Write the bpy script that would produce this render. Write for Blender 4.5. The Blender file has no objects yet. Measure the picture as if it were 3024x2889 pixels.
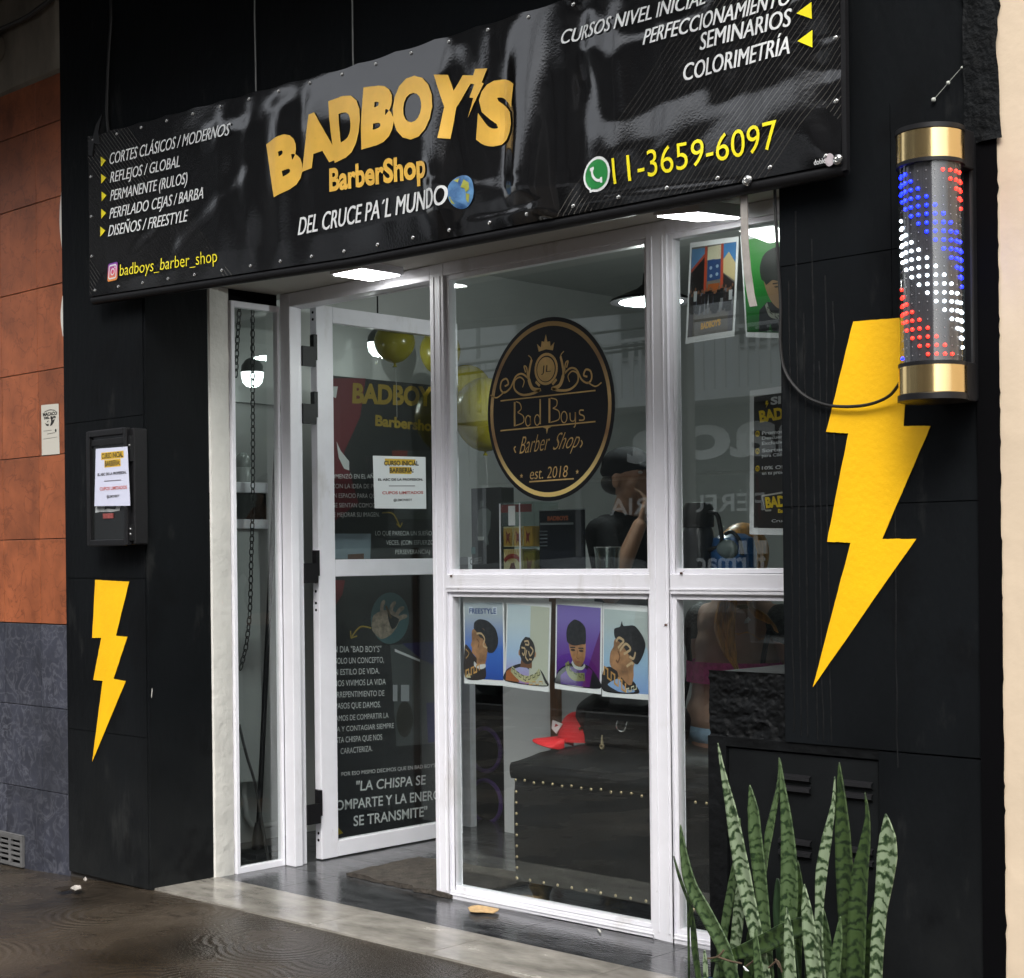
import bpy, bmesh, math, random
from mathutils import Vector, Matrix, noise
random.seed(7)
C = bpy.context.scene
col = C.collection
R = math.radians

# ------------------------------------------------------------------ camera
F_PX, YAW, ROLL, Y0, EYE = 4714.46, 0.761873, 0.0112888, 1644.22, 1.3   # source photo 3024 x 2889
cam = bpy.data.objects.new('camera', bpy.data.cameras.new('camera')); col.objects.link(cam)
cam.data.sensor_width = 36; cam.data.sensor_fit = 'HORIZONTAL'
cam.data.lens = F_PX / 3024 * 36
cam.data.shift_y = (Y0 - 1444.5) / 3024
cam.data.clip_end = 500; cam.data.clip_start = 0.05
cam.matrix_world = Matrix.Translation((0, 0, EYE)) @ Matrix.Rotation(YAW, 4, 'Z') @ Matrix.Rotation(R(90), 4, 'X') @ Matrix.Rotation(-ROLL, 4, 'Z')
C.camera = cam

# ------------------------------------------------------------------ overcast daylight
SUN_EL, SUN_AZ = R(47), R(150)
w = bpy.data.worlds.new("World"); C.world = w; w.use_nodes = True
nt = w.node_tree; bgn = nt.nodes['Background']
sky = nt.nodes.new('ShaderNodeTexSky'); sky.sky_type = 'NISHITA'; sky.sun_disc = False
sky.sun_elevation = SUN_EL; sky.sun_rotation = SUN_AZ; sky.air_density = 1.0; sky.dust_density = 4.0
hs = nt.nodes.new('ShaderNodeHueSaturation'); hs.inputs['Saturation'].default_value = 0.22
nt.links.new(sky.outputs[0], hs.inputs['Color']); nt.links.new(hs.outputs[0], bgn.inputs[0])
bgn.inputs[1].default_value = 0.15
sl = bpy.data.lights.new('sun', 'SUN'); sl.energy = 0.95; sl.angle = R(24); sl.color = (1, .96, .9)
so = bpy.data.objects.new('sun', sl); col.objects.link(so)
# sun stands in front of the facade (towards -Y), to the right
sd = Vector((.62 * math.cos(SUN_EL), -.78 * math.cos(SUN_EL), math.sin(SUN_EL))).normalized()
so.rotation_euler = sd.to_track_quat('Z', 'Y').to_euler(); so.location = (0, -3, 12)
C.view_settings.view_transform = 'Standard'; C.view_settings.look = 'None'
C.view_settings.exposure = 1.12; C.view_settings.gamma = 1
C.cycles.max_bounces = 8; C.cycles.transparent_max_bounces = 24; C.cycles.caustics_reflective = False; C.cycles.caustics_refractive = False

# ------------------------------------------------------------------ photo point -> point on a real plane
def ray(px, py):
    c, s = math.cos(ROLL), math.sin(ROLL); x = px - 1512; y = py - Y0
    u = (c * x - s * y) / F_PX; v = -(s * x + c * y) / F_PX
    return Vector((-math.sin(YAW) + u * math.cos(YAW), math.cos(YAW) + u * math.sin(YAW), v))
def at(px, py, Y):
    d = ray(px, py); t = Y / d.y; return Vector((d.x * t, Y, EYE + d.z * t))
def atx(px, py, X):
    d = ray(px, py); t = X / d.x; return Vector((X, d.y * t, EYE + d.z * t))
def z1(x, y): return (x / 1.876, y / 1.876)
def z2(x, y): return (700 + x / 1.876, y / 1.876)
def z3(x, y): return (1500 + x / 1.876, y / 1.876)
def zA(x, y): return (600 + x / 1.876, 750 + y / 1.876)
def zB(x, y): return (600 + x / 1.876, 1650 + y / 1.876)
def D(x, y): return (x / .64947, y / .64947)

# ------------------------------------------------------------------ materials
MATS = {}
def M(name, c, rough=.5, metal=0, var=0, vscale=6, bump=0, bscale=40, emit=0, spec=.5, rvar=0, stretch=None, c2=None, alpha=None):
    if name in MATS: return MATS[name]
    m = bpy.data.materials.new(name); m.use_nodes = True; n = m.node_tree; b = n.nodes['Principled BSDF']
    c = tuple(c) + (1,)
    b.inputs['Base Color'].default_value = c; b.inputs['Roughness'].default_value = rough; b.inputs['Metallic'].default_value = metal
    b.inputs['Specular IOR Level'].default_value = spec
    if emit:
        b.inputs['Emission Color'].default_value = c; b.inputs['Emission Strength'].default_value = emit
    if var or bump or rvar:
        tc = n.nodes.new('ShaderNodeTexCoord'); mp = n.nodes.new('ShaderNodeMapping')
        n.links.new(tc.outputs['Object'], mp.inputs[0])
        if stretch: mp.inputs['Scale'].default_value = stretch
    if var or rvar:
        t = n.nodes.new('ShaderNodeTexNoise'); t.inputs['Scale'].default_value = vscale; t.inputs['Detail'].default_value = 6; t.inputs['Roughness'].default_value = .6
        n.links.new(mp.outputs[0], t.inputs['Vector'])
        if var:
            r = n.nodes.new('ShaderNodeValToRGB')
            r.color_ramp.elements[0].position = .3; r.color_ramp.elements[1].position = .7
            r.color_ramp.elements[0].color = tuple(max(0, x * (1 - var)) for x in c[:3]) + (1,)
            r.color_ramp.elements[1].color = (tuple(min(1, x * (1 + var)) for x in c[:3]) if c2 is None else tuple(c2)) + (1,)
            n.links.new(t.outputs[0], r.inputs[0]); n.links.new(r.outputs[0], b.inputs['Base Color'])
        if rvar:
            mr = n.nodes.new('ShaderNodeMapRange'); mr.inputs['From Min'].default_value = .3; mr.inputs['From Max'].default_value = .7
            mr.inputs['To Min'].default_value = max(.02, rough - rvar); mr.inputs['To Max'].default_value = min(1, rough + rvar)
            n.links.new(t.outputs[0], mr.inputs[0]); n.links.new(mr.outputs[0], b.inputs['Roughness'])
    if bump:
        t2 = n.nodes.new('ShaderNodeTexNoise'); t2.inputs['Scale'].default_value = bscale; t2.inputs['Detail'].default_value = 5
        n.links.new(mp.outputs[0], t2.inputs['Vector'])
        bp = n.nodes.new('ShaderNodeBump'); bp.inputs['Strength'].default_value = bump; bp.inputs['Distance'].default_value = .01
        n.links.new(t2.outputs[0], bp.inputs['Height']); n.links.new(bp.outputs[0], b.inputs['Normal'])
    MATS[name] = m; return m
def nodes_of(m):
    n = m.node_tree; return n, n.nodes['Principled BSDF']
def add(n, typ, **kw):
    x = n.nodes.new(typ)
    for k, v in kw.items():
        if k.startswith('i_'):
            key = k[2:]; key = int(key) if key.isdigit() else key
            x.inputs[key].default_value = v
        else: setattr(x, k, v)
    return x
def ink(r, g, b):
    """flat printing ink, given as the sRGB colour of the print"""
    f = lambda v: ((v / 255 + .055) / 1.055) ** 2.4 if v > 10 else v / 255 / 12.92
    return M('ink_%d_%d_%d' % (r, g, b), (f(r) * .8, f(g) * .8, f(b) * .8), .45)

def glass_mat(name, tint, fres=.05):
    m = bpy.data.materials.new(name); m.use_nodes = True; n = m.node_tree
    for x in list(n.nodes):
        if x.type != 'OUTPUT_MATERIAL': n.nodes.remove(x)
    out = n.nodes[0]
    tr = add(n, 'ShaderNodeBsdfTransparent'); tr.inputs[0].default_value = tint + (1,)
    gl = add(n, 'ShaderNodeBsdfGlossy'); gl.inputs['Roughness'].default_value = 0.0; gl.inputs[0].default_value = (.95, 1, .98, 1)
    lw = add(n, 'ShaderNodeLayerWeight', i_0=.5)
    pw = add(n, 'ShaderNodeMath', operation='POWER'); pw.inputs[1].default_value = 4.5
    ma = add(n, 'ShaderNodeMath', operation='MULTIPLY_ADD', use_clamp=True); ma.inputs[1].default_value = 1 - fres; ma.inputs[2].default_value = fres
    mx = add(n, 'ShaderNodeMixShader')
    n.links.new(lw.outputs['Facing'], pw.inputs[0]); n.links.new(pw.outputs[0], ma.inputs[0]); n.links.new(ma.outputs[0], mx.inputs[0])
    n.links.new(tr.outputs[0], mx.inputs[1]); n.links.new(gl.outputs[0], mx.inputs[2]); n.links.new(mx.outputs[0], out.inputs[0])
    MATS[name] = m; return m

# ------------------------------------------------------------------ mesh helpers
class MB:
    def __init__(s): s.v = []; s.f = []
    def raw(s, vs, fs):
        o = len(s.v); s.v += [tuple(p) for p in vs]; s.f += [tuple(i + o for i in f) for f in fs]; return s
    def box(s, x0, x1, y0, y1, z0, z1):
        x0, x1 = min(x0, x1), max(x0, x1); y0, y1 = min(y0, y1), max(y0, y1); z0, z1 = min(z0, z1), max(z0, z1)
        return s.raw([(x0, y0, z0), (x1, y0, z0), (x1, y1, z0), (x0, y1, z0), (x0, y0, z1), (x1, y0, z1), (x1, y1, z1), (x0, y1, z1)],
                     [(0, 3, 2, 1), (4, 5, 6, 7), (0, 1, 5, 4), (1, 2, 6, 5), (2, 3, 7, 6), (3, 0, 4, 7)])
    def prism(s, pts, d):
        """closed polygon of 3-D points extruded by vector d"""
        n = len(pts); d = Vector(d); a = [Vector(p) for p in pts]
        return s.raw(a + [p + d for p in a], [tuple(range(n))[::-1], tuple(range(n, 2 * n))] + [(i, (i + 1) % n, n + (i + 1) % n, n + i) for i in range(n)])
    def tube(s, path, r, seg=10, caps=True):
        P = [Vector(p) for p in path]; n = len(P); rr = r if isinstance(r, (list, tuple)) else [r] * n; vs = []
        up = Vector((0, 0, 1)); prev = None
        for i, p in enumerate(P):
            t = (P[min(i + 1, n - 1)] - P[max(i - 1, 0)]).normalized()
            if prev is None:
                a = t.cross(up)
                if a.length < .05: a = t.cross(Vector((1, 0, 0)))
                a.normalize()
            else:
                a = prev - t * prev.dot(t); a.normalize()
            prev = a; b = t.cross(a)
            for k in range(seg):
                an = 2 * math.pi * k / seg; vs.append(p + (a * math.cos(an) + b * math.sin(an)) * rr[i])
        fs = [(i * seg + k, i * seg + (k + 1) % seg, (i + 1) * seg + (k + 1) % seg, (i + 1) * seg + k) for i in range(n - 1) for k in range(seg)]
        if caps: fs += [tuple(range(seg))[::-1], tuple(range((n - 1) * seg, n * seg))]
        return s.raw(vs, fs)
    def lathe(s, c, prof, seg=32, axis='Z', a0=0, a1=2 * math.pi, close=True):
        """prof = (radius, height) pairs"""
        vs = []; full = abs(a1 - a0 - 2 * math.pi) < 1e-6; m = seg if full else seg + 1
        for r, h in prof:
            for k in range(m):
                an = a0 + (a1 - a0) * k / seg; x, y = r * math.cos(an), r * math.sin(an)
                vs.append({'Z': (c[0] + x, c[1] + y, c[2] + h), 'Y': (c[0] + x, c[1] + h, c[2] + y), 'X': (c[0] + h, c[1] + x, c[2] + y)}[axis])
        fs = []
        for i in range(len(prof) - 1):
            for k in range(seg):
                k2 = (k + 1) % m
                fs.append((i * m + k, i * m + k2, (i + 1) * m + k2, (i + 1) * m + k))
        if close and full:
            if prof[0][0] > 1e-5: fs.append(tuple(range(m))[::-1])
            if prof[-1][0] > 1e-5: fs.append(tuple(range((len(prof) - 1) * m, len(prof) * m)))
        return s.raw(vs, fs)
    def ball(s, c, r, sc=(1, 1, 1), seg=16, rings=10):
        prof = [(math.sin(math.pi * i / rings), -math.cos(math.pi * i / rings)) for i in range(rings + 1)]
        vs = []; fs = []
        for a, h in prof:
            for k in range(seg):
                an = 2 * math.pi * k / seg
                vs.append((c[0] + r * sc[0] * a * math.cos(an), c[1] + r * sc[1] * a * math.sin(an), c[2] + r * sc[2] * h))
        for i in range(rings):
            for k in range(seg):
                fs.append((i * seg + k, i * seg + (k + 1) % seg, (i + 1) * seg + (k + 1) % seg, (i + 1) * seg + k))
        return s.raw(vs, fs)
    def torus(s, c, R1, r, seg=32, s2=8, axis='Y', a0=0, a1=2 * math.pi):
        path = []
        for k in range(seg + 1):
            an = a0 + (a1 - a0) * k / seg; x, y = R1 * math.cos(an), R1 * math.sin(an)
            path.append({'Z': (c[0] + x, c[1] + y, c[2]), 'Y': (c[0] + x, c[1], c[2] + y), 'X': (c[0], c[1] + x, c[2] + y)}[axis])
        return s.tube(path, r, s2)
ORG = {}
def mesh_obj(name, vs, fs, mat, parent=None, smooth=False, bevel=0, org=None):
    o_ = Vector(ORG.get(parent, (0, 0, 0))) if parent else Vector(org or (0, 0, 0))
    me = bpy.data.meshes.new(name); me.from_pydata([tuple(Vector(v) - o_) for v in vs], [], fs); me.update()
    bm = bmesh.new(); bm.from_mesh(me)
    bmesh.ops.remove_doubles(bm, verts=bm.verts, dist=1e-6)
    bmesh.ops.recalc_face_normals(bm, faces=bm.faces); bm.to_mesh(me); bm.free()
    if mat: me.materials.append(mat)
    o = bpy.data.objects.new(name, me); col.objects.link(o)
    if parent: o.parent = parent; ORG[o] = o_
    else: o.location = o_; ORG[o] = o_
    if smooth:
        for p in me.polygons: p.use_smooth = True
        me.set_sharp_from_angle(angle=R(40))
    if bevel:
        bv = o.modifiers.new('bevel', 'BEVEL'); bv.width = bevel; bv.segments = 2; bv.limit_method = 'ANGLE'; bv.angle_limit = R(40)
    return o
def build(mb, name, mat, parent=None, smooth=False, bevel=0, org=None):
    return mesh_obj(name, mb.v, mb.f, mat, parent, smooth, bevel, org)
def tag(o, label, cat, group=None):
    o['label'] = label; o['category'] = cat
    if group: o['group'] = group
    return o
def thing(name, label, cat, loc=(0, 0, 0), group=None):
    o = bpy.data.objects.new(name, None); o.empty_display_size = .05; col.objects.link(o); o.location = loc; ORG[o] = Vector(loc)
    return tag(o, label, cat, group)
def base_of(mb):
    xs, ys, zs = zip(*mb.v); return ((min(xs) + max(xs)) / 2, (min(ys) + max(ys)) / 2, min(zs))
def solo(mb, name, label, cat, mat, group=None, smooth=False, bevel=0):
    return tag(build(mb, name, mat, None, smooth, bevel, base_of(mb)), label, cat, group)
def struct(mb, name, mat, smooth=False):
    o = build(mb, name, mat, None, smooth); o['kind'] = 'structure'; return o
def inst(me, name, parent, loc, rot=None):
    """one more object of a shared mesh, parented (loc in world space)"""
    o = bpy.data.objects.new(name, me); col.objects.link(o); o.parent = parent; o.location = Vector(loc) - ORG[parent]; ORG[o] = Vector(loc)
    if rot: o.rotation_euler = rot
    return o

# ------------------------------------------------------------------ lettering
_tc = {}
def glyphs(body, bold=0.0, space=1.0, shear=0.0):
    key = (body, bold, space, shear)
    if key in _tc: return _tc[key]
    cu = bpy.data.curves.new('t', 'FONT'); cu.body = body; cu.size = 1; cu.offset = bold; cu.space_character = space; cu.shear = shear; cu.resolution_u = 4
    cu.fill_mode = 'FRONT'
    ob = bpy.data.objects.new('t', cu); col.objects.link(ob)
    bpy.context.view_layer.update()
    me = bpy.data.meshes.new_from_object(ob.evaluated_get(bpy.context.evaluated_depsgraph_get()))
    vs = [(v.co.x, v.co.y) for v in me.vertices]; fs = [tuple(p.vertices) for p in me.polygons]
    bpy.data.objects.remove(ob); bpy.data.curves.remove(cu); bpy.data.meshes.remove(me)
    _tc[key] = (vs, fs); return _tc[key]
CAP = .72
def lettering(parent, body, bl, br, tl, to3, mat, bold=0.0, space=1.0, cut=0, name='lettering', heavy=0, heavy3=None):
    """bl/br/tl: baseline left, baseline right, cap-top left in 2-D plane coordinates; to3 maps those into the world"""
    vs, fs = glyphs(body, bold, space)
    x0 = min(v[0] for v in vs); x1 = max(v[0] for v in vs)
    bl, br, tl = Vector(bl), Vector(br), Vector(tl)
    pts = []
    for x, y in vs:
        p = bl + (br - bl) * ((x - x0) / (x1 - x0)) + (tl - bl) * (y / CAP); pts.append((p.x, p.y, 0))
    if heavy:
        dx = (tl - bl).length * heavy; e = (br - bl).normalized() * dx
        o = flat(parent, [(p[0] - e.x, p[1] - e.y, 0) for p in pts], fs, to3, mat, cut, name)
        o2 = flat(parent, [(p[0] + e.x, p[1] + e.y, 0) for p in pts], fs, heavy3, mat, cut, name)
        bm = bmesh.new(); bm.from_mesh(o.data); bm.from_mesh(o2.data); bm.to_mesh(o.data); bm.free(); me2 = o2.data; bpy.data.objects.remove(o2); bpy.data.meshes.remove(me2); return o
    return flat(parent, pts, fs, to3, mat, cut, name)
def flat(parent, pts, fs, to3, mat, cut=0, name='lettering'):
    if cut:
        me = bpy.data.meshes.new('c'); me.from_pydata(pts, [], fs); bm = bmesh.new(); bm.from_mesh(me)
        for ax in (0, 1):
            lo = min(p[ax] for p in pts); hi = max(p[ax] for p in pts); k = lo + cut
            while k < hi:
                co = [0, 0, 0]; co[ax] = k; no = [0, 0, 0]; no[ax] = 1
                bmesh.ops.bisect_plane(bm, geom=bm.verts[:] + bm.edges[:] + bm.faces[:], plane_co=co, plane_no=no); k += cut
        bm.verts.ensure_lookup_table(); bm.verts.index_update()
        pts = [tuple(v.co) for v in bm.verts]; fs = [tuple(v.index for v in f.verts) for f in bm.faces]; bm.free(); bpy.data.meshes.remove(me)
    return mesh_obj(name, [to3(p[0], p[1]) for p in pts], fs, mat, parent)
def quad_letter(parent, ch, tl, tr, br, bl, to3, mat, bold=.04, cut=.02):
    vs, fs = glyphs(ch, bold); x0 = min(v[0] for v in vs); x1 = max(v[0] for v in vs); y0 = min(v[1] for v in vs); y1 = max(v[1] for v in vs)
    tl, tr, br, bl = map(Vector, (tl, tr, br, bl)); pts = []
    for x, y in vs:
        s = (x - x0) / (x1 - x0); t = (y - y0) / (y1 - y0); p = (bl * (1 - s) + br * s) * (1 - t) + (tl * (1 - s) + tr * s) * t; pts.append((p.x, p.y, 0))
    return flat(parent, pts, fs, to3, mat, cut)
def poly(parent, pts, to3, mat, name='print', cut=0):
    return flat(parent, [(p[0], p[1], 0) for p in pts], [tuple(range(len(pts)))], to3, mat, cut, name)
def rnd_(pts, n=5):
    P = [Vector(p) for p in pts]; m = len(P); out = []
    for i in range(m):
        p0, p1, p2, p3 = P[i - 1], P[i], P[(i + 1) % m], P[(i + 2) % m]
        for k in range(n):
            t = k / n; out.append(.5 * ((2 * p1) + (p2 - p0) * t * .8 + (p2 - p1) * 0 + (3 * (p2 - p1) - 1.6 * .5 * (p2 - p0) - .8 * .5 * (p3 - p1)) * 2 * t * t + (-2 * (p2 - p1) + .4 * (p2 - p0) + .4 * (p3 - p1)) * 2 * t ** 3))
    return out
def ell(c, a, b, n=28, rot=0, a0=0, a1=2 * math.pi):
    out = []
    for k in range(n):
        t = a0 + (a1 - a0) * k / (n if abs(a1 - a0 - 2 * math.pi) < 1e-6 else n - 1); x, y = a * math.cos(t), b * math.sin(t)
        out.append((c[0] + x * math.cos(rot) - y * math.sin(rot), c[1] + x * math.sin(rot) + y * math.cos(rot)))
    return out
def stroke(parent, path, wd, to3, mat, name='print', cut=0):
    """flat ribbon along a 2-D path; wd a number or a list"""
    P = [Vector(p) for p in path]; n = len(P); vs = []
    ww = wd if isinstance(wd, (list, tuple)) else [wd] * n
    for i, p in enumerate(P):
        t = (P[min(i + 1, n - 1)] - P[max(i - 1, 0)]); t = t.normalized() if t.length else Vector((1, 0)); q = Vector((-t.y, t.x)) * ww[i] / 2
        vs += [(p.x + q.x, p.y + q.y, 0), (p.x - q.x, p.y - q.y, 0)]
    return flat(parent, vs, [(2 * i, 2 * i + 1, 2 * i + 3, 2 * i + 2) for i in range(n - 1)], to3, mat, cut, name)
def spline(pts, n=8):
    P = [Vector(p) for p in pts]; out = []
    for i in range(len(P) - 1):
        p0 = P[max(i - 1, 0)]; p1 = P[i]; p2 = P[i + 1]; p3 = P[min(i + 2, len(P) - 1)]
        for k in range(n):
            t = k / n; out.append(.5 * ((2 * p1) + (p2 - p0) * t + (2 * p0 - 5 * p1 + 4 * p2 - p3) * t * t + (3 * p1 - p0 - 3 * p2 + p3) * t ** 3))
    out.append(P[-1]); return out
def spiral(c, r0, r1, a0, turns, n=26):
    return [(c[0] + (r0 + (r1 - r0) * k / n) * math.cos(a0 + turns * 2 * math.pi * k / n), c[1] + (r0 + (r1 - r0) * k / n) * math.sin(a0 + turns * 2 * math.pi * k / n)) for k in range(n + 1)]

# ================================================================== materials of the place
BLACK = M('black_wall_paint', (.0032, .0042, .0052), .72, spec=.11, var=.45, vscale=2.2, bump=.25, bscale=35, rvar=.14, stretch=(1, 1, .35))
nB, bB = nodes_of(BLACK)
# pale dust that has splashed up the foot of the walls
tcB = add(nB, 'ShaderNodeNewGeometry'); sx = add(nB, 'ShaderNodeSeparateXYZ'); nB.links.new(tcB.outputs['Position'], sx.inputs[0])
mrB = add(nB, 'ShaderNodeMapRange'); mrB.inputs['From Min'].default_value = 0; mrB.inputs['From Max'].default_value = .75; mrB.inputs['To Min'].default_value = 1; mrB.inputs['To Max'].default_value = 0
nB.links.new(sx.outputs['Z'], mrB.inputs[0])
nzB = add(nB, 'ShaderNodeTexNoise'); nzB.inputs['Scale'].default_value = 7; nzB.inputs['Detail'].default_value = 8
nB.links.new(tcB.outputs['Position'], nzB.inputs['Vector'])
muB = add(nB, 'ShaderNodeMath', operation='MULTIPLY'); nB.links.new(mrB.outputs[0], muB.inputs[0]); nB.links.new(nzB.outputs[0], muB.inputs[1])
mxB = add(nB, 'ShaderNodeMix', data_type='RGBA'); mxB.inputs[7].default_value = (.018, .019, .019, 1)
oldB = bB.inputs['Base Color'].links[0].from_socket
nB.links.new(oldB, mxB.inputs[6]); nB.links.new(muB.outputs[0], mxB.inputs[0]); nB.links.new(mxB.outputs[2], bB.inputs['Base Color'])
def overlay(m, colour, scale, lo, hi, amount, stretch=(1, 1, 1)):
    n, b = nodes_of(m); g = add(n, 'ShaderNodeNewGeometry'); mp = add(n, 'ShaderNodeMapping'); mp.inputs['Scale'].default_value = stretch; t = add(n, 'ShaderNodeTexNoise'); t.inputs['Scale'].default_value = scale; t.inputs['Detail'].default_value = 9; t.inputs['Roughness'].default_value = .65
    n.links.new(g.outputs['Position'], mp.inputs[0]); n.links.new(mp.outputs[0], t.inputs['Vector']); r = add(n, 'ShaderNodeMapRange'); r.inputs['From Min'].default_value = lo; r.inputs['From Max'].default_value = hi; r.inputs['To Max'].default_value = amount
    x = add(n, 'ShaderNodeMix', data_type='RGBA'); x.inputs[7].default_value = colour + (1,); n.links.new(t.outputs[0], r.inputs[0]); n.links.new(r.outputs[0], x.inputs[0])
    n.links.new(b.inputs['Base Color'].links[0].from_socket, x.inputs[6]); n.links.new(x.outputs[2], b.inputs['Base Color'])
overlay(BLACK, (.030, .031, .030), 5, .60, .74, .6, (1.6, 1, .5))
overlay(BLACK, (.0012, .0014, .0018), 3, .55, .62, .5)
def per_tile(m, amt):
    n, b = nodes_of(m); g = add(n, 'ShaderNodeNewGeometry'); r = add(n, 'ShaderNodeMapRange'); r.inputs['To Min'].default_value = 1 - amt; r.inputs['To Max'].default_value = 1 + amt; h = add(n, 'ShaderNodeHueSaturation')
    n.links.new(g.outputs['Random Per Island'], r.inputs[0]); n.links.new(r.outputs[0], h.inputs['Value']); n.links.new(b.inputs['Base Color'].links[0].from_socket, h.inputs['Color']); n.links.new(h.outputs[0], b.inputs['Base Color'])
ROUGHB = M('rough_black_plaster', (.004, .0048, .0055), .7, spec=.14, var=.5, vscale=18, bump=1.0, bscale=55)
TAR = M('black_bitumen', (.0035, .004, .0045), .55, spec=.16, var=.5, vscale=9, bump=.6, bscale=30)
DEEP = M('deep_black', (.002, .002, .0025), .8, spec=.05)
ALU = M('white_aluminium', (.76, .76, .81), .36, var=.04, vscale=9, rvar=.06, spec=.4)
WPLAS = M('white_plaster', (.62, .61, .57), .8, var=.12, vscale=5, bump=.5, bscale=25)
SOFF = M('soffit_paint', (.50, .49, .45), .75, var=.08, vscale=3, bump=.12, bscale=20)
INWALL = M('interior_wall', (.44, .46, .45), .7, var=.06, vscale=2)
CREAM = M('cream_plaster', (.61, .495, .365), .85, var=.06, vscale=3, bump=.45, bscale=9)
GREYPL = M('grey_plaster', (.21, .185, .15), .9, var=.3, vscale=5, bump=.5, bscale=22, stretch=(1, 1, .4))
YEL = M('yellow_wall_paint', (.90, .50, .003), .5, var=.10, vscale=4, bump=.12, bscale=60)
GOLDP = M('gold_print', (.84, .50, .085), .3, var=.14, vscale=6, spec=.5)
GOLD = M('brass', (.83, .62, .30), .2, metal=1, var=.05, vscale=4)
GOLDF = M('gold_foil', (.66, .44, .17), .36, metal=.25, var=.3, vscale=7)
WHITEP = M('white_print', (.72, .74, .74), .32)
YELP = M('yellow_print', (.86, .74, .02), .32)
PAPER = M('white_paper', (.74, .76, .78), .5, bump=.15, bscale=18)
BLK = M('black_plastic', (.008, .008, .009), .42, spec=.3, var=.2, vscale=20)
BLKM = M('black_metal', (.008, .008, .009), .5, spec=.25, bump=.1, bscale=60)
RUBBER = M('black_cable', (.008, .008, .008), .5)
CHROME = M('bright_steel', (.75, .75, .73), .22, metal=1)
GLASS = glass_mat('window_glass', (.97, .988, .982), .085)
CLEAR = glass_mat('clear_plastic', (.9, .93, .92), .04)
LAMP = M('lamp_diffuser', (1, 1, .97), .5, emit=9)
LAMP2 = M('glowing_glass', (.85, 1, .97), .5, emit=1.6)

# ------------------------------------------------------------------ tiles (real gaps between real tiles)
def tiles(mb, xs, ys, z0, z1, gap=.0015):
    for i in range(len(xs) - 1):
        for j in range(len(ys) - 1): mb.box(xs[i] + gap, xs[i + 1] - gap, ys[j] + gap, ys[j + 1] - gap, z0, z1)
    return mb
def frange(a, b, s): 
    out = []; x = a
    while x < b - 1e-6: out.append(x); x += s
    return out + [b]
def stone(name, c, c2, rough, rv, scale, stretch, bump=.1):
    return M(name, c, rough, var=.4, vscale=scale, rvar=rv, c2=c2, stretch=stretch, bump=bump, bscale=30)
LTILE = stone('pale_travertine_tile', (.22, .205, .18), (.36, .34, .30), .2, .1, 3.5, (1, 2.2, 1))
DTILE = stone('dark_slate_tile', (.018, .019, .021), (.075, .078, .082), .17, .1, 5, (1, 2.4, 1))
def veined(name, base, vein, rough, vs, th, warp=1.2):
    m = M(name, base, rough, var=.35, vscale=vs * .6)
    n, b = nodes_of(m); tc = add(n, 'ShaderNodeTexCoord')
    nz = add(n, 'ShaderNodeTexNoise'); nz.inputs['Scale'].default_value = vs; nz.inputs['Detail'].default_value = 7; nz.inputs['Distortion'].default_value = warp
    n.links.new(tc.outputs['Object'], nz.inputs['Vector'])
    su = add(n, 'ShaderNodeMath', operation='SUBTRACT'); su.inputs[1].default_value = .5; ab = add(n, 'ShaderNodeMath', operation='ABSOLUTE')
    mr = add(n, 'ShaderNodeMapRange'); mr.inputs['From Min'].default_value = 0; mr.inputs['From Max'].default_value = th; mr.inputs['To Min'].default_value = 1; mr.inputs['To Max'].default_value = 0
    n2 = add(n, 'ShaderNodeTexNoise'); n2.inputs['Scale'].default_value = 5; n.links.new(tc.outputs['Object'], n2.inputs['Vector'])
    mu = add(n, 'ShaderNodeMath', operation='MULTIPLY'); mx = add(n, 'ShaderNodeMix', data_type='RGBA'); mx.inputs[7].default_value = vein + (1,)
    n.links.new(nz.outputs[0], su.inputs[0]); n.links.new(su.outputs[0], ab.inputs[0]); n.links.new(ab.outputs[0], mr.inputs[0])
    n.links.new(mr.outputs[0], mu.inputs[0]); n.links.new(n2.outputs[0], mu.inputs[1]); n.links.new(mu.outputs[0], mx.inputs[0])
    n.links.new(b.inputs['Base Color'].links[0].from_socket, mx.inputs[6]); n.links.new(mx.outputs[2], b.inputs['Base Color'])
    return m
ORTILE = veined('orange_ceramic', (.27, .078, .029), (.10, .025, .008), .32, 9, .02, .8)
BLTILE = veined('blue_grey_ceramic', (.036, .039, .054), (.13, .135, .16), .34, 13, .05, 1.6)
per_tile(ORTILE, .16); per_tile(BLTILE, .18); per_tile(LTILE, .10); per_tile(DTILE, .25)
overlay(ORTILE, (.10, .028, .010), 6, .56, .70, .7, (1, 1, .45)); overlay(BLTILE, (.022, .024, .03), 3, .5, .7, .6); overlay(LTILE, (.12, .105, .085), 3.5, .55, .75, .6)
overlay(ALU, (.42, .40, .36), 4, .58, .72, .45, (1.5, 1.5, .5)); overlay(ALU, (.20, .17, .13), 26, .68, .74, .5)
GROUT = M('grout', (.16, .10, .07), .9)

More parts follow.
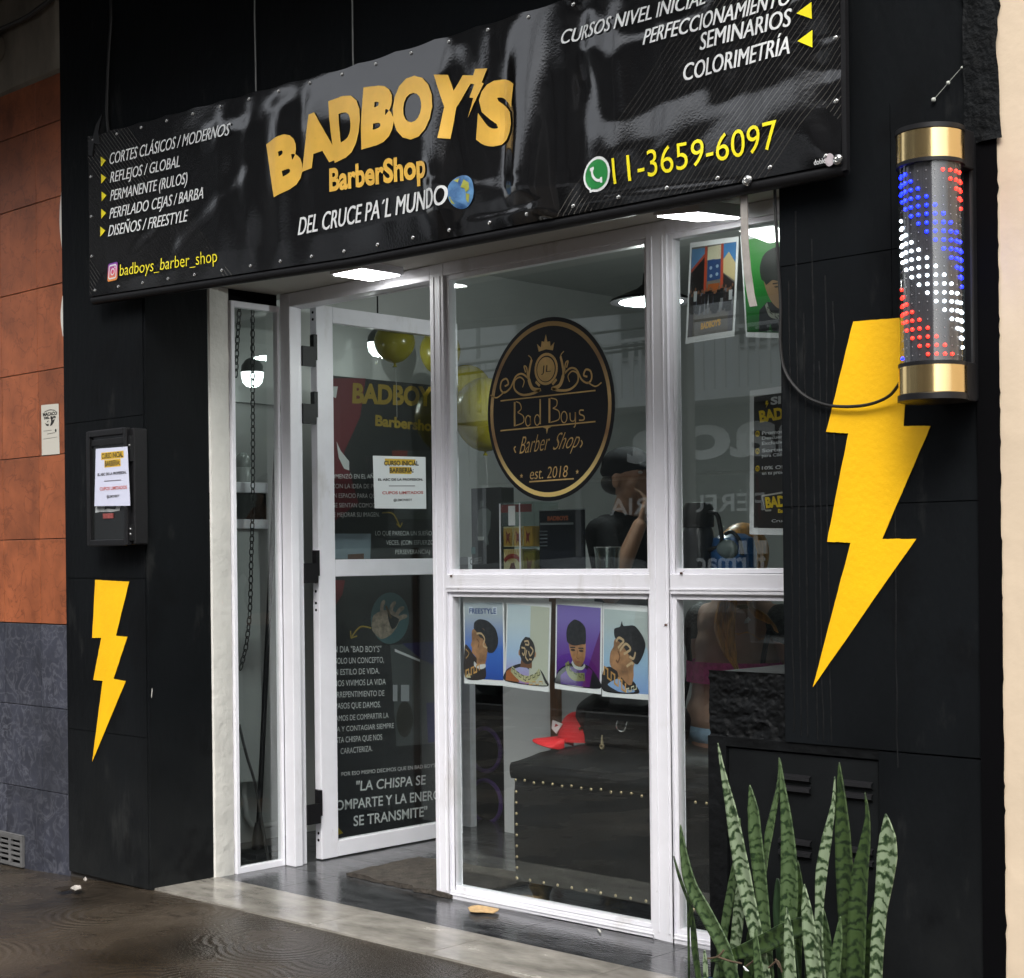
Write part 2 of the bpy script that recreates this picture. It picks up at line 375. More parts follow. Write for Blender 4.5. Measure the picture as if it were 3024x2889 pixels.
# ------------------------------------------------------------------ ground
PAVE = M('wet_brown_concrete', (.022, .0165, .0115), .25, var=.5, vscale=1.7, rvar=.18, c2=(.064, .050, .036))
n, b = nodes_of(PAVE)
tc = add(n, 'ShaderNodeTexCoord'); vo = add(n, 'ShaderNodeTexVoronoi'); vo.inputs['Scale'].default_value = 2.1; vo.inputs['Randomness'].default_value = .85
nz = add(n, 'ShaderNodeTexNoise'); nz.inputs['Scale'].default_value = 3; nz.inputs['Detail'].default_value = 3
mpv = add(n, 'ShaderNodeVectorMath', operation='MULTIPLY_ADD'); mpv.inputs[1].default_value = (.015, .015, 0)
n.links.new(tc.outputs['Object'], nz.inputs['Vector']); n.links.new(nz.outputs['Color'], mpv.inputs[0]); n.links.new(tc.outputs['Object'], mpv.inputs[2])
n.links.new(mpv.outputs[0], vo.inputs['Vector'])
mf = add(n, 'ShaderNodeMath', operation='MULTIPLY'); mf.inputs[1].default_value = 105; sn = add(n, 'ShaderNodeMath', operation='SINE')
n.links.new(vo.outputs['Distance'], mf.inputs[0]); n.links.new(mf.outputs[0], sn.inputs[0])
pk = add(n, 'ShaderNodeTexNoise'); pk.inputs['Scale'].default_value = 1.6; pk.inputs['Detail'].default_value = 3; n.links.new(tc.outputs['Object'], pk.inputs['Vector'])
mk = add(n, 'ShaderNodeMapRange'); mk.inputs['From Min'].default_value = .38; mk.inputs['From Max'].default_value = .54; n.links.new(pk.outputs[0], mk.inputs[0])
m2 = add(n, 'ShaderNodeMath', operation='MULTIPLY'); n.links.new(sn.outputs[0], m2.inputs[0]); n.links.new(mk.outputs[0], m2.inputs[1])
gr = add(n, 'ShaderNodeTexNoise'); gr.inputs['Scale'].default_value = 90; gr.inputs['Detail'].default_value = 4; n.links.new(tc.outputs['Object'], gr.inputs['Vector'])
ad = add(n, 'ShaderNodeMath', operation='MULTIPLY_ADD'); ad.inputs[1].default_value = .35; n.links.new(m2.outputs[0], ad.inputs[0]); n.links.new(gr.outputs[0], ad.inputs[2])
bp = add(n, 'ShaderNodeBump'); bp.inputs['Strength'].default_value = .6; bp.inputs['Distance'].default_value = .007; n.links.new(ad.outputs[0], bp.inputs['Height']); n.links.new(bp.outputs[0], b.inputs['Normal'])
overlay(PAVE, (.13, .11, .085), 2.3, .55, .75, .35); overlay(PAVE, (.012, .009, .006), 6, .60, .66, .7); overlay(PAVE, (.10, .09, .075), 55, .66, .72, .5)
ASPH = M('asphalt', (.028, .028, .029), .55, var=.3, vscale=20, bump=.5, bscale=150)
PAVE2 = M('far_pavement', (.09, .088, .085), .7, var=.2, vscale=3)
struct(MB().box(-90, 60, -90, 30, -.6, -.32), 'ground', ASPH)
struct(MB().box(-90, 60, -8.2, -1.6, -.318, -.17), 'road', ASPH)
vs = []; fs = []; nx, ny = 60, 10
for j in range(ny + 1):
    for i in range(nx + 1):
        x = -14 + 20 * i / nx; y = -1.5 + 5.074 * j / ny; z = -.045 * max(0, min(1, (-5.45 - x) / 1.0))
        vs.append((x, y, z))
fs = [(j * (nx + 1) + i, j * (nx + 1) + i + 1, (j + 1) * (nx + 1) + i + 1, (j + 1) * (nx + 1) + i) for j in range(ny) for i in range(nx)]
pv = mesh_obj('pavement', vs, fs, PAVE, smooth=True); pv['kind'] = 'structure'
struct(MB().box(-90, 60, -1.6, -1.5, -.31, 0), 'kerb', PAVE2)
struct(MB().box(-90, 60, -11.3, -8.2, -.316, -.03), 'far_pavement', PAVE2)
struct(tiles(MB(), [-5.62, -5.02, -4.42, -3.82, -3.22, -2.62, -2.02, -1.8], [3.577, 3.879], -.1, .006), 'tile_strip', LTILE)
fl = tiles(MB(), [-5.95, -5.63, -5.03, -4.43, -3.83, -3.23, -2.63, -2.03, -1.8], [3.881, 4.2, 4.5, 4.8, 5.1, 5.4, 5.7, 6.0, 6.3, 6.6, 6.9, 7.2, 7.5], -.1, .004)
struct(fl, 'shop_floor', DTILE)
struct(MB().box(-6, -1.7, 3.576, 7.6, -.25, -.003), 'floor_bed', M('grout_bed', (.05, .045, .04), .8))

# ------------------------------------------------------------------ the barber shop building
SHOP = thing('barber_shop', 'black painted shopfront with white framed windows, open door and yellow bolts', 'shop', (-3.9, 3.56, 0))
def P(mb, name, mat, par=SHOP, **k): return build(mb, name, mat, par, **k)
def panel_face(mb, x0, x1, y, zs, gap=.0014, d=.004):
    for a, c in zip(zs[:-1], zs[1:]): mb.box(x0, x1, y - d, y, a + gap, c - gap)
# pillar beside the orange wall
mb = MB().box(-5.995, -5.385, 3.564, 3.86, 0, 2.42); panel_face(mb, -5.985, -5.40, 3.564, [.0, .6, 1.231, 1.877, 2.43])
P(mb, 'pillar', BLACK)
# pillar carrying the pole light, with the low stub and the meter cupboard
mb = MB().box(-2.405, -1.835, 3.564, 4.3, .80, 2.42); panel_face(mb, -2.40, -2.070, 3.564, [.80, 1.423, 2.06, 2.43]); panel_face(mb, -2.068, -1.838, 3.564, [.80, 1.423, 2.06, 2.43])
mb.box(-2.66, -1.835, 3.60, 4.17, 0, .80); mb.box(-2.122, -1.838, 3.56, 3.60, 0.003, .797)
pr = P(mb, 'pillar', BLACK)
mb = MB()   # the rough bitumen covered stub
nxs, nzs = 64, 46
def stubp(i, j, k):
    x = -2.66 + .255 * i / nxs; z = .80 + .18 * j / nzs
    d = .010 * (.5 - abs(noise.fractal(Vector((x * 13, 0, z * 17)), .8, 2.1, 5))) + .003 * noise.noise(Vector((x * 120, 1, z * 120))) - .004
    return (x + (.008 * noise.noise(Vector((z * 20, 3, 0))) if i == 0 else 0), 3.572 - d * (1 if 0 < j < nzs else .3), z)
vs = [stubp(i, j, 0) for j in range(nzs + 1) for i in range(nxs + 1)]
fs = [(j * (nxs + 1) + i, j * (nxs + 1) + i + 1, (j + 1) * (nxs + 1) + i + 1, (j + 1) * (nxs + 1) + i) for j in range(nzs) for i in range(nxs)]
mb.raw(vs, fs); mb.box(-2.655, -2.41, 3.585, 4.17, .795, .975)
P(mb, 'bitumen_stub', TAR, smooth=True)
mb = MB().box(-2.66, -2.6, 3.565, 3.6, 0, .80).box(-2.6, -2.122, 3.565, 3.6, .775, .80)
P(mb, 'cupboard_surround', TAR)
cup = P(MB().box(-2.597, -2.13, 3.572, 3.598, .02, .770), 'cupboard_door', M('black_steel_door', (.0055, .0065, .0072), .6, spec=.15, var=.35, vscale=4, bump=.15, bscale=30), bevel=.003)
for x in (-2.43, -2.245):
    for z in (.715, .685, .545, .515):
        mb = MB(); prof = [(0, 0), (-.010, -.004), (-.012, -.014), (0, -.02)]
        for k in range(3):
            y0, za = prof[k]; y1, zb = prof[k + 1]
            mb.raw([(x, 3.572 + y0, z + za), (x + .10, 3.572 + y0, z + za), (x + .10, 3.572 + y1, z + zb), (x, 3.572 + y1, z + zb)], [(0, 1, 2, 3)])
        P(mb, 'louvre', BLKM, cup)
P(MB().box(-2.135, -2.127, 3.56, 3.572, .40, .46), 'cupboard_hinge', BLKM, cup)
# drips of paint and old wires running down the pillar
for i, (x, a, c) in enumerate([(-2.375, .83, 2.02), (-2.352, .82, 2.2), (-2.33, .82, 1.93), (-2.302, .81, 2.12), (-2.285, .81, 1.8), (-2.262, .81, 2.02), (-2.24, 1.5, 1.95), (-2.068, .76, 1.42)]):
    path = [(x + .005 * noise.noise(Vector((k * .5, i * 3.1, 0))), 3.5602, a + (c - a) * k / 14) for k in range(15)]
    P(MB().tube(path, [.0022 + .0012 * noise.noise(Vector((k * .9, i, 5))) for k in range(15)], 6), 'paint_drip', TAR, pr)
# rough strip and ragged edge of paint where the black meets the cream wall
mb = MB(); vs = []; nz_ = 70; ncol = 6
for j in range(nz_ + 1):
    z = 2.28 + 2.0 * j / nz_
    for i in range(ncol + 1):
        e = .015 * noise.noise(Vector((0, 7, z * 9))) + .008 * noise.noise(Vector((3, 7, z * 40)))
        x = -1.862 + (.09 + e) * i / ncol
        vs.append((x, 3.548 - .012 * noise.fractal(Vector((x * 30, 5, z * 30)), 1, 2, 4), z))
mb.raw(vs, [(j * (ncol + 1) + i, j * (ncol + 1) + i + 1, (j + 1) * (ncol + 1) + i + 1, (j + 1) * (ncol + 1) + i) for j in range(nz_) for i in range(ncol)])
mb.box(-1.86, -1.785, 3.56, 3.75, 2.28, 4.3)
P(mb, 'rough_strip', ROUGHB, smooth=True)
mb = MB(); L = []; Rr = []
for j in range(120):
    z = .0 + 2.32 * j / 119; L.append((-1.838, 3.5525, z)); Rr.append((-1.779 + .006 * noise.noise(Vector((1, 2, z * 45))) + .004 * noise.noise(Vector((4, 2, z * 9))), 3.5525, z))
mb.raw(L + Rr, [(j, 120 + j, 121 + j, j + 1) for j in range(119)]); mb.box(-1.836, -1.783, 3.5535, 3.75, 0, 2.3)
P(mb, 'black_seam', DEEP)
# wall over the opening
mb = MB().box(-5.995, -1.86, 3.562, 3.86, 2.42, 4.3)
P(mb, 'upper_wall', BLACK)
P(MB().box(-5.96, -2.41, 3.861, 4.30, 2.421, 2.47), 'soffit', SOFF)
P(MB().box(-6.0, -1.95, 2.55, 3.555, 3.80, 4.0), 'balcony_slab', M('dark_concrete', (.05, .05, .05), .85, var=.2, vscale=4))
# white jamb column with chipped edges
vs = []; nn = 60
mb = MB()
for j in range(nn + 1):
    z = 2.418 * j / nn; e = .004 * noise.noise(Vector((z * 12, 0, 4))) + (.006 * noise.noise(Vector((z * 30, 2, 4))) if z < .3 else 0)
    for y, x in ((3.862, -5.385), (3.868, -5.379), (3.955 + e, -5.379), (3.966 + e, -5.386), (3.966, -5.5)): vs.append((x + .0012 * noise.noise(Vector((y * 60, 0, z * 30))), y, z))
mb.raw(vs, [(j * 5 + i, j * 5 + i + 1, (j + 1) * 5 + i + 1, (j + 1) * 5 + i) for j in range(nn) for i in range(4)])
P(mb, 'jamb_column', WPLAS, smooth=True)
# narrow side window
sw = P(MB().box(-5.40, -5.37, 3.968, 3.986, .003, 2.37).box(-5.40, -5.37, 4.206, 4.219, .003, 2.37).box(-5.40, -5.371, 3.986, 4.206, .003, .03).box(-5.40, -5.371, 3.986, 4.206, 2.345, 2.37), 'side_window', ALU, bevel=.002)
P(MB().box(-5.388, -5.384, 3.987, 4.205, .031, 2.344), 'pane', GLASS, sw)
P(MB().box(-5.45, -5.39, 3.968, 4.22, 2.372, 2.42), 'dark_gap', DEEP)
# big shop window: frame, four panes
Y = 4.22
def bar(mb, x0, x1, z0, z1, inner=None):
    mb.box(x0, x1, Y, Y + .055, z0, z1); return mb
mb = MB(); bar(mb, -4.447, -4.372, .004, 2.419); bar(mb, -3.385, -3.300, .004, 2.419); bar(mb, -2.42, -2.40, .004, 2.419)
for x0, x1 in ((-4.372, -3.385), (-3.300, -2.42)):
    bar(mb, x0, x1, .004, .034); bar(mb, x0, x1, 1.168, 1.236); bar(mb, x0, x1, 2.372, 2.419)
WIN = P(mb, 'shop_window', ALU, bevel=.003)
mb = MB()   # glazing beads, stepped back
for x0, x1 in ((-4.372, -3.385), (-3.300, -2.42)):
    for z0_, z1_ in ((.034, 1.168), (1.236, 2.372)):
        g = .018
        mb.box(x0, x0 + g, Y + .012, Y + .05, z0_, z1_); mb.box(x1 - g, x1, Y + .012, Y + .05, z0_, z1_)
        mb.box(x0 + g, x1 - g, Y + .012, Y + .05, z0_, z0_ + g); mb.box(x0 + g, x1 - g, Y + .012, Y + .05, z1_ - g, z1_)
P(mb, 'glazing_bead', ALU, WIN, bevel=.002)
mb = MB()   # fine ridges along the posts
for x in (-4.43, -4.395, -3.365, -3.32): mb.box(x, x + .006, Y - .003, Y, .03, 2.372)
for x0, x1 in ((-4.372, -3.385), (-3.300, -2.42)): mb.box(x0, x1, Y - .003, Y, 1.182, 1.188); mb.box(x0, x1, Y - .003, Y, .018, .022)
P(mb, 'frame_ridge', ALU, WIN)
for x0, x1 in ((-4.372, -3.385), (-3.300, -2.42)):
    for z0_, z1_ in ((.034, 1.168), (1.236, 2.372)):
        P(MB().box(x0 + .006, x1 - .006, Y + .027, Y + .033, z0_ + .006, z1_ - .006), 'pane', GLASS, WIN)
# doorway frame and open door
P(MB().box(-5.369, -5.305, 4.2195, 4.262, .004, 2.419).box(-5.369, -5.325, 4.262, 4.30, .004, 2.40).box(-5.305, -4.447, 4.2205, 4.29, 2.362, 2.419).box(-5.325, -4.447, 4.29, 4.315, 2.362, 2.40), 'door_frame', ALU, bevel=.003)
dx0, dx1 = -5.372, -5.33
mb = MB().box(dx0, dx1, 4.385, 4.478, .008, 2.392).box(dx0, dx1, 5.15, 5.235, .008, 2.392)
for a, c in ((.009, .078), (1.222, 1.296), (2.322, 2.391)): mb.box(dx0 + .0005, dx1 - .0005, 4.478, 5.15, a, c)
DOOR = P(mb, 'door', ALU, bevel=.003)
for a, c in ((.078, 1.222), (1.296, 2.322)): P(MB().box(-5.354, -5.349, 4.479, 5.149, a + .001, c - .001), 'pane', GLASS, DOOR)
mbh = MB()
mbh.box(-5.366, -5.328, 4.379, 4.384, -.03, .05).box(-5.345, -5.322, 4.365, 4.384, -.06, .05).box(-5.33, -5.318, 4.30, 4.372, -.09, -.005)
for z in (.035, -.012): mbh.ball((-5.336, 4.378, z), .0045, seg=8, rings=6)
for px, py in ((905, 1020), (910, 1190), (915, 1660), (920, 2372)):
    z = atx(px, py, -5.33).z
    hm = MB(); hm.v = [(a, b_, c + z) for a, b_, c in mbh.v]; hm.f = mbh.f
    P(hm, 'hinge', BLKM, DOOR)
for z in (2.36, 2.33, 1.20, 1.16, 1.11, 1.08, .12, .09): P(MB().lathe((-5.351, 4.386, z), [(.006, -.003), (.006, 0)], 10, 'Y'), 'screw_hole', DEEP, DOOR)
P(MB().box(-5.328, -5.318, 5.16, 5.19, .98, 1.12), 'door_handle', BLK, DOOR)

# ------------------------------------------------------------------ inside of the shop
P(MB().box(-6.0, -5.951, 3.87, 7.5, 0, 2.85), 'side_wall', INWALL)
P(MB().box(-1.85, -1.80, 4.31, 7.5, 0, 2.85), 'side_wall', INWALL)
P(MB().box(-5.95, -1.85, 7.5, 7.55, 0, 2.85), 'back_wall', INWALL)
P(MB().box(-5.95, -1.85, 4.302, 7.5, 2.80, 2.85), 'ceiling', INWALL)
P(MB().box(-5.95, -1.85, 4.29, 4.302, 2.42, 2.80), 'head_wall', INWALL)
P(MB().box(-5.22, -4.915, 5.40, 5.43, .005, 1.35), 'partition_panel', M('white_panel', (.72, .74, .74), .5, var=.04, vscale=2))
P(MB().box(-4.912, -4.87, 5.39, 5.44, .005, 1.35), 'partition_post', M('brown_wood', (.10, .045, .02), .5, var=.4, vscale=8, stretch=(8, 8, 1)))
P(MB().box(-4.868, -3.9, 5.42, 5.45, .005, 1.35), 'partition_panel', M('grey_panel', (.42, .44, .44), .5, var=.05, vscale=2))
P(MB().box(-5.605, -5.435, 5.392, 5.43, .005, 1.30), 'white_post', ALU)
P(MB().box(-4.36, -2.42, 4.29, 4.62, 1.178, 1.205), 'window_shelf', M('shelf_board', (.09, .09, .09), .4))
# narrow niche behind the side window: pipe
pp = [atx(*p, -5.9) for p in [(722, 1600), (722, 2200), (722, 2350), (727, 2410), (745, 2437), (790, 2437), (840, 2425)]]
P(MB().tube(pp, .014, 10), 'pipe', INWALL, smooth=True)
P(MB().box(-5.949, -5.93, 3.97, 4.9, 2.02, 2.07), 'wall_trim', INWALL)

# painted lightning bolts
bl = [(1, 1)]
BR = [(-2.182, 1.891), (-2.017, 1.883), (-2.06, 1.615), (-1.966, 1.611), (-2.062, 1.333), (-2.007, 1.333), (-2.315, .95), (-2.196, 1.326), (-2.269, 1.33), (-2.2, 1.607), (-2.265, 1.615)]
BR = [(x, z) for x, z in [(at(*p, 3.556).x, at(*p, 3.556).z) for p in [(2519, 950), (2690, 936), (2668, 1258), (2748, 1258), (2605, 1592), (2705, 1592), (2400, 2030), (2512, 1603), (2442, 1600), (2505, 1280), (2440, 1276)]]]
BL = [(at(*p, 3.556).x, at(*p, 3.556).z) for p in [(281, 1713), (381, 1718), (342, 1878), (376, 1881), (335, 2005), (371, 2012), (272, 2250), (303, 2011), (275, 2008), (299, 1884), (272, 1884)]]
for pts in (BR, BL):
    fine = []
    for (xa, za), (xb, zb) in zip(pts, pts[1:] + pts[:1]):
        for k in range(12): fine.append((xa + (xb - xa) * k / 12 + .0014 * noise.noise(Vector((xa * 9 + k * .9, za * 7, 1))), za + (zb - za) * k / 12 + .0014 * noise.noise(Vector((xa * 9 + k * .9, za * 7, 8)))))
    pts = fine
    o = P(MB().prism([(x, 3.5575, z) for x, z in pts], (0, -.0015, 0)), 'lightning_bolt', YEL)
P(MB().prism([(x, 3.5575, z) for x, z in [(-5.36, .76), (-5.355, .79), (-5.357, .80), (-5.362, .77)]], (0, .001, 0)), 'paint_fleck', WPLAS)

# mural on the inside wall
MX = -5.55
MUR = P(MB().box(-5.60, MX, 4.60, 5.39, .005, 2.126), 'mural', M('black_mural', (.012, .013, .016), .45, var=.2, vscale=4))
m3 = lambda o: (lambda y, z: (MX + o, y, z))
def A(p): q = atx(*p, MX); return (q.y, q.z)
poly(MUR, [A(zA(*p)) for p in [(650, 690), (900, 690), (870, 900), (780, 1100), (860, 1380), (700, 1500), (640, 1500)]], m3(.0006), ink(118, 26, 42), 'mural_paint')
poly(MUR, [A(zA(*p)) for p in [(705, 735), (745, 735), (735, 800), (712, 790)]], m3(.0012), WHITEP, 'mural_paint')
poly(MUR, [A(zA(*p)) for p in [(738, 1040), (760, 1090), (808, 1150), (808, 1200), (780, 1190), (750, 1130)]], m3(.0012), WHITEP, 'mural_paint')
poly(MUR, [A(zA(*p)) for p in [(1045, 1090), (1260, 1090), (1260, 1470), (1060, 1468)]], m3(.0008), ink(70, 72, 74), 'mural_photo')
poly(MUR, [A(zA(*p)) for p in [(1045, 1090), (1130, 1090), (1130, 1300), (1050, 1300)]], m3(.0012), ink(120, 40, 32), 'mural_photo')
poly(MUR, [A(zA(*p)) for p in [(700, 1550), (930, 1550), (925, 1690), (700, 1690)]], m3(.0008), ink(138, 155, 166), 'mural_photo')
poly(MUR, [A(zA(*p)) for p in [(800, 1665), (890, 1660), (890, 1690), (800, 1690)]], m3(.0012), ink(90, 52, 30), 'mural_photo')
WP2 = M('mural_white', (.74, .76, .76), .5); YP2 = M('mural_gold', (.34, .23, .02), .45)
def mt(body, bl_, br_, tl_, zf, mat=WP2, bold=0.0): lettering(MUR, body, A(zf(*bl_)), A(zf(*br_)), A(zf(*tl_)), m3(.0018), mat, bold)
mt("BADBOY", (825, 822), (1270, 840), (828, 716), zA, YP2, .045)
mt("Barbershop", (952, 950), (1300, 985), (953, 892), zA, YP2, .04)
for s, bl_, br_, tl_ in [("COMENZÓ EN EL AÑO", (690, 1245), (965, 1245), (690, 1219)), ("CON LA IDEA DE PODER", (712, 1299), (1010, 1299), (712, 1273)), ("UN ESPACIO PARA QUE", (705, 1351), (965, 1353), (705, 1325)),
                         ("SE SIENTAN COMODOS", (720, 1405), (985, 1405), (720, 1379)), ("DE MEJORAR SU IMAGEN.", (705, 1458), (975, 1456), (705, 1432)), ("LO QUE PARECIA UN SUEÑO", (952, 1560), (1265, 1560), (952, 1534)),
                         ("VECES, (CON ESFUERZO", (1013, 1612), (1275, 1610), (1013, 1586)), ("PERSEVERANCIA)", (1063, 1664), (1255, 1662), (1063, 1638)), ("CADA DIA UN RETO", (1030, 1712), (1270, 1712), (1030, 1690))][:8]:
    mt(s, bl_, br_, tl_, zA)
for s, bl_, br_, tl_ in [("UN DIA \"BAD BOY'S\"", (700, 520), (985, 517), (700, 484)), ("SOLO UN CONCEPTO,", (728, 583), (1000, 576), (728, 549)), ("UN ESTILO DE VIDA.", (705, 646), (975, 637), (705, 612)), ("NOS VIVIMOS LA VIDA", (722, 708), (1010, 697), (722, 674)),
                         ("ARREPENTIMIENTO DE", (718, 770), (1002, 760), (718, 737)), ("PASOS QUE DAMOS.", (730, 833), (982, 823), (730, 799)), ("VAMOS DE COMPARTIR LA", (715, 902), (1025, 882), (715, 870)), ("DIA Y CONTAGIAR SIEMPRE", (712, 962), (1055, 938), (712, 932)),
                         ("ESTA CHISPA QUE NOS", (722, 1023), (990, 1003), (722, 990)), ("CARACTERIZA.", (760, 1083), (935, 1066), (760, 1050)), ("POR ESO MISMO DECIMOS QUE EN BAD BOY'S", (765, 1205), (1285, 1155), (765, 1183))]:
    mt(s, bl_, br_, tl_, zB)
mt("\"LA CHISPA SE", (845, 1288), (1230, 1250), (848, 1232), zB, WP2, .012)
mt("COMPARTE Y LA ENERGIA", (690, 1400), (1360, 1327), (690, 1343), zB, WP2, .012)
mt("SE TRANSMITE\"", (832, 1482), (1240, 1425), (832, 1424), zB, WP2, .012)
# round picture of a hand with clippers, picture of the salon, arrows
poly(MUR, ell(A(zB(1035, 330)), abs(A(zB(1140, 330))[0] - A(zB(1035, 330))[0]), .12), m3(.001), ink(74, 110, 116), 'mural_photo')
PALM = M('mural_skin', (.30, .24, .185), .5, var=.5, vscale=40)
poly(MUR, rnd_([A(zB(*p)) for p in [(935, 395), (985, 445), (1040, 420), (1075, 370), (1085, 320), (1040, 285), (985, 290), (940, 320)]]), m3(.0014), PALM, 'mural_photo')
for a_, b2, k_ in (((990, 300), (1005, 232), 0), ((1040, 300), (1065, 240), 1), ((1070, 320), (1112, 270), 2), ((1070, 350), (1128, 318), 3)): stroke(MUR, spline([A(zB(*a_)), A(zB((a_[0] + b2[0]) / 2 - 8, (a_[1] + b2[1]) / 2 - 6)), A(zB(*b2))], 4), [.022] * 7 + [.016, .010], m3(.0016 + .0002 * k_), PALM, 'mural_photo')
poly(MUR, rnd_([A(zB(*p)) for p in [(1020, 300), (1052, 318), (1082, 335), (1070, 372), (1045, 390), (1028, 350)]]), m3(.0026), ink(28, 34, 38), 'mural_photo')
stroke(MUR, [A(zB(1010, 262)), A(zB(1040, 330))], .012, m3(.0028), ink(96, 74, 44), 'mural_photo')
poly(MUR, [A(zB(*p)) for p in [(1035, 480), (1330, 455), (1330, 1020), (1070, 1040)]], m3(.001), ink(84, 88, 90), 'mural_photo')
poly(MUR, [A(zB(*p)) for p in [(1100, 470), (1330, 455), (1330, 610), (1210, 560)]], m3(.0014), ink(38, 38, 92), 'mural_photo')
poly(MUR, [A(zB(*p)) for p in [(1060, 500), (1200, 560), (1200, 572), (1060, 515)]], m3(.0018), WHITEP, 'mural_photo')
poly(MUR, [A(zB(*p)) for p in [(1050, 700), (1075, 700), (1075, 790), (1050, 790)]], m3(.0014), ink(180, 185, 190), 'mural_photo')
poly(MUR, [A(zB(*p)) for p in [(1095, 700), (1140, 700), (1140, 790), (1095, 790)]], m3(.0014), ink(180, 185, 190), 'mural_photo')
poly(MUR, ell(A(zB(1115, 890)), .052, .085), m3(.0014), ink(48, 46, 40), 'mural_photo')
poly(MUR, [A(zB(*p)) for p in [(1235, 800), (1330, 790), (1330, 1010), (1245, 1020)]], m3(.0014), ink(52, 46, 110), 'mural_photo')
stroke(MUR, spline([A(zB(*p)) for p in [(930, 385), (870, 378), (822, 432)]]), .007, m3(.0014), YP2, 'mural_arrow')
stroke(MUR, [A(zB(*p)) for p in [(852, 428), (818, 440), (815, 400)]], .007, m3(.0016), YP2, 'mural_arrow')
stroke(MUR, spline([A(zA(*p)) for p in [(990, 1435), (1050, 1440), (1088, 1510)]]), .006, m3(.0014), YP2, 'mural_arrow')
stroke(MUR, [A(zA(*p)) for p in [(1070, 1495), (1090, 1515), (1102, 1490)]], .006, m3(.0016), YP2, 'mural_arrow')
poly(MUR, [A(zB(*p)) for p in [(730, 120), (785, 120), (770, 200), (728, 265)]], m3(.001), ink(130, 22, 32), 'mural_paint')
poly(MUR, [A(zB(*p)) for p in [(735, 1475), (775, 1520), (735, 1535)]], m3(.001), ink(190, 165, 30), 'mural_paint')

# ================================================================== neighbours
NB = thing('neighbouring_house', 'house left of the shop with orange tiled wall above a blue grey tiled plinth', 'house', (-7.5, 3.57, 0))
P(MB().box(-12, -6.0, 3.60, 4.2, -.05, 4.15), 'wall', GROUT, NB)
xs = frange(-6.217 - .309 * 12, -6.0, .309)
xs = [-6.217 - .309 * k for k in range(12, -1, -1)] + [-5.998]
def wall_tiles(zs, mat, name, y=3.572):
    mb = MB()
    for i in range(len(xs) - 1):
        for j in range(len(zs) - 1): mb.box(xs[i] + .0016, xs[i + 1] - .0016, y, y + .03, zs[j] + .0016, zs[j + 1] - .0016)
    return P(mb, name, mat, NB, bevel=.0015)
wall_tiles([1.034, 1.398, 1.755, 2.12, 2.477, 2.845, 3.165, 3.365], ORTILE, 'tile_cladding')
wall_tiles([-.05, .316, .676, 1.033], BLTILE, 'tile_plinth')
mb = MB(); vs = []
for j in range(31):
    for i in range(41):
        x = -8 + 2.003 * i / 40; z = 3.355 + .8 * j / 30
        vs.append((x, 3.575 - .012 * noise.noise(Vector((x * 7, 0, z * 5))) - (.006 if j else -.02), z))
mb.raw(vs, [(j * 41 + i, j * 41 + i + 1, (j + 1) * 41 + i + 1, (j + 1) * 41 + i) for j in range(30) for i in range(40)])
P(mb, 'upper_plaster', GREYPL, NB, smooth=True)
mb = MB()
for z0_, z1_ in ((2.62, 2.86), (2.25, 2.42)):
    n_ = 20; mb.raw([(-6.004 - (.016 * math.sin(math.pi * k / n_) + .003), 3.569, z0_ + (z1_ - z0_) * k / n_) for k in range(n_ + 1)] + [(-5.999, 3.569, z0_ + (z1_ - z0_) * k / n_) for k in range(n_ + 1)], [(k, k + 1, n_ + 2 + k, n_ + 1 + k) for k in range(n_)])
P(mb, 'plaster_edge', WPLAS, NB)
P(MB().box(-12, -6.03, 2.4, 3.56, 3.78, 4.0), 'balcony_slab', M('dark_concrete', (.05, .05, .05)), NB)
pc = [at(*p, 3.54) for p in [(-40, 105), (0, 88), (45, 68), (85, 48), (120, 22), (150, 0), (175, -30)]]
P(MB().tube(spline(pc, 5), .011, 8), 'cable_conduit', M('conduit', (.03, .028, .026), .6), NB, smooth=True)
q = at(8, 140, 3.56); P(MB().lathe((q.x - .05, 3.565, q.z), [(.001, -.05), (.05, -.05), (.06, -.02), (.06, 0)], 20, 'Y'), 'junction_box', GREYPL, NB, smooth=True)
vx0, vx1, vz0, vz1 = -6.585, -6.372, -.035, .105
mb = MB().box(vx0, vx1, 3.556, 3.571, vz0, vz0 + .012).box(vx0, vx1, 3.556, 3.571, vz1 - .014, vz1).box(vx0, vx0 + .014, 3.556, 3.571, vz0 + .012, vz1 - .014).box(vx1 - .016, vx1, 3.556, 3.571, vz0 + .012, vz1 - .014)
mb.box(-6.49, -6.47, 3.557, 3.571, vz0 + .012, vz1 - .014)
for k in range(5): z = vz0 + .028 + .022 * k; mb.box(vx0 + .014, vx1 - .016, 3.5575, 3.5705, z, z + .010)
vg = tag(P(mb, 'vent_grille', M('grey_vent', (.11, .11, .11), .6, var=.2), None, bevel=.001), 'grey slotted vent grille low in the blue grey tiles', 'vent')
P(MB().box(vx0 + .005, vx1 - .005, 3.5712, 3.5716, vz0 + .01, vz1 - .01), 'dark_back', DEEP, vg)

CRE = thing('neighbouring_house', 'house right of the shop with a rough cream plastered wall', 'house', (0, 3.56, 0))
mb = MB(); vs = []
for j in range(61):
    for i in range(61):
        x = -1.782 + 2.8 * i / 60; z = -.02 + 4.6 * j / 60
        vs.append((x, 3.558 - .004 * noise.noise(Vector((x * 5, 3, z * 4))), z))
mb.raw(vs, [(j * 61 + i, j * 61 + i + 1, (j + 1) * 61 + i + 1, (j + 1) * 61 + i) for j in range(60) for i in range(60)])
P(mb, 'plaster_wall', CREAM, CRE, smooth=True)
P(MB().box(-1.782, 6, 3.58, 4.2, -.02, 6), 'wall', CREAM, CRE)

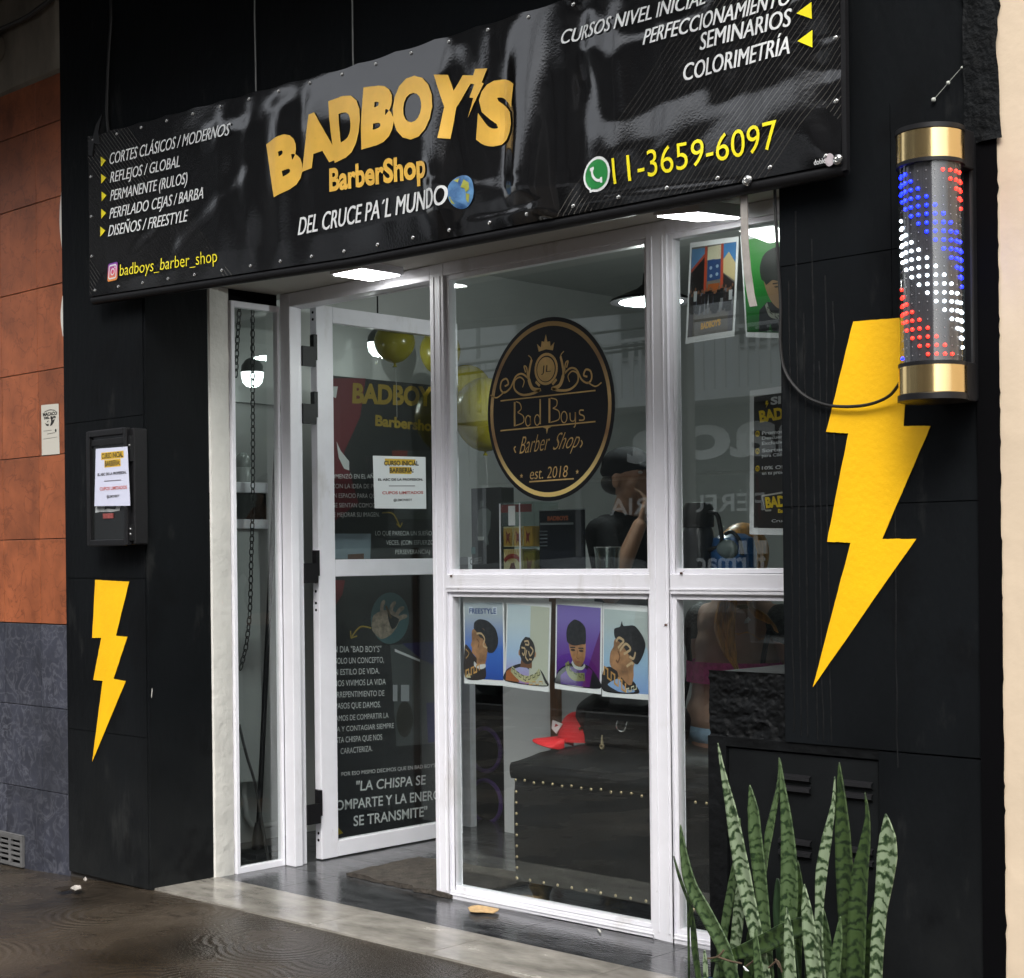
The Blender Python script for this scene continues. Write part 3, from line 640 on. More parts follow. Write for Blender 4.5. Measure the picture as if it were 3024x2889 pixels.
# sticker on the tiles (portrait and code patches left as plain print)
def on(y): return lambda x, z: (x, y, z)
def sheet(name, pts, y, mat, th=.0012, parent=None, bend=0):
    """thin sheet with the four corners tl,tr,br,bl in (x,z); slightly bent"""
    tl, tr, br, bl_ = map(Vector, pts); n_ = 10; vs = []
    for k in (0, 1):
        for j in range(n_ + 1):
            for i in range(n_ + 1):
                s, t = i / n_, j / n_; p = (tl * (1 - s) + tr * s) * (1 - t) + (bl_ * (1 - s) + br * s) * t
                vs.append((p.x, y + k * th - bend * math.sin(math.pi * s) * .5 - bend * t * t, p.y))
    m_ = (n_ + 1) ** 2; fs = []
    for j in range(n_):
        for i in range(n_):
            a = j * (n_ + 1) + i; fs.append((a, a + 1, a + n_ + 2, a + n_ + 1)); fs.append((m_ + a, m_ + a + n_ + 1, m_ + a + n_ + 2, m_ + a + 1))
    ring = [i for i in range(n_ + 1)] + [j * (n_ + 1) + n_ for j in range(1, n_ + 1)] + [n_ * (n_ + 1) + i for i in range(n_ - 1, -1, -1)] + [j * (n_ + 1) for j in range(n_ - 1, 0, -1)]
    fs += [(ring[i], m_ + ring[i], m_ + ring[(i + 1) % len(ring)], ring[(i + 1) % len(ring)]) for i in range(len(ring))]
    mb = MB().raw(vs, fs)
    return build(mb, name, mat, parent, smooth=False, org=None if parent else base_of(mb))
def uv(pts, y, bend=0):
    tl, tr, br, bl_ = map(Vector, pts)
    def f(s, t, o=0):
        p = (tl * (1 - s) + tr * s) * (1 - t) + (bl_ * (1 - s) + br * s) * t
        return (p.x, y - o - bend * math.sin(math.pi * max(0, min(1, s))) * .5 - bend * t * t, p.y)
    return f
def lay(f, o): return lambda s, t: f(s, t, o)
def C4(pts, Y): return [(at(*p, Y).x, at(*p, Y).z) for p in pts]
q = C4([(121, 1197), (172, 1192), (175, 1341), (123, 1345)], 3.568)
st = tag(sheet('sticker', q, 3.569, M('cream_paper', (.52, .50, .44), .5)), 'narrow cream poster with black logo stuck on the orange tiles', 'poster')
f = uv(q, 3.569); K1 = ink(34, 32, 28); K2 = ink(110, 108, 98)
stroke(st, spline([(.18, .145), (.5, .11), (.82, .13)]), .014, lay(f, .0006), K1)
lettering(st, 'MACACO', (.1, .225), (.92, .215), (.1, .16), lay(f, .0006), K1, .05)
lettering(st, 'DEL SUR', (.16, .285), (.86, .28), (.16, .24), lay(f, .0006), K1, .05)
poly(st, [(.55, .25), (.72, .27), (.62, .32), (.78, .30), (.72, .37), (.6, .42), (.5, .43), (.57, .35)], lay(f, .0006), K1)
poly(st, [(.2, .36), (.34, .39), (.43, .38), (.42, .43), (.3, .42)], lay(f, .0006), K1)
poly(st, [(.3, .35), (.42, .31), (.40, .35)], lay(f, .0006), K1)
stroke(st, [(.12, .52), (.6, .515)], .010, lay(f, .0006), K2); stroke(st, [(.33, .585), (.78, .57)], .012, lay(f, .0006), K2)
poly(st, ell((.82, .53), .045, .035), lay(f, .0006), K1); stroke(st, [(.1, .68), (.9, .66)], .008, lay(f, .0006), K2)

# ================================================================== banner
BY = 3.485
def bz(u):   # bottom and top edge heights
    x = -5.66 + 3.495 * u
    zb = 2.366 - .062 * min(1, u / .46) - .022 * max(0, (u - .46) / .54); zt = 3.012 - .072 * min(1, u / .46) - .03 * max(0, (u - .46) / .54)
    return x, zb, zt
NU, NV = 330, 110
def strokes_field():
    S = [([(1045, 50), (1050, 150), (1062, 250), (1085, 335)], 62, .30), ([(1000, 70), (1010, 120)], 25, .18), ([(1088, 130), (1130, 225), (1172, 262)], 12, .30), ([(1172, 262), (1250, 240), (1330, 195)], 20, .24),
         ([(845, 346), (960, 353), (1100, 352)], 5, .5), ([(838, 190), (842, 260), (872, 335)], 20, .17), ([(700, 128), (760, 115), (840, 100)], 22, .2), ([(600, 175), (660, 148)], 15, .22), ([(690, 140), (720, 210), (800, 220)], 30, .13),
         ([(880, 90), (930, 190), (985, 275)], 5, .35), ([(935, 70), (965, 150)], 4, .3), ([(960, 350), (985, 290), (1040, 330)], 26, .16), ([(1370, 265), (1440, 215), (1530, 165)], 30, .15), ([(1545, 190), (1575, 260)], 22, .17),
         ([(1490, 125), (1600, 142)], 6, .3), ([(1540, 165), (1605, 145)], 5, .3), ([(1250, 290), (1330, 230), (1420, 190)], 12, .14), ([(1470, 90), (1420, 170), (1380, 260)], 8, .14), ([(850, 250), (870, 300)], 14, .14), ([(200, 530), (330, 505)], 6, .22), ([(330, 480), (420, 380), (480, 320)], 14, .07),
         ([(1190, 80), (1260, 60), (1330, 30)], 10, .1), ([(520, 200), (560, 180)], 10, .15), ([(900, 420), (1200, 370), (1420, 345)], 4, .3),
         ([(620, 205), (720, 185)], 34, .12), ([(690, 150), (830, 120)], 32, .14), ([(740, 215), (850, 200)], 30, .10), ([(1190, 262), (1340, 200)], 24, .16), ([(1340, 285), (1450, 225), (1560, 165)], 34, .14), ([(1565, 195), (1592, 285)], 22, .16), ([(975, 270), (1040, 320)], 34, .14), ([(855, 215), (865, 290)], 22, .12), ([(1120, 45), (1180, 90)], 22, .12), ([(400, 250), (470, 235)], 10, .12), ([(255, 480), (300, 430)], 10, .09)]
    out = []
    for pts, wd, amp in S:
        P_ = [at(*D(*p), BY) for p in pts]; scale = (at(*D(pts[0][0] + 50, pts[0][1]), BY).x - P_[0].x) / 50
        out.append(([(p.x, p.z) for p in P_], wd * scale * .75, amp))
    return out
SF = strokes_field()
rs_ = random.Random(11)
for k in range(5, 21):      # short tension creases running down from the eyelets
    x_, zb_, zt_ = bz(.012 + .976 * k / 20)
    for d_ in (-1, 1): SF.append(([(x_, zt_ - .02), (x_ + d_ * rs_.uniform(.02, .06), zt_ - rs_.uniform(.10, .22))], .007, rs_.uniform(.10, .22)))
for v_ in (.25, .5, .75):
    for d_ in (-1, 1): SF.append(([(-2.19, 2.28 + .64 * v_), (-2.19 - rs_.uniform(.10, .18), 2.28 + .64 * v_ + d_ * rs_.uniform(.01, .05))], .007, .16))
def tilt(x, z):
    t = 0
    for pts, wd, amp in SF:
        best = 1e9
        for (ax, az), (bx, bz_) in zip(pts[:-1], pts[1:]):
            dx, dz = bx - ax, bz_ - az; L2 = dx * dx + dz * dz
            s = max(0, min(1, ((x - ax) * dx + (z - az) * dz) / L2)); d2 = (x - ax - s * dx) ** 2 + (z - az - s * dz) ** 2
            if d2 < best: best = d2
        if best < 9 * wd * wd: t += amp * math.exp(-best / (wd * wd))
    t = .125 * math.tanh(t / .10)
    t += .05 * noise.noise(Vector((x * 3.2, 0, z * 6))) + .012 * noise.noise(Vector((x * 14, 3, z * 9)))
    return t
HF = []
for i in range(NU + 1):
    u = i / NU; x, zb, zt = bz(u); dz = (zt - zb) / NV; h = 0; c_ = [0]
    T_ = [tilt(x, zt - (j + .5) * dz) - .01 for j in range(NV)]
    W_ = [(1.0 if t < .045 else .04) * (3.0 if j > .86 * NV else 1.0) for j, t in enumerate(T_)]
    k_ = sum(T_) / sum(W_)      # the sheet comes back to the wall where it is slack
    for j in range(NV): h += (T_[j] - k_ * W_[j]) * dz; c_.append(h)
    HF.append(c_)
for it in range(9):   # vinyl does not crease between neighbouring columns
    HF = [[(HF[max(i - 1, 0)][j] + 2 * HF[i][j] + HF[min(i + 1, NU)][j]) / 4 for j in range(NV + 1)] for i in range(NU + 1)]
def bsurf(x, z, o=0.0):
    u = max(0, min(1, (x + 5.66) / 3.495)); _, zb, zt = bz(u); v = max(0, min(1, (zt - z) / (zt - zb)))
    a = u * NU; b_ = v * NV; i = min(int(a), NU - 1); j = min(int(b_), NV - 1); a -= i; b_ -= j
    h = (HF[i][j] * (1 - a) + HF[i + 1][j] * a) * (1 - b_) + (HF[i][j + 1] * (1 - a) + HF[i + 1][j + 1] * a) * b_
    return (x, BY - h - o, z)
BAN = thing('banner', 'long glossy black vinyl banner with gold lettering over the shop opening', 'banner', (-3.9, BY, 2.3))
vs = []
for j in range(NV + 1):
    for i in range(NU + 1):
        x, zb, zt = bz(i / NU); z = zt - (zt - zb) * j / NV
        sc = .006 * abs(math.sin(math.pi * i / NU * 19)) * (1 if j == 0 else 0)
        vs.append(bsurf(x, z - sc))
fs = [(j * (NU + 1) + i, j * (NU + 1) + i + 1, (j + 1) * (NU + 1) + i + 1, (j + 1) * (NU + 1) + i) for j in range(NV) for i in range(NU)]
VIN = M('black_vinyl', (.0045, .0045, .0048), .11, bump=.028, bscale=140, spec=1.0, rvar=.03, vscale=30)
n, b = nodes_of(VIN)   # printed groups of thin grey diagonal lines
tc = add(n, 'ShaderNodeTexCoord'); sp = add(n, 'ShaderNodeSeparateXYZ'); n.links.new(tc.outputs['Object'], sp.inputs[0])
def diag(sgn, freq, cx, cz, span):
    a = add(n, 'ShaderNodeMath', operation='MULTIPLY_ADD'); a.inputs[1].default_value = sgn; n.links.new(sp.outputs['X'], a.inputs[0]); n.links.new(sp.outputs['Z'], a.inputs[2])
    m = add(n, 'ShaderNodeMath', operation='MULTIPLY'); m.inputs[1].default_value = freq; n.links.new(a.outputs[0], m.inputs[0])
    fr = add(n, 'ShaderNodeMath', operation='FRACT'); n.links.new(m.outputs[0], fr.inputs[0])
    lt = add(n, 'ShaderNodeMath', operation='LESS_THAN'); lt.inputs[1].default_value = .16; n.links.new(fr.outputs[0], lt.inputs[0])
    cb = add(n, 'ShaderNodeCombineXYZ'); ac = add(n, 'ShaderNodeMath', operation='MULTIPLY_ADD'); ac.inputs[1].default_value = -sgn; n.links.new(sp.outputs['X'], ac.inputs[0]); n.links.new(sp.outputs['Z'], ac.inputs[2])
    m5 = add(n, 'ShaderNodeMath', operation='MULTIPLY'); m5.inputs[1].default_value = 2.6; n.links.new(a.outputs[0], m5.inputs[0])
    m6 = add(n, 'ShaderNodeMath', operation='MULTIPLY'); m6.inputs[1].default_value = 1.1; n.links.new(ac.outputs[0], m6.inputs[0])
    n.links.new(m5.outputs[0], cb.inputs[0]); n.links.new(m6.outputs[0], cb.inputs[1])
    ws = add(n, 'ShaderNodeTexWhiteNoise', noise_dimensions='2D'); fl_ = add(n, 'ShaderNodeVectorMath', operation='FLOOR'); n.links.new(cb.outputs[0], fl_.inputs[0]); n.links.new(fl_.outputs[0], ws.inputs['Vector'])
    gt = add(n, 'ShaderNodeMapRange'); gt.inputs['From Min'].default_value = .35; gt.inputs['From Max'].default_value = 1.0; n.links.new(ws.outputs[0], gt.inputs[0])
    mu = add(n, 'ShaderNodeMath', operation='MULTIPLY'); n.links.new(lt.outputs[0], mu.inputs[0]); n.links.new(gt.outputs[0], mu.inputs[1])
    # only on one half of the banner
    side = add(n, 'ShaderNodeMath', operation='LESS_THAN' if sgn > 0 else 'GREATER_THAN'); side.inputs[1].default_value = -.55 if sgn > 0 else .42; n.links.new(sp.outputs['X'], side.inputs[0])
    m7 = add(n, 'ShaderNodeMath', operation='MULTIPLY'); n.links.new(mu.outputs[0], m7.inputs[0]); n.links.new(side.outputs[0], m7.inputs[1]); return m7
d1 = diag(1, 46, 0, 0, 1); d2 = diag(-1, 46, 0, 0, 1)
sm = add(n, 'ShaderNodeMath', operation='ADD', use_clamp=True); n.links.new(d1.outputs[0], sm.inputs[0]); n.links.new(d2.outputs[0], sm.inputs[1])
mx = add(n, 'ShaderNodeMix', data_type='RGBA'); mx.inputs[6].default_value = (.0050, .0050, .0054, 1); mx.inputs[7].default_value = (.085, .08, .072, 1)
n.links.new(sm.outputs[0], mx.inputs[0]); n.links.new(mx.outputs[2], b.inputs['Base Color'])
mesh_obj('vinyl_sheet', vs, fs, VIN, BAN, smooth=True)
B3 = lambda o=.004: (lambda x, z: bsurf(x, z, o))
def Bp(p): q = at(p[0], p[1], BY); return (q.x, q.z)
def bt(body, bl_, br_, tl_, zf, mat, bold=0.0): return lettering(BAN, body, Bp(zf(*bl_)), Bp(zf(*br_)), Bp(zf(*tl_)), B3(), mat, 0 if mat is WHITEP else bold, cut=.02, heavy=.028 if mat is WHITEP else 0, heavy3=B3(.0044))
bt('CORTES CLÁSICOS / MODERNOS', (604, 913), (1275, 752), (614, 846), z1, WHITEP, .006)
bt('REFLEJOS / GLOBAL', (608, 1013), (1000, 925), (617, 950), z1, WHITEP, .006)
bt('PERMANENTE (RULOS)', (608, 1114), (1038, 1018), (617, 1051), z1, WHITEP, .006)
bt('PERFILADO CEJAS / BARBA', (604, 1213), (1130, 1100), (614, 1150), z1, WHITEP, .006)
bt('DISEÑOS / FREESTYLE', (599, 1311), (1035, 1227), (609, 1246), z1, WHITEP, .006)
for t in [((560, 868), (587, 890), (560, 925)), ((560, 965), (588, 985), (560, 1018)), ((562, 1062), (588, 1082), (562, 1116)), ((560, 1157), (585, 1180), (560, 1213)), ((556, 1255), (583, 1278), (556, 1312))]:
    poly(BAN, [Bp(z1(*p)) for p in t], B3(), YELP, 'arrow_mark')
bt('badboys_barber_shop', (667, 1530), (1212, 1452), (667, 1462), z1, YELP, -.004)
# camera app mark
def rrect(c, a, b_, r, n_=6):
    out = []
    for cx, cy, a0 in ((c[0] + a - r, c[1] + b_ - r, 0), (c[0] - a + r, c[1] + b_ - r, 90), (c[0] - a + r, c[1] - b_ + r, 180), (c[0] + a - r, c[1] - b_ + r, 270)):
        out += [(cx + r * math.cos(R(a0 + 90 * k / n_)), cy + r * math.sin(R(a0 + 90 * k / n_))) for k in range(n_ + 1)]
    return out
ic = Bp(z1(627, 1507)); PINK = M('icon_gradient', (.5, .06, .16), .35)
n, b = nodes_of(PINK); tc = add(n, 'ShaderNodeTexCoord'); sp_ = add(n, 'ShaderNodeSeparateXYZ'); rp = add(n, 'ShaderNodeValToRGB'); mr = add(n, 'ShaderNodeMapRange')
iz = ic[1] - 2.3; mr.inputs['From Min'].default_value = iz - .035; mr.inputs['From Max'].default_value = iz + .035
rp.color_ramp.elements[0].color = (.8, .28, .04, 1); rp.color_ramp.elements[1].color = (.16, .03, .35, 1); e = rp.color_ramp.elements.new(.5); e.color = (.62, .03, .12, 1)
n.links.new(tc.outputs['Object'], sp_.inputs[0]); n.links.new(sp_.outputs['Z'], mr.inputs[0]); n.links.new(mr.outputs[0], rp.inputs[0]); n.links.new(rp.outputs[0], b.inputs['Base Color'])
poly(BAN, rrect(ic, .036, .036, .010), B3(), PINK, 'icon')
def ringstroke(par, c, a, b_, wd, to3, mat, nm, n_=28): return stroke(par, ell(c, a, b_, n_) + [ell(c, a, b_, n_)[0]], wd, to3, mat, nm)
rr_ = rrect(ic, .026, .026, .008); stroke(BAN, rr_ + [rr_[0]], .006, B3(.0052), WHITEP, 'icon'); ringstroke(BAN, ic, .012, .012, .005, B3(.0052), WHITEP, 'icon'); poly(BAN, ell((ic[0] + .016, ic[1] + .016), .0035, .0035, 10), B3(.0052), WHITEP, 'icon')
# big gold logo: each letter in its own leaning frame
for ch, tl_, tr_, br_, bl_ in [('B', (170, 803), (335, 705), (385, 1005), (218, 1097)), ('A', (345, 665), (520, 600), (592, 883), (368, 955)), ('D', (522, 566), (712, 500), (716, 842), (560, 908)), ('B', (720, 490), (905, 468), (900, 790), (722, 838)),
                               ('O', (890, 432), (1115, 420), (1117, 778), (893, 790)), ('Y', (1112, 420), (1330, 420), (1278, 776), (1082, 776)), ('S', (1365, 445), (1575, 440), (1537, 812), (1325, 818))]:
    quad_letter(BAN, ch, *[Bp(z2(*p)) for p in (tl_, tr_, br_, bl_)], B3(), GOLDP, .066)
poly(BAN, [Bp(z2(*p)) for p in [(1325, 385), (1397, 383), (1365, 462), (1378, 466), (1290, 657), (1322, 548), (1300, 545), (1325, 470), (1306, 468)]], B3(.0052), GOLDP, 'lettering', .03)
bt('BarberShop', (527, 1061), (1092, 985), (527, 938), z2, GOLDP, .035)
bt('DEL CRUCE PA´L MUNDO', (343, 1305), (1197, 1142), (357, 1202), z2, WHITEP, .008)
gc = Bp(z2(1262, 1068)); ga = abs(Bp(z2(1320, 1068))[0] - gc[0]); gb = .052
SEA = M('globe_blue', (.04, .13, .36), .35, var=.5, vscale=14, c2=(.16, .36, .62)); LAND = ink(170, 172, 70)
poly(BAN, ell(gc, ga, gb), B3(), SEA, 'globe')
for p in ([(.1, .75), (.55, .5), (.6, .1), (.3, -.05), (.2, .2), (-.1, .3)], [(.3, -.1), (.62, -.2), (.5, -.7), (.3, -.5)], [(-.9, -.2), (-.5, -.3), (-.45, -.7), (-.75, -.6)], [(-.6, .75), (-.2, .85), (-.3, .6)]):
    poly(BAN, [(gc[0] + a * ga, gc[1] + c_ * gb) for a, c_ in p], B3(.0050), LAND, 'globe')
bt('CURSOS NIVEL INICIAL', (295, 250), (1090, 20), (312, 165), z3, WHITEP, .006)
bt('PERFECCIONAMIENTO', (748, 250), (1560, 25), (765, 158), z3, WHITEP, .006)
bt('SEMINARIOS', (1055, 277), (1563, 145), (1068, 178), z3, WHITEP, .007)
bt('COLORIMETRÍA', (960, 447), (1560, 297), (973, 347), z3, WHITEP, .007)
for t in [((1600, 75), (1683, 12), (1683, 105)), ((1603, 228), (1683, 165), (1683, 262)), ((1603, -75), (1683, -135), (1683, -42))]: poly(BAN, [Bp(z3(*p)) for p in t], B3(), YELP, 'arrow_mark')
bt('11-3659-6097', (597, 1024), (1508, 822), (590, 875), z3, YELP, -.002)
wc = Bp(z3(503, 968)); WHG = ink(38, 140, 66)
poly(BAN, [Bp(z3(*p)) for p in [(455, 1000), (463, 1072), (520, 1045)]], B3(.0036), WHITEP, 'icon'); poly(BAN, ell(wc, .052, .050), B3(), WHITEP, 'icon'); poly(BAN, ell(wc, .044, .042), B3(.0050), WHG, 'icon')
poly(BAN, [Bp(z3(*p)) for p in [(466, 1000), (472, 1055), (510, 1030)]], B3(.0050), WHG, 'icon')
stroke(BAN, spline([(wc[0] - .018, wc[1] + .022), (wc[0] - .014, wc[1] - .002), (wc[0] + .002, wc[1] - .018), (wc[0] + .022, wc[1] - .020)]), [.016] * 4 + [.008] * 17 + [.016] * 4, B3(.0062), WHITEP, 'icon')
bt('doble', (1703, 918), (1766, 905), (1703, 888), z3, WHITEP, .01); poly(BAN, ell(Bp(z3(1788, 888)), .014, .016, 14), B3(), ink(200, 190, 195), 'icon')
# eyelets, tube that stretches the lower edge, corner tie, side rail
em = MB(); em.lathe((0, 0, 0), [(.0025, -.002), (.0032, -.0035), (.0062, -.0022), (.0068, 0)], 16, 'Y'); em.lathe((0, 0, 0), [(.001, -.0008), (.003, -.0008)], 12, 'Y')
eo = build(em, 'eyelet', CHROME, BAN, smooth=True, org=(0, 0, 0)); EY = eo.data; EYL = []
for v in EY.vertices: v.co = v.co + ORG[BAN]
bpy.data.objects.remove(eo)
for k in range(21):
    u = .012 + .976 * k / 20; x, zb, zt = bz(u); EYL.append(bsurf(x, zb + .022)); EYL.append(bsurf(x, zt - .022))
for k in range(1, 4): EYL += [bsurf(-5.642, 2.366 + .64 * k / 4), bsurf(-2.18, 2.28 + .64 * k / 4)]
for p in EYL: inst(EY, 'eyelet', BAN, (p[0], p[1] - .001, p[2]))
for p in ((2208, 534), (2477, 473)):
    q = at(*p, BY); o = inst(EY, 'eyelet', BAN, bsurf(q.x, q.z, .002)); o.scale = (2.1, 2.1, 2.1)
pts = [(bz(u / 20)[0], BY + .022, bz(u / 20)[1] - .012) for u in range(21)]
P(MB().tube(pts, .019, 10), 'frame_tube', BLKM, BAN, smooth=True)
P(MB().tube([(bz(u / 20)[0], BY + .035, bz(u / 20)[2] - .02) for u in range(21)], .012, 8), 'frame_tube', BLKM, BAN)
P(MB().box(-2.166, -2.152, 3.490, 3.506, 2.262, 2.97), 'side_rail', BLKM, BAN)
a_ = at(272, 432, BY - .004); P(MB().prism([a_ + Vector(v) for v in ((-.03, 0, -.03), (-.025, 0, .03), (.0, 0, .025), (.03, 0, .08), (.075, 0, .115), (.045, 0, .05), (.055, 0, .0), (.012, 0, .01), (.0, 0, -.04))], (0, .006, 0)), 'corner_tie', BLK, BAN)

# strap, wires
sp1 = [at(*p, 3.52) for p in [(2196, 555), (2197, 640), (2199, 720), (2206, 800), (2216, 870), (2224, 905)]]
mb = MB(); 
for a, c_ in zip(sp1[:-1], sp1[1:]): mb.prism([a + Vector((-.011, 0, 0)), a + Vector((.011, 0, 0)), c_ + Vector((.011, 0, 0)), c_ + Vector((-.011, 0, 0))], (0, .004, 0))
solo(mb, 'hanging_strap', 'worn pale strap hanging from the banner in front of the posters', 'strap', M('worn_strap', (.30, .28, .26), .7, var=.25, vscale=20))
def cable(name, label, pts, r, mat, cat='cable', n_=8): return solo(MB().tube(spline(pts, n_), r, 8), name, label, cat, mat, smooth=True)
cable('power_cable', 'black cable hanging from the banner and looping across the yellow bolt to the light tube', [at(*p, y) for p, y in [((2288, 535), 3.54), ((2290, 620), 3.54), ((2297, 760), 3.54), ((2305, 900), 3.545), ((2305, 1020), 3.545), ((2320, 1100), 3.545), ((2365, 1160), 3.545), ((2420, 1190), 3.545), ((2480, 1201), 3.543), ((2560, 1196), 3.54), ((2625, 1170), 3.53), ((2663, 1122), 3.50)]], .0042, RUBBER)
cable('hanging_wire', 'thin pale wire running down the black wall left of the gold lettering', [at(*p, 3.55) for p in [(752, -40), (752, 60), (754, 150), (756, 270)]], .0028, M('pale_wire', (.22, .23, .22), .6))
cable('hanging_wire', 'thin pale wire running down the black wall above the gold letters', [at(*p, 3.55) for p in [(1040, -30), (1041, 60), (1042, 150), (1043, 196)]], .0028, M('pale_wire', (.22, .23, .22), .6))
cable('wall_cable', 'thick black cable coming down the wall to the top left banner corner', [at(*p, 3.55) for p in [(326, -30), (328, 60), (322, 150), (318, 240), (316, 330), (322, 400)]], .007, RUBBER)
mb = MB(); pts = [at(*p, 3.552) for p in [(2757, 295), (2800, 245), (2835, 205), (2885, 150)]]
mb.tube(pts, .0008, 6)
for p, r_ in ((pts[0], .006), (pts[1], .005), (at(2840, 200, 3.55), .003)): mb.ball(p, r_, seg=8, rings=6)
solo(mb, 'string_of_beads', 'short string with pale beads hanging slanted on the black wall above the light tube', 'string', M('pale_bead', (.4, .42, .38), .4))

# ================================================================== lamps
def area(name, loc, size, power, rot=(0, 0, 0), color=(1, .98, .94)):
    l = bpy.data.lights.new(name, 'AREA'); l.size = size; l.energy = power; l.color = color
    return l
def led_panel(label, x0, x1, y0, y1, z):
    t = thing('ceiling_light', label, 'ceiling light', ((x0 + x1) / 2, (y0 + y1) / 2, z), 'square lights under the soffit')
    P(MB().box(x0 - .012, x1 + .012, y0 - .012, y1 + .012, z + .004, z + .046), 'housing', ALU, t, bevel=.004)
    P(MB().box(x0, x1, y0, y1, z, z + .0035), 'diffuser', LAMP, t)
def on_z(px, py, z):
    d = ray(px, py); t_ = (z - EYE) / d.z; return Vector((d.x * t_, d.y * t_, z))
led_panel('square white light under the soffit above the open door', -4.722, -4.556, 3.975, 4.165, 2.388)
t = thing('ceiling_light', 'slightly tilted square white light behind the banner edge, beside the hanging strap', 'ceiling light', on_z(2062, 643, 2.36), 'square lights under the soffit')
qd = [on_z(1942, 641.5, 2.36), on_z(2063, 631, 2.35), on_z(2183, 646, 2.36), on_z(2060, 655, 2.37)]
P(MB().prism(qd, (0, 0, .003)), 'diffuser', LAMP, t)
cq = sum(qd, Vector()) / 4; P(MB().prism([cq + (p_ - cq) * 1.12 + Vector((0, 0, .0036)) for p_ in qd], (0, 0, .04)), 'housing', ALU, t, bevel=.004)
def globe_lamp(label, c, r=.055, e=.2):
    t = thing('dome_lamp', label, 'lamp', (c[0], c[1], c[2]))
    P(MB().lathe(c, [(r, 0), (r * .98, -.02), (r * .86, -.045), (r * .55, -.062), (.001, -.068)], 24), 'bowl', LAMP2, t, smooth=True)
    P(MB().lathe(c, [(r * 1.02, .0), (r * .95, .03), (r * .6, .055), (.012, .065)], 24), 'cap', M('smoke_cap', (.10, .11, .11), .3), t, smooth=True)
    P(MB().tube([(c[0], c[1], c[2] + .06), (c[0], c[1], 2.80)], .004, 6), 'cord', RUBBER, t)
    l = bpy.data.lights.new('bulb', 'POINT'); l.energy = e; l.shadow_soft_size = .008; l.color = (.95, 1, .97); o = bpy.data.objects.new('bulb', l); col.objects.link(o); o.parent = t; o.location = (0, 0, -.09)
p = atx(745, 1100, -5.72); globe_lamp('small glowing bowl lamp seen through the narrow side window', (p.x, p.y, p.z), .05)
p = atx(1116, 1012, -5.68); globe_lamp('small glowing bowl lamp seen through the open door beside a yellow balloon', (p.x, p.y, p.z), .05, .5)
p = at(1922, 893, 5.2)
t = thing('pendant_lamp', 'black pendant lamp with a wide shallow shade behind the window post', 'lamp', p)
P(MB().lathe(p, [(.17, -.0), (.165, .012), (.06, .055), (.035, .075), (.03, .12), (.008, .13)], 32), 'shade', BLKM, t, smooth=True)
P(MB().lathe(p, [(.165, .004), (.10, -.004), (.001, -.006)], 32), 'diffuser', M('shade_diffuser', (.85, 1, .97), .5, emit=16), t, smooth=True)
P(MB().tube([p + Vector((0, 0, .12)), Vector((p.x, p.y, 2.8))], .004, 6), 'cord', RUBBER, t)
l = bpy.data.lights.new('pendant_bulb', 'POINT'); l.energy = 9; l.shadow_soft_size = .008; l.color = (.95, 1, .97); o = bpy.data.objects.new('pendant_bulb', l); col.objects.link(o); o.parent = t; o.location = (0, 0, -.12)

# ================================================================== barber pole light
PX, PYY = -1.893, 3.44
PO = thing('light_tube', 'tubular barber light with brass caps and blue, white and red dots', 'light', (PX, 3.54, 1.66))
P(MB().box(PX - .045, PX + .06, 3.528, 3.556, 1.66, 2.30), 'wall_bracket', BLK, PO, bevel=.006)
for za, zb in ((1.657, 1.75), (2.21, 2.303)): P(MB().box(PX - .03, PX + .068, 3.47, 3.53, za, zb), 'bracket_arm', BLK, PO, bevel=.004)
r_ = .079
P(MB().lathe((PX, PYY, 0), [(r_ - .004, 1.656), (r_ + .003, 1.658), (r_ + .003, 1.672), (r_ - .001, 1.674)], 40), 'end_ring', BLK, PO, smooth=True)
P(MB().lathe((PX, PYY, 0), [(r_ - .001, 2.289), (r_ + .002, 2.291), (r_ + .002, 2.302), (r_ * .6, 2.306), (.001, 2.306)], 40), 'end_ring', BLK, PO, smooth=True)
for za, zb in ((1.674, 1.738), (2.222, 2.289)): P(MB().lathe((PX, PYY, 0), [(r_, za), (r_, zb)], 40), 'brass_cap', GOLD, PO, smooth=True)
for za in (1.738, 2.213): P(MB().lathe((PX, PYY, 0), [(r_ + .001, za), (r_ + .001, za + .009)], 40), 'cap_ring', BLK, PO, smooth=True)
TUBEG = glass_mat('tube_glass', (.97, .97, .98), .045)
P(MB().lathe((PX, PYY, 0), [(r_ - .003, 1.747), (r_ - .003, 2.213)], 48, close=False), 'glass_tube', TUBEG, PO, smooth=True)
IR = r_ - .012
P(MB().lathe((PX, PYY, 0), [(IR, 1.747), (IR, 2.213)], 48, close=False), 'inner_tube', M('grey_core', (.045, .045, .05), .16, spec=.8), PO, smooth=True)
lm = MB().ball((0, 0, 0), .0044, seg=10, rings=6)
LEDM = {k: M('led_' + k, c_, .4, emit=e) for k, c_, e in (('blue', (.004, .012, 1), 5), ('white', (.80, .90, 1), 3.4), ('red', (1, .022, .012), 2.4))}
LM = {}
for k, m_ in LEDM.items():
    o = build(lm, 'led', m_, None); LM[k] = o.data; bpy.data.objects.remove(o)
off = MB(); rows = 22; ncol = 22; dang = 2 * math.pi / ncol
view = math.atan2(-PYY, -PX)      # direction from the tube towards the street corner
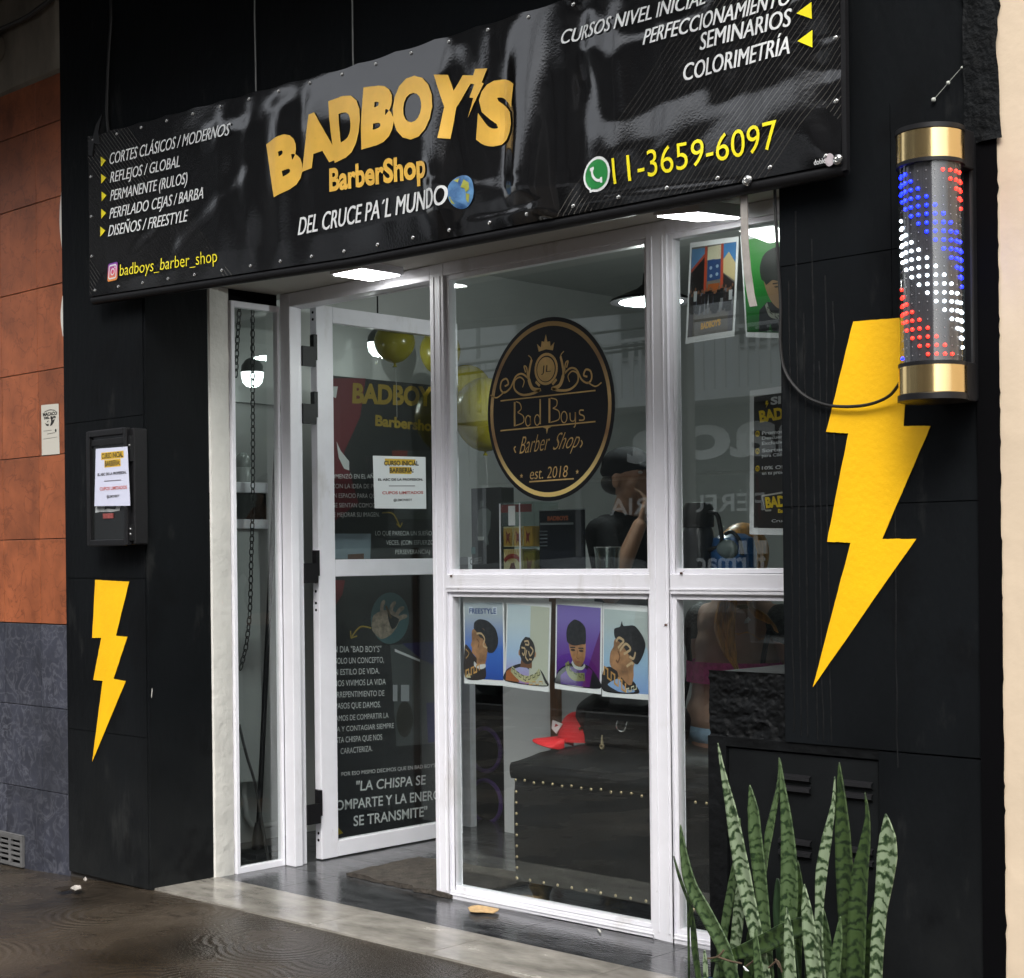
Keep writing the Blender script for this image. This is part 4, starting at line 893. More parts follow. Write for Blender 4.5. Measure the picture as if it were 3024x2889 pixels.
for c_ in range(ncol):
    an = view + (c_ - ncol / 2 + .5) * dang; k = c_ - ncol / 2
    for r0 in range(rows):
        z = 2.193 - r0 * .0205; ph = r0 - (k + .5)      # spiral phase
        x, y = PX + (IR + .002) * math.cos(an), PYY + (IR + .002) * math.sin(an)
        sband = (ph + 46) % 23
        colr = None
        if 3.5 <= sband < 8.5: colr = 'blue'
        elif 10.5 <= sband < 15.5: colr = 'white'
        elif 18.5 <= sband < 22.5: colr = 'red'
        if abs(k + .5) <= 5.5:
            if colr: inst(LM[colr], 'led', PO, (x, y, z))
            else: off.ball((x, y, z), .0013, seg=6, rings=4)
o = P(off, 'unlit_leds', M('unlit_led', (.4, .4, .42), .3), PO); o['kind'] = 'stuff'

# ================================================================== meter box on the pillar
mx0, mx1, mz0, mz1 = -5.682, -5.392, 1.362, 1.822; my = 3.475
MBX = thing('meter_box', 'black electricity meter box on the pillar with a notice taped over its window', 'meter box', (-5.53, 3.53, 1.36))
P(MB().box(mx0 + .01, mx1 + .022, my + .02, 3.559, mz0 + .002, mz1 - .002), 'case', BLKM, MBX, bevel=.006)
mb = MB().box(mx0, mx0 + .022, my, my + .022, mz0, mz1).box(mx1 - .022, mx1, my, my + .022, mz0, mz1).box(mx0 + .022, mx1 - .022, my, my + .022, mz0, mz0 + .024).box(mx0 + .022, mx1 - .022, my, my + .022, mz1 - .024, mz1)
P(mb, 'lid_frame', BLK, MBX, bevel=.003)
P(MB().box(mx0 + .022, mx1 - .022, my + .012, my + .016, mz0 + .024, mz1 - .024), 'lid_window', M('smoked_window', (.011, .012, .012), .15), MBX)
P(MB().box(mx0 + .03, mx1 - .03, my + .006, my + .011, mz1 - .06, mz1 - .035), 'lid_rib', BLK, MBX, bevel=.002)
P(MB().box(-5.60, -5.43, my + .007, my + .0115, 1.762, 1.778), 'torn_label', M('torn_label', (.13, .13, .12), .4, var=.9, vscale=60), MBX)
P(MB().box(-5.575, -5.505, my + .007, my + .0115, 1.470, 1.490), 'red_label', M('red_label', (.25, .06, .055), .5, var=.5, vscale=40), MBX)
P(MB().prism([(x, my + .010, z) for x, z in [(-5.63, 1.522), (-5.56, 1.522), (-5.57, 1.505), (-5.545, 1.510), (-5.49, 1.505), (-5.48, 1.520), (-5.45, 1.522), (-5.46, 1.498), (-5.52, 1.495), (-5.60, 1.498), (-5.635, 1.495)]], (0, .001, 0)), 'tape', M('clear_tape', (.34, .36, .36), .2, var=.4, vscale=30), MBX)
P(MB().box(mx1 + .003, mx1 + .019, my + .008, my + .03, 1.69, 1.79).box(mx1 + .003, mx1 + .019, my + .008, my + .03, 1.38, 1.44), 'hinge', BLKM, MBX)
for z in (1.405, 1.425, 1.752): P(MB().ball((mx1 + .011, my + .008, z), .005, seg=8, rings=6), 'screw', CHROME, MBX)
YHL = ink(232, 190, 60); KK = ink(40, 38, 40); RD = ink(206, 110, 105)
def notice(name, label, pts, Y, to=None, par=None, big=False):
    q = pts; o = tag(sheet(name, q, Y, M('lavender_paper', (.60, .62, .76), .4, bump=.35, bscale=14)), label, 'notice'); f = uv(q, Y)
    poly(o, [(.18, .075), (.88, .065), (.88, .185), (.18, .20)], lay(f, .0005), YHL); poly(o, [(.28, .205), (.78, .195), (.78, .325), (.28, .335)], lay(f, .0005), YHL)
    notice_text(o, f); return o
def notice_text(o, f):
    T = lambda s, a, b_, c_, m_, bo=.02: lettering(o, s, a, b_, c_, lay(f, .001), m_, bo)
    T('CURSO INICIAL', (.2, .18), (.86, .165), (.2, .09), KK, .03); T('BARBERIA:', (.3, .315), (.76, .30), (.3, .225), KK, .03)
    T('EL ABC DE LA PROFESION.', (.08, .475), (.94, .455), (.08, .43), KK, .03)
    stroke(o, [(.28, .57), (.78, .56)], .014, lay(f, .001), ink(120, 115, 125))
    T('CUPOS LIMITADOS', (.15, .73), (.94, .71), (.15, .675), RD, .03); T('@LEMONBOY', (.36, .86), (.72, .85), (.36, .815), KK, .01)
notice('paper_notice', 'lavender paper course notice taped to the black meter box', C4([(283, 1326), (376, 1319), (384, 1494), (279, 1495)], my - .003), my - .003)
# the same notice inside the door pane
DXN = -5.326
pts = [atx(*zA(*p), DXN) for p in [(940, 1118), (1232, 1126), (1236, 1413), (950, 1410)]]
tl_, tr_, br_, bl_ = pts
def fN(s, t_, o=0):
    p = (tl_ * (1 - s) + tr_ * s) * (1 - t_) + (bl_ * (1 - s) + br_ * s) * t_; return (DXN + o, p.y, p.z)
mb = MB().raw([fN(0, 0), fN(1, 0), fN(1, 1), fN(0, 1), fN(0, 0, -.0012), fN(1, 0, -.0012), fN(1, 1, -.0012), fN(0, 1, -.0012)], [(0, 1, 2, 3), (7, 6, 5, 4), (0, 4, 5, 1), (1, 5, 6, 2), (2, 6, 7, 3), (3, 7, 4, 0)])
o = tag(build(mb, 'paper_notice', PAPER, org=base_of(mb)), 'white paper course notice taped on the open glass door', 'notice')
fl2 = lambda s, t_, k=0: fN(s, t_, k)
poly(o, [(.22, .05), (.80, .05), (.80, .165), (.22, .165)], lay(fl2, .0005), YHL); poly(o, [(.30, .20), (.72, .20), (.72, .335), (.30, .335)], lay(fl2, .0005), YHL); notice_text(o, fl2)

# ================================================================== oval sign on the glass
OY = Y + .0265; oc = at(1622, 1209, OY); oa, ob = .308, .330
OS = thing('oval_sign', 'black oval window sign with gold ring, crest and lettering', 'sign', (oc.x, OY, oc.z - ob))
def oe(k, n_=72): return [(oc.x + x * oa * k, oc.z + z * ob * k) for x, z in ell((0, 0), 1, 1, n_)]
P(MB().prism([(x, OY, z) for x, z in oe(1)], (0, -.002, 0)), 'disc', M('sign_black', (.006, .006, .007), .3), OS)
SO = lambda o=.0026: (lambda x, z: (x, OY - o, z))
a_, b_ = oe(.955), oe(.905); mb = MB(); n_ = len(a_)
mb.raw([(x, OY - .0026, z) for x, z in a_ + b_], [(i, (i + 1) % n_, n_ + (i + 1) % n_, n_ + i) for i in range(n_)])
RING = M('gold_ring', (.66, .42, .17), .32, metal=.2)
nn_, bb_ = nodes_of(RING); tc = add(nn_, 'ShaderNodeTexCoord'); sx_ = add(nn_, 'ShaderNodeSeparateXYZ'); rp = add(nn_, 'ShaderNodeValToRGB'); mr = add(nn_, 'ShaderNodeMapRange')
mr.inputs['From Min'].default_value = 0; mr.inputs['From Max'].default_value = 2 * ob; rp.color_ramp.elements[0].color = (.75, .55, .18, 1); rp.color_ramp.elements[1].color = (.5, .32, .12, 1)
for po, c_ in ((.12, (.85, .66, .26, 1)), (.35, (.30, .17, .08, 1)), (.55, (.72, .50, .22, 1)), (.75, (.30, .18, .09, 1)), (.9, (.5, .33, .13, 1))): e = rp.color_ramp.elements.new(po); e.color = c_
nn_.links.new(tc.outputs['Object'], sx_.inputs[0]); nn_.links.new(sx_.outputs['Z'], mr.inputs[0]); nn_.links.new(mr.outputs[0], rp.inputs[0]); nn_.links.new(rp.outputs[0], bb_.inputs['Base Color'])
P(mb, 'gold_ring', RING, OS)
def zO(x, y): return (1430 + x / 3.235, 920 + y / 3.235)
def Op(p): q = at(*zO(*p), OY - .003); return (q.x, q.z)
def ol(path, wd, sm=True): stroke(OS, spline([Op(p) for p in path], 6) if sm else [Op(p) for p in path], wd, SO(), GOLDF, 'ornament')
ol([(155, 855), (1062, 755)], .005, False); ol([(155, 1140), (1062, 1052)], .005, False); ol([(430, 1628), (855, 1598)], .005, False)
poly(OS, [Op(p) for p in [(552, 1105), (590, 1120), (597, 1172), (610, 1118), (660, 1092)]], SO(), GOLDF, 'ornament')
ringstroke(OS, Op((590, 550)), .052, .053, .010, SO(), GOLDF, 'ornament'); poly(OS, ell(Op((588, 552)), .043, .044), SO(), GOLDF, 'ornament')
K9 = M('sign_black', (0, 0, 0)); lettering(OS, 'JL', Op((545, 585)), Op((635, 575)), Op((550, 515)), SO(.0032), K9, -.01)
poly(OS, [Op(p) for p in [(520, 385), (503, 310), (540, 345), (548, 285), (572, 290), (588, 218), (603, 290), (628, 285), (633, 335), (670, 292), (655, 372), (590, 362)]], SO(), GOLDF, 'ornament')
for sgn in (-1, 1):
    def mi(p):
        x, y = p; s_ = (x - 590) * sgn; return (590 + s_, y - (0.115 * (s_) if True else 0))
    def om(path, wd): ol([mi(p) for p in path], wd)
    # path drawn for the right half, x measured from the middle line 590
    om([(640, 740), (720, 770), (820, 770), (890, 710), (890, 630), (840, 600), (800, 640), (815, 700)], [.010 - .00015 * k for k in range(43)])
    om([(760, 620), (820, 570), (880, 590), (930, 690), (990, 730), (1025, 690), (1015, 620), (970, 600), (950, 650), (985, 670)], .007)
    om([(985, 720), (1060, 770), (1120, 740)], .005)
    om([(650, 745), (720, 720), (755, 620), (745, 520), (730, 440), (760, 400)], [.014] * 12 + [.010] * 12 + [.004] * 7)
    om([(765, 620), (775, 520), (800, 500), (785, 560)], .006)
    om([(650, 705), (690, 660)], .010)
# "Bad Boys": tall narrow capitals
ol([(290, 865), (290, 1098)], .009, False); ol([(302, 862), (340, 880), (352, 930), (318, 965)], .004); ol([(318, 965), (372, 1000), (372, 1060), (302, 1090)], .004)
ol([(622, 830), (622, 1065)], .009, False); ol([(634, 828), (690, 845), (690, 900), (655, 925)], .004); ol([(655, 925), (712, 955), (712, 1030), (634, 1060)], .004)
for c_, rx, ry in (((418, 1045), .0125, .019), ((505, 1038), .0125, .019), ((762, 1010), .014, .02)): ringstroke(OS, Op(c_), rx, ry, .004, SO(), GOLDF, 'ornament')
ol([(440, 1000), (440, 1085)], .005, False); ol([(534, 838), (534, 1078)], .007, False); ol([(818, 968), (825, 1040), (862, 1040), (868, 962)], .004); ol([(870, 962), (870, 1080), (855, 1108)], .005)
ol([(950, 945), (915, 945), (912, 980), (950, 1000), (950, 1035), (905, 1040)], .005)
def oslant(body, bl_, br_, tl_, bo=0.0): lettering(OS, body, Op(bl_), Op(br_), Op(tl_), SO(), GOLDF, bo)
oslant('Barber', (335, 1362), (605, 1325), (372, 1185), -.012); oslant('Shop', (650, 1325), (885, 1300), (715, 1150), -.012)
ol([(300, 1290), (285, 1310), (300, 1350)], .005); ol([(925, 1230), (935, 1262), (915, 1300)], .005)
oslant('est. 2018', (432, 1605), (790, 1582), (445, 1490), -.008)
for c_ in ((355, 1572), (888, 1532)):
    cx, cz = Op(c_); poly(OS, [(cx + (.0085 if k % 2 == 0 else .0035) * math.sin(k * math.pi / 5), cz + (.0095 if k % 2 == 0 else .004) * math.cos(k * math.pi / 5)) for k in range(10)], SO(), GOLDF, 'ornament')

# ================================================================== prints behind the glass
PYP = Y + .040
def zP(x, y): return (1340 + x / 3.168, 1740 + y / 3.168)
def grad(name, stops, axis='X', lo=0, hi=1):
    m = M(name, (.5, .5, .5), .4); n, b = nodes_of(m); tc = add(n, 'ShaderNodeTexCoord'); sp = add(n, 'ShaderNodeSeparateXYZ'); mr = add(n, 'ShaderNodeMapRange'); rp = add(n, 'ShaderNodeValToRGB')
    mr.inputs['From Min'].default_value = lo; mr.inputs['From Max'].default_value = hi
    n.links.new(tc.outputs['Object'], sp.inputs[0]); n.links.new(sp.outputs[axis], mr.inputs[0]); n.links.new(mr.outputs[0], rp.inputs[0]); n.links.new(rp.outputs[0], b.inputs['Base Color'])
    f = lambda v: (v / 255) ** 2.2 * .85
    for i, (po, c_) in enumerate(stops):
        e = rp.color_ramp.elements[i] if i < 2 else rp.color_ramp.elements.new(po); e.position = po; e.color = (f(c_[0]), f(c_[1]), f(c_[2]), 1)
    return m
def photo(label, quad, zf, bgm, art, mar=(.03, .065, .03, .06), cat='photo print', name='haircut_print', group='haircut prints taped in the window', Yp=PYP):
    q = C4([zf(*p) for p in quad], Yp); o = tag(sheet(name, q, Yp, PAPER, bend=.004), label, cat, group); f = uv(q, Yp, .004)
    l_, t_, r_, b_ = mar
    flat(o, [(l_ + (1 - l_ - r_) * i / 6, t_ + (1 - t_ - b_) * j / 6, 0) for j in range(7) for i in range(7)], [(j * 7 + i, j * 7 + i + 1, (j + 1) * 7 + i + 1, (j + 1) * 7 + i) for j in range(6) for i in range(6)], lay(f, .0006), bgm, 0, 'picture')
    art(o, lambda k: lay(f, .0006 + .0005 * k)); return o
SK = M('print_skin', (.30, .155, .07), .45, var=.65, vscale=15); SKD = ink(120, 80, 50); HAIR = M('print_hair', (.006, .006, .008), .45, var=.7, vscale=60, c2=(.02, .02, .024)); CLOTH = ink(24, 25, 32); PATG = ink(196, 152, 84); PATW = ink(200, 200, 170); LINE = ink(206, 180, 140)
def greek(o, L, path, wd, m_, k): stroke(o, path, wd, L(k), m_, 'picture')
def zig(x0, y0, x1, y1, n_, amp):
    out = []
    for i in range(n_ + 1):
        t_ = i / n_; x, y = x0 + (x1 - x0) * t_, y0 + (y1 - y0) * t_; out += [(x, y - amp * (i % 2)), (x, y - amp * ((i + 1) % 2))]
    return out
def art1(o, L):
    poly(o, [(.14, .115), (.84, .115), (.84, .20), (.14, .20)], L(1), ink(210, 222, 236), 'picture'); lettering(o, 'FREESTYLE', (.16, .19), (.82, .19), (.16, .13), L(2), ink(28, 64, 132), .02)
    poly(o, rnd_([(.03, .56), (.16, .60), (.28, .68), (.52, .76), (.53, .93), (.03, .93)]), L(1), ink(44, 34, 30), 'picture')
    poly(o, rnd_([(.25, .37), (.21, .43), (.215, .50), (.185, .55), (.21, .58), (.22, .64), (.33, .70), (.34, .78), (.52, .79), (.60, .63), (.66, .5), (.5, .36)]), L(2), SK, 'picture')
    poly(o, rnd_([(.27, .36), (.29, .29), (.42, .255), (.62, .275), (.80, .36), (.86, .47), (.84, .56), (.74, .63), (.62, .63), (.58, .56), (.50, .48), (.42, .46), (.32, .39)]), L(3), HAIR, 'picture')
    poly(o, rnd_([(.27, .74), (.36, .775), (.54, .765), (.55, .80), (.44, .825), (.28, .80)]), L(3), ink(216, 222, 226), 'picture')
    stroke(o, spline([(.34, .42), (.46, .42), (.54, .48), (.50, .55), (.60, .58)]), .022, L(4), LINE, 'picture'); stroke(o, spline([(.34, .48), (.40, .52), (.37, .58)]), .018, L(4), SKD, 'picture')
    greek(o, L, zig(.06, .92, .40, .84, 5, .07), .028, PATG, 4); poly(o, [(.03, .93), (.14, .87), (.18, .93)], L(4), PATW, 'picture'); stroke(o, spline([(.05, .60), (.14, .65), (.06, .71)]), .012, L(4), PATG, 'picture')
def art2(o, L):
    poly(o, [(.56, .065), (.97, .065), (.97, .94), (.56, .94)], L(.5), ink(196, 202, 186), 'picture')
    poly(o, rnd_([(.03, .82), (.18, .76), (.38, .72), (.64, .72), (.82, .77), (.92, .85), (.95, .94), (.03, .94)]), L(1), ink(26, 24, 26), 'picture')
    poly(o, [(.04, .83), (.16, .78), (.36, .93), (.03, .93)], L(2), ink(168, 98, 46), 'picture')
    poly(o, [(.38, .64), (.62, .64), (.62, .76), (.36, .76)], L(2), SKD, 'picture')
    poly(o, ell((.51, .57), .175, .15, 24), L(3), HAIR, 'picture'); poly(o, [(.38, .47), (.46, .415), (.56, .42), (.66, .50)], L(3), HAIR, 'picture')
    for e_ in ((.335, .60), (.68, .60)): poly(o, ell(e_, .025, .035, 12), L(2.5), SK, 'picture')
    for pth in ([(.44, .47), (.52, .46), (.54, .50), (.46, .50)], [(.38, .54), (.46, .55), (.44, .62), (.40, .60)], [(.58, .52), (.64, .56), (.58, .62), (.54, .57)], [(.5, .56), (.48, .64), (.54, .68)], [(.56, .66), (.62, .66)]): stroke(o, spline(pth), .02, L(4), LINE, 'picture')
    ring = spline([(.16, .79), (.32, .86), (.5, .885), (.68, .86), (.80, .78)]); stroke(o, ring, .075, L(3), ink(182, 184, 140), 'picture')
    greek(o, L, zig(.18, .82, .50, .905, 6, .035), .012, ink(70, 66, 44), 4); greek(o, L, zig(.50, .905, .80, .82, 6, .035), .012, ink(70, 66, 44), 4); greek(o, L, zig(.5, .95, .86, .92, 5, .03), .012, PATG, 4)
def art3(o, L):
    poly(o, [(.6, .94), (.97, .30), (.97, .94)], L(.5), ink(92, 22, 110), 'picture')
    poly(o, rnd_([(.03, .86), (.10, .78), (.34, .70), (.70, .70), (.90, .80), (.97, .94), (.03, .94)]), L(1), CLOTH, 'picture')
    poly(o, rnd_([(.30, .48), (.32, .40), (.64, .40), (.67, .48), (.66, .62), (.60, .70), (.53, .735), (.46, .72), (.36, .62)]), L(2), SK, 'picture')
    poly(o, rnd_([(.265, .46), (.25, .36), (.29, .28), (.42, .215), (.56, .235), (.66, .30), (.67, .46), (.58, .48), (.44, .50), (.34, .49)]), L(3), HAIR, 'picture')
    for e_ in ((.40, .55), (.575, .55)): poly(o, ell(e_, .05, .014, 12), L(3), ink(60, 40, 26), 'picture'); stroke(o, [(e_[0] - .06, e_[1] - .025), (e_[0] + .05, e_[1] - .03)], .014, L(3), HAIR, 'picture')
    stroke(o, [(.50, .55), (.485, .63), (.52, .64)], .012, L(3), SKD, 'picture'); stroke(o, [(.46, .675), (.56, .675)], .014, L(3), ink(140, 84, 70), 'picture')
    stroke(o, spline([(.38, .68), (.46, .735), (.60, .74), (.66, .70)]), .035, L(3), ink(186, 196, 190), 'picture')
    stroke(o, spline([(.27, .69), (.32, .79), (.45, .84), (.66, .83)]), .09, L(2.5), ink(126, 132, 84), 'picture'); greek(o, L, zig(.28, .76, .64, .855, 7, .04), .012, ink(40, 44, 30), 4)
def art4(o, L):
    poly(o, [(.70, .065), (.97, .065), (.97, .5), (.66, .2)], L(.5), ink(192, 204, 204), 'picture')
    poly(o, rnd_([(.03, .72), (.20, .68), (.62, .80), (.72, .86), (.74, .94), (.03, .94)]), L(1), ink(26, 24, 26), 'picture')
    poly(o, rnd_([(.27, .38), (.24, .46), (.18, .52), (.16, .62), (.20, .68), (.32, .72), (.38, .80), (.60, .86), (.66, .76), (.66, .66), (.72, .50), (.5, .30)]), L(2), SK, 'picture')
    poly(o, rnd_([(.27, .36), (.26, .27), (.38, .24), (.42, .18), (.46, .23), (.68, .22), (.84, .32), (.90, .42), (.84, .54), (.74, .63), (.64, .60), (.52, .50), (.40, .42)]), L(3), HAIR, 'picture')
    for pth in ([(.30, .40), (.36, .36), (.46, .39), (.40, .43), (.34, .47)], [(.38, .50), (.50, .42), (.60, .47), (.52, .51), (.46, .53)], [(.58, .55), (.66, .57), (.70, .50)], [(.52, .66), (.62, .62), (.66, .63)]): stroke(o, spline(pth), .028, L(4), LINE, 'picture')
    stroke(o, spline([(.34, .50), (.38, .56), (.34, .62), (.30, .60)]), .022, L(4), SKD, 'picture')
    greek(o, L, zig(.05, .77, .50, .93, 6, .09), .03, PATG, 4); stroke(o, spline([(.40, .80), (.56, .88), (.68, .86)]), .05, L(3.5), ink(24, 22, 22), 'picture'); greek(o, L, zig(.52, .94, .72, .89, 4, .04), .016, PATW, 4)
q1 = at(1385, 1760, PYP); w4 = .205
photo('haircut print headed FREESTYLE, a side view against blue', [(88, 73), (468, 72), (484, 905), (105, 882)], zP, grad('print_blue', [(0, (36, 78, 170)), (1, (176, 188, 196)), (.45, (58, 108, 200))], 'Z', .02, .27), art1)
photo('haircut print of the back of a head with carved swirls, second from the left', [(497, 80), (912, 120), (898, 965), (480, 908)], zP, grad('print_pale', [(0, (170, 110, 190)), (1, (196, 214, 224)), (.5, (170, 200, 236))], 'Z', 0, .25), art2)
photo('haircut print of a young man facing forward against purple', [(956, 88), (1390, 122), (1385, 985), (952, 930)], zP, grad('print_purple', [(0, (62, 20, 118)), (1, (126, 112, 186)), (.5, (96, 56, 150))], 'Z', .0, .26), art3)
photo('haircut print of a head in profile with a carved curl, nearest the window post', [(1394, 128), (1842, 160), (1852, 1040), (1394, 1002)], zP, grad('print_sky', [(0, (126, 160, 220)), (1, (190, 206, 208)), (.5, (160, 196, 226))], 'Z', .0, .26), art4)
for p in ((920, 100), (905, 930), (470, 885), (1360, 130)):
    q = at(*zP(*p), PYP - .003); 
def zQ(x, y): return (1800 + x / 3.273, 500 + y / 3.273)
def artg(o, L):
    poly(o, [(.05, .07), (.36, .07), (.36, .40), (.05, .36)], L(1), ink(88, 128, 168), 'picture'); poly(o, [(.62, .06), (.96, .05), (.96, .36), (.66, .2)], L(1), ink(60, 120, 176), 'picture')
    poly(o, [(.05, .30), (.30, .14), (.36, .16), (.36, .58), (.05, .60)], L(1.5), ink(30, 26, 26), 'picture'); stroke(o, [(.05, .29), (.34, .14)], .03, L(2), ink(160, 70, 50), 'picture')
    poly(o, [(.33, .06), (.38, .06), (.40, .58), (.34, .58)], L(2.5), ink(170, 70, 44), 'picture'); poly(o, [(.66, .05), (.71, .05), (.74, .58), (.68, .58)], L(2.5), ink(170, 70, 44), 'picture')
    poly(o, [(.39, .07), (.66, .06), (.66, .2), (.39, .2)], L(2), ink(190, 186, 160), 'picture'); poly(o, [(.40, .2), (.67, .19), (.67, .40), (.40, .41)], L(2), ink(38, 66, 112), 'picture')
    for c_ in ((.47, .28), (.60, .27), (.48, .36), (.6, .35)): poly(o, ell(c_, .03, .018, 8), L(3), ink(150, 170, 190), 'picture')
    poly(o, [(.70, .22), (.82, .14), (.96, .26), (.96, .44), (.72, .34)], L(1.6), ink(196, 180, 134), 'picture'); poly(o, [(.70, .34), (.96, .46), (.96, .6), (.70, .6)], L(1.8), ink(40, 32, 32), 'picture'); poly(o, [(.42, .44), (.66, .44), (.66, .58), (.42, .58)], L(2), ink(150, 80, 36), 'picture')
    poly(o, [(.05, .70), (.95, .66), (.95, .94), (.05, .94)], L(1), ink(92, 90, 96), 'picture')
    rnd = random.Random(3)
    for i in range(26):
        x = .07 + .86 * ((i * 7) % 26) / 25; y0_ = .46 + rnd.uniform(0, .06); h = .20 + rnd.uniform(0, .05); cc = rnd.choice([ink(24, 24, 26), ink(24, 24, 26), ink(40, 34, 34), ink(180, 186, 190), ink(96, 104, 120)]); k = 4 + i * .06
        poly(o, [(x - .035, y0_ + .03), (x + .035, y0_ + .03), (x + .03, y0_ + .13), (x - .03, y0_ + .13)], L(k), cc, 'picture'); poly(o, [(x - .028, y0_ + .13), (x + .028, y0_ + .13), (x + .02, y0_ + h), (x - .02, y0_ + h)], L(k), rnd.choice([ink(30, 30, 34), ink(120, 122, 126), ink(26, 26, 30)]), 'picture')
        poly(o, ell((x, y0_ + .012), .018, .02, 8), L(k), ink(120, 84, 62), 'picture')
    lettering(o, "BADBOY'S", (.32, .88), (.72, .865), (.32, .82), L(3), ink(226, 170, 40), .05)
photo('photo poster of a group of people in front of a building', [(780, 712), (1250, 650), (1213, 1615), (740, 1690)], zQ, ink(110, 106, 100), artg, (.04, .05, .04, .06), 'poster', 'group_photo_poster', None, Y + .045)
def artm(o, L0):
    L = lambda k: (lambda s_, t_, f=L0(k): f(s_ - .27, t_))
    poly(o, [(.55, .94), (.58, .74), (.74, .66), (1.04, .68), (1.04, .94)], L(1), ink(30, 30, 34), 'picture')
    poly(o, rnd_([(.70, .50), (.72, .40), (1.04, .38), (1.04, .70), (.94, .72), (.80, .64)]), L(2), ink(150, 118, 84), 'picture')
    poly(o, rnd_([(.64, .44), (.62, .34), (.68, .24), (.80, .18), (1.04, .17), (1.04, .46), (.86, .46), (.74, .50), (.70, .47)]), L(3), ink(16, 24, 20), 'picture')
    stroke(o, spline([(.72, .68), (.80, .78), (1.0, .80)]), .05, L(3), ink(150, 152, 140), 'picture'); greek(o, L, zig(.74, .74, 1.0, .84, 5, .03), .012, ink(60, 62, 54), 4)
    poly(o, ell((.93, .525), .045, .008, 8), L(3), ink(40, 28, 20), 'picture'); stroke(o, [(.86, .495), (.98, .49)], .012, L(3.2), ink(30, 22, 18), 'picture')
qg = [(1290, 640), (1790, 590), (1790, 1690), (1330, 1735)]
photo('green backed poster of a young man, half behind the pillar', [(1262, 640), (1790, 565), (1800, 1640), (1325, 1625)], zQ, grad('print_green', [(0, (34, 70, 36)), (1, (70, 150, 70)), (.5, (24, 128, 44))], 'Z', 0, .33), artm, (.03, .05, 0, .05), 'poster', 'portrait_poster', None, Y + .046)
def zR(x, y): return (1900 + x / 1.705, 600 + y / 1.705)
def arts(o, L):
    yw = ink(250, 214, 30); wh = ink(228, 230, 232)
    poly(o, [(.10, .6), (.9, .5), (.9, .8), (.15, .9)], L(.4), ink(52, 22, 20), 'picture')
    poly(o, [(.265, .085), (.30, .085), (.285, .10), (.31, .10), (.265, .135), (.278, .11), (.255, .11)], L(1), yw, 'picture')
    lettering(o, 'SI', (.34, .115), (.50, .115), (.34, .065), L(1), wh, .04); lettering(o, "BADBOY'S", (.17, .225), (1.05, .205), (.15, .15), L(1), yw, .05)
    for i, (a, b2) in enumerate((('Promos y', 'Descuentos'), ('Sorteos', 'para Clientes'), ('10% OFF', 'en tu proximo'))):
        y_ = .315 + i * .12; ringstroke(o, (.13, y_ - .01), .03, .016, .010, L(1), yw, 'picture'); stroke(o, [(.115, y_ - .012), (.13, y_ - .002), (.155, y_ - .026)], .009, L(1.5), yw, 'picture')
        lettering(o, a, (.20, y_), (.62, y_), (.20, y_ - .024), L(1), wh, .03); lettering(o, b2, (.20, y_ + .034), (.66, y_ + .034), (.20, y_ + .012), L(1), wh, .02)
    lettering(o, 'Exclusivos', (.20, .385), (.62, .385), (.20, .362), L(1), wh, .02)
    fr = [(.20, .735), (.52, .715), (1.0, .70), (1.0, .82), (.26, .835), (.20, .735)]; stroke(o, fr, .012, L(1), ink(190, 186, 180), 'picture')
    lettering(o, "BADBOY'S", (.27, .815), (1.0, .79), (.25, .745), L(1.5), yw, .05); lettering(o, 'BarberShop', (.46, .85), (.85, .845), (.46, .825), L(1.5), yw, .03); lettering(o, 'Cruce', (.36, .915), (.62, .912), (.36, .895), L(1), wh, .01)
photo('black promotion poster with yellow lettering cut off by the pillar', [(535, 945), (860, 900), (860, 1675), (538, 1668)], zR, M('poster_black', (.014, .010, .009), .4), arts, (.07, .045, .02, .045), 'poster', 'promotion_poster', None, Y + .044)

# ================================================================== bench, bag, cap
LEA = M('black_leather', (.008, .0085, .009), .42, spec=.3, var=.3, vscale=6, bump=.35, bscale=22, rvar=.08)
bx0, bx1, by0, by1 = -4.085, -2.45, 4.285, 4.86
BE = thing('bench', 'long black upholstered bench with rows of brass nails', 'bench', ((bx0 + bx1) / 2, 4.55, 0))
def softbox(x0, x1, y0, y1, z0, z1, bulge, wob, n_=26):
    mb = MB(); vs = []
    for j in range(n_ + 1):
        for i in range(n_ + 1):
            s, t = i / n_, j / n_; e = min(1, 6 * min(s, 1 - s)) ** .5 * min(1, 6 * min(t, 1 - t)) ** .5
            vs.append((x0 + (x1 - x0) * s, y0 + (y1 - y0) * t, z1 + bulge * e + wob * noise.noise(Vector((s * 8, t * 5, z1 * 9)))))
    mb.raw(vs, [(j * (n_ + 1) + i, j * (n_ + 1) + i + 1, (j + 1) * (n_ + 1) + i + 1, (j + 1) * (n_ + 1) + i) for j in range(n_) for i in range(n_)])
    for (ax, ay), (bx_, by_) in (((x0, y0), (x1, y0)), ((x1, y0), (x1, y1)), ((x1, y1), (x0, y1)), ((x0, y1), (x0, y0))):
        vs = []
        for j in range(9):
            for i in range(n_ + 1):
                s = i / n_; t = j / 8; d = (.008 * math.sin(math.pi * t) + .004 * noise.noise(Vector((s * 14, t * 3, ax * 3)))) * (0 if j in (0, 8) else 1)
                nx_, ny_ = (by_ - ay), -(bx_ - ax); L_ = math.hypot(nx_, ny_); vs.append((ax + (bx_ - ax) * s + nx_ / L_ * d, ay + (by_ - ay) * s + ny_ / L_ * d, z1 + (z0 - z1) * t + (wob * noise.noise(Vector((0, 0, z1 * 9))) if j == 0 else 0)))
        mb.raw(vs, [(j * (n_ + 1) + i, j * (n_ + 1) + i + 1, (j + 1) * (n_ + 1) + i + 1, (j + 1) * (n_ + 1) + i) for j in range(8) for i in range(n_)])
    return mb
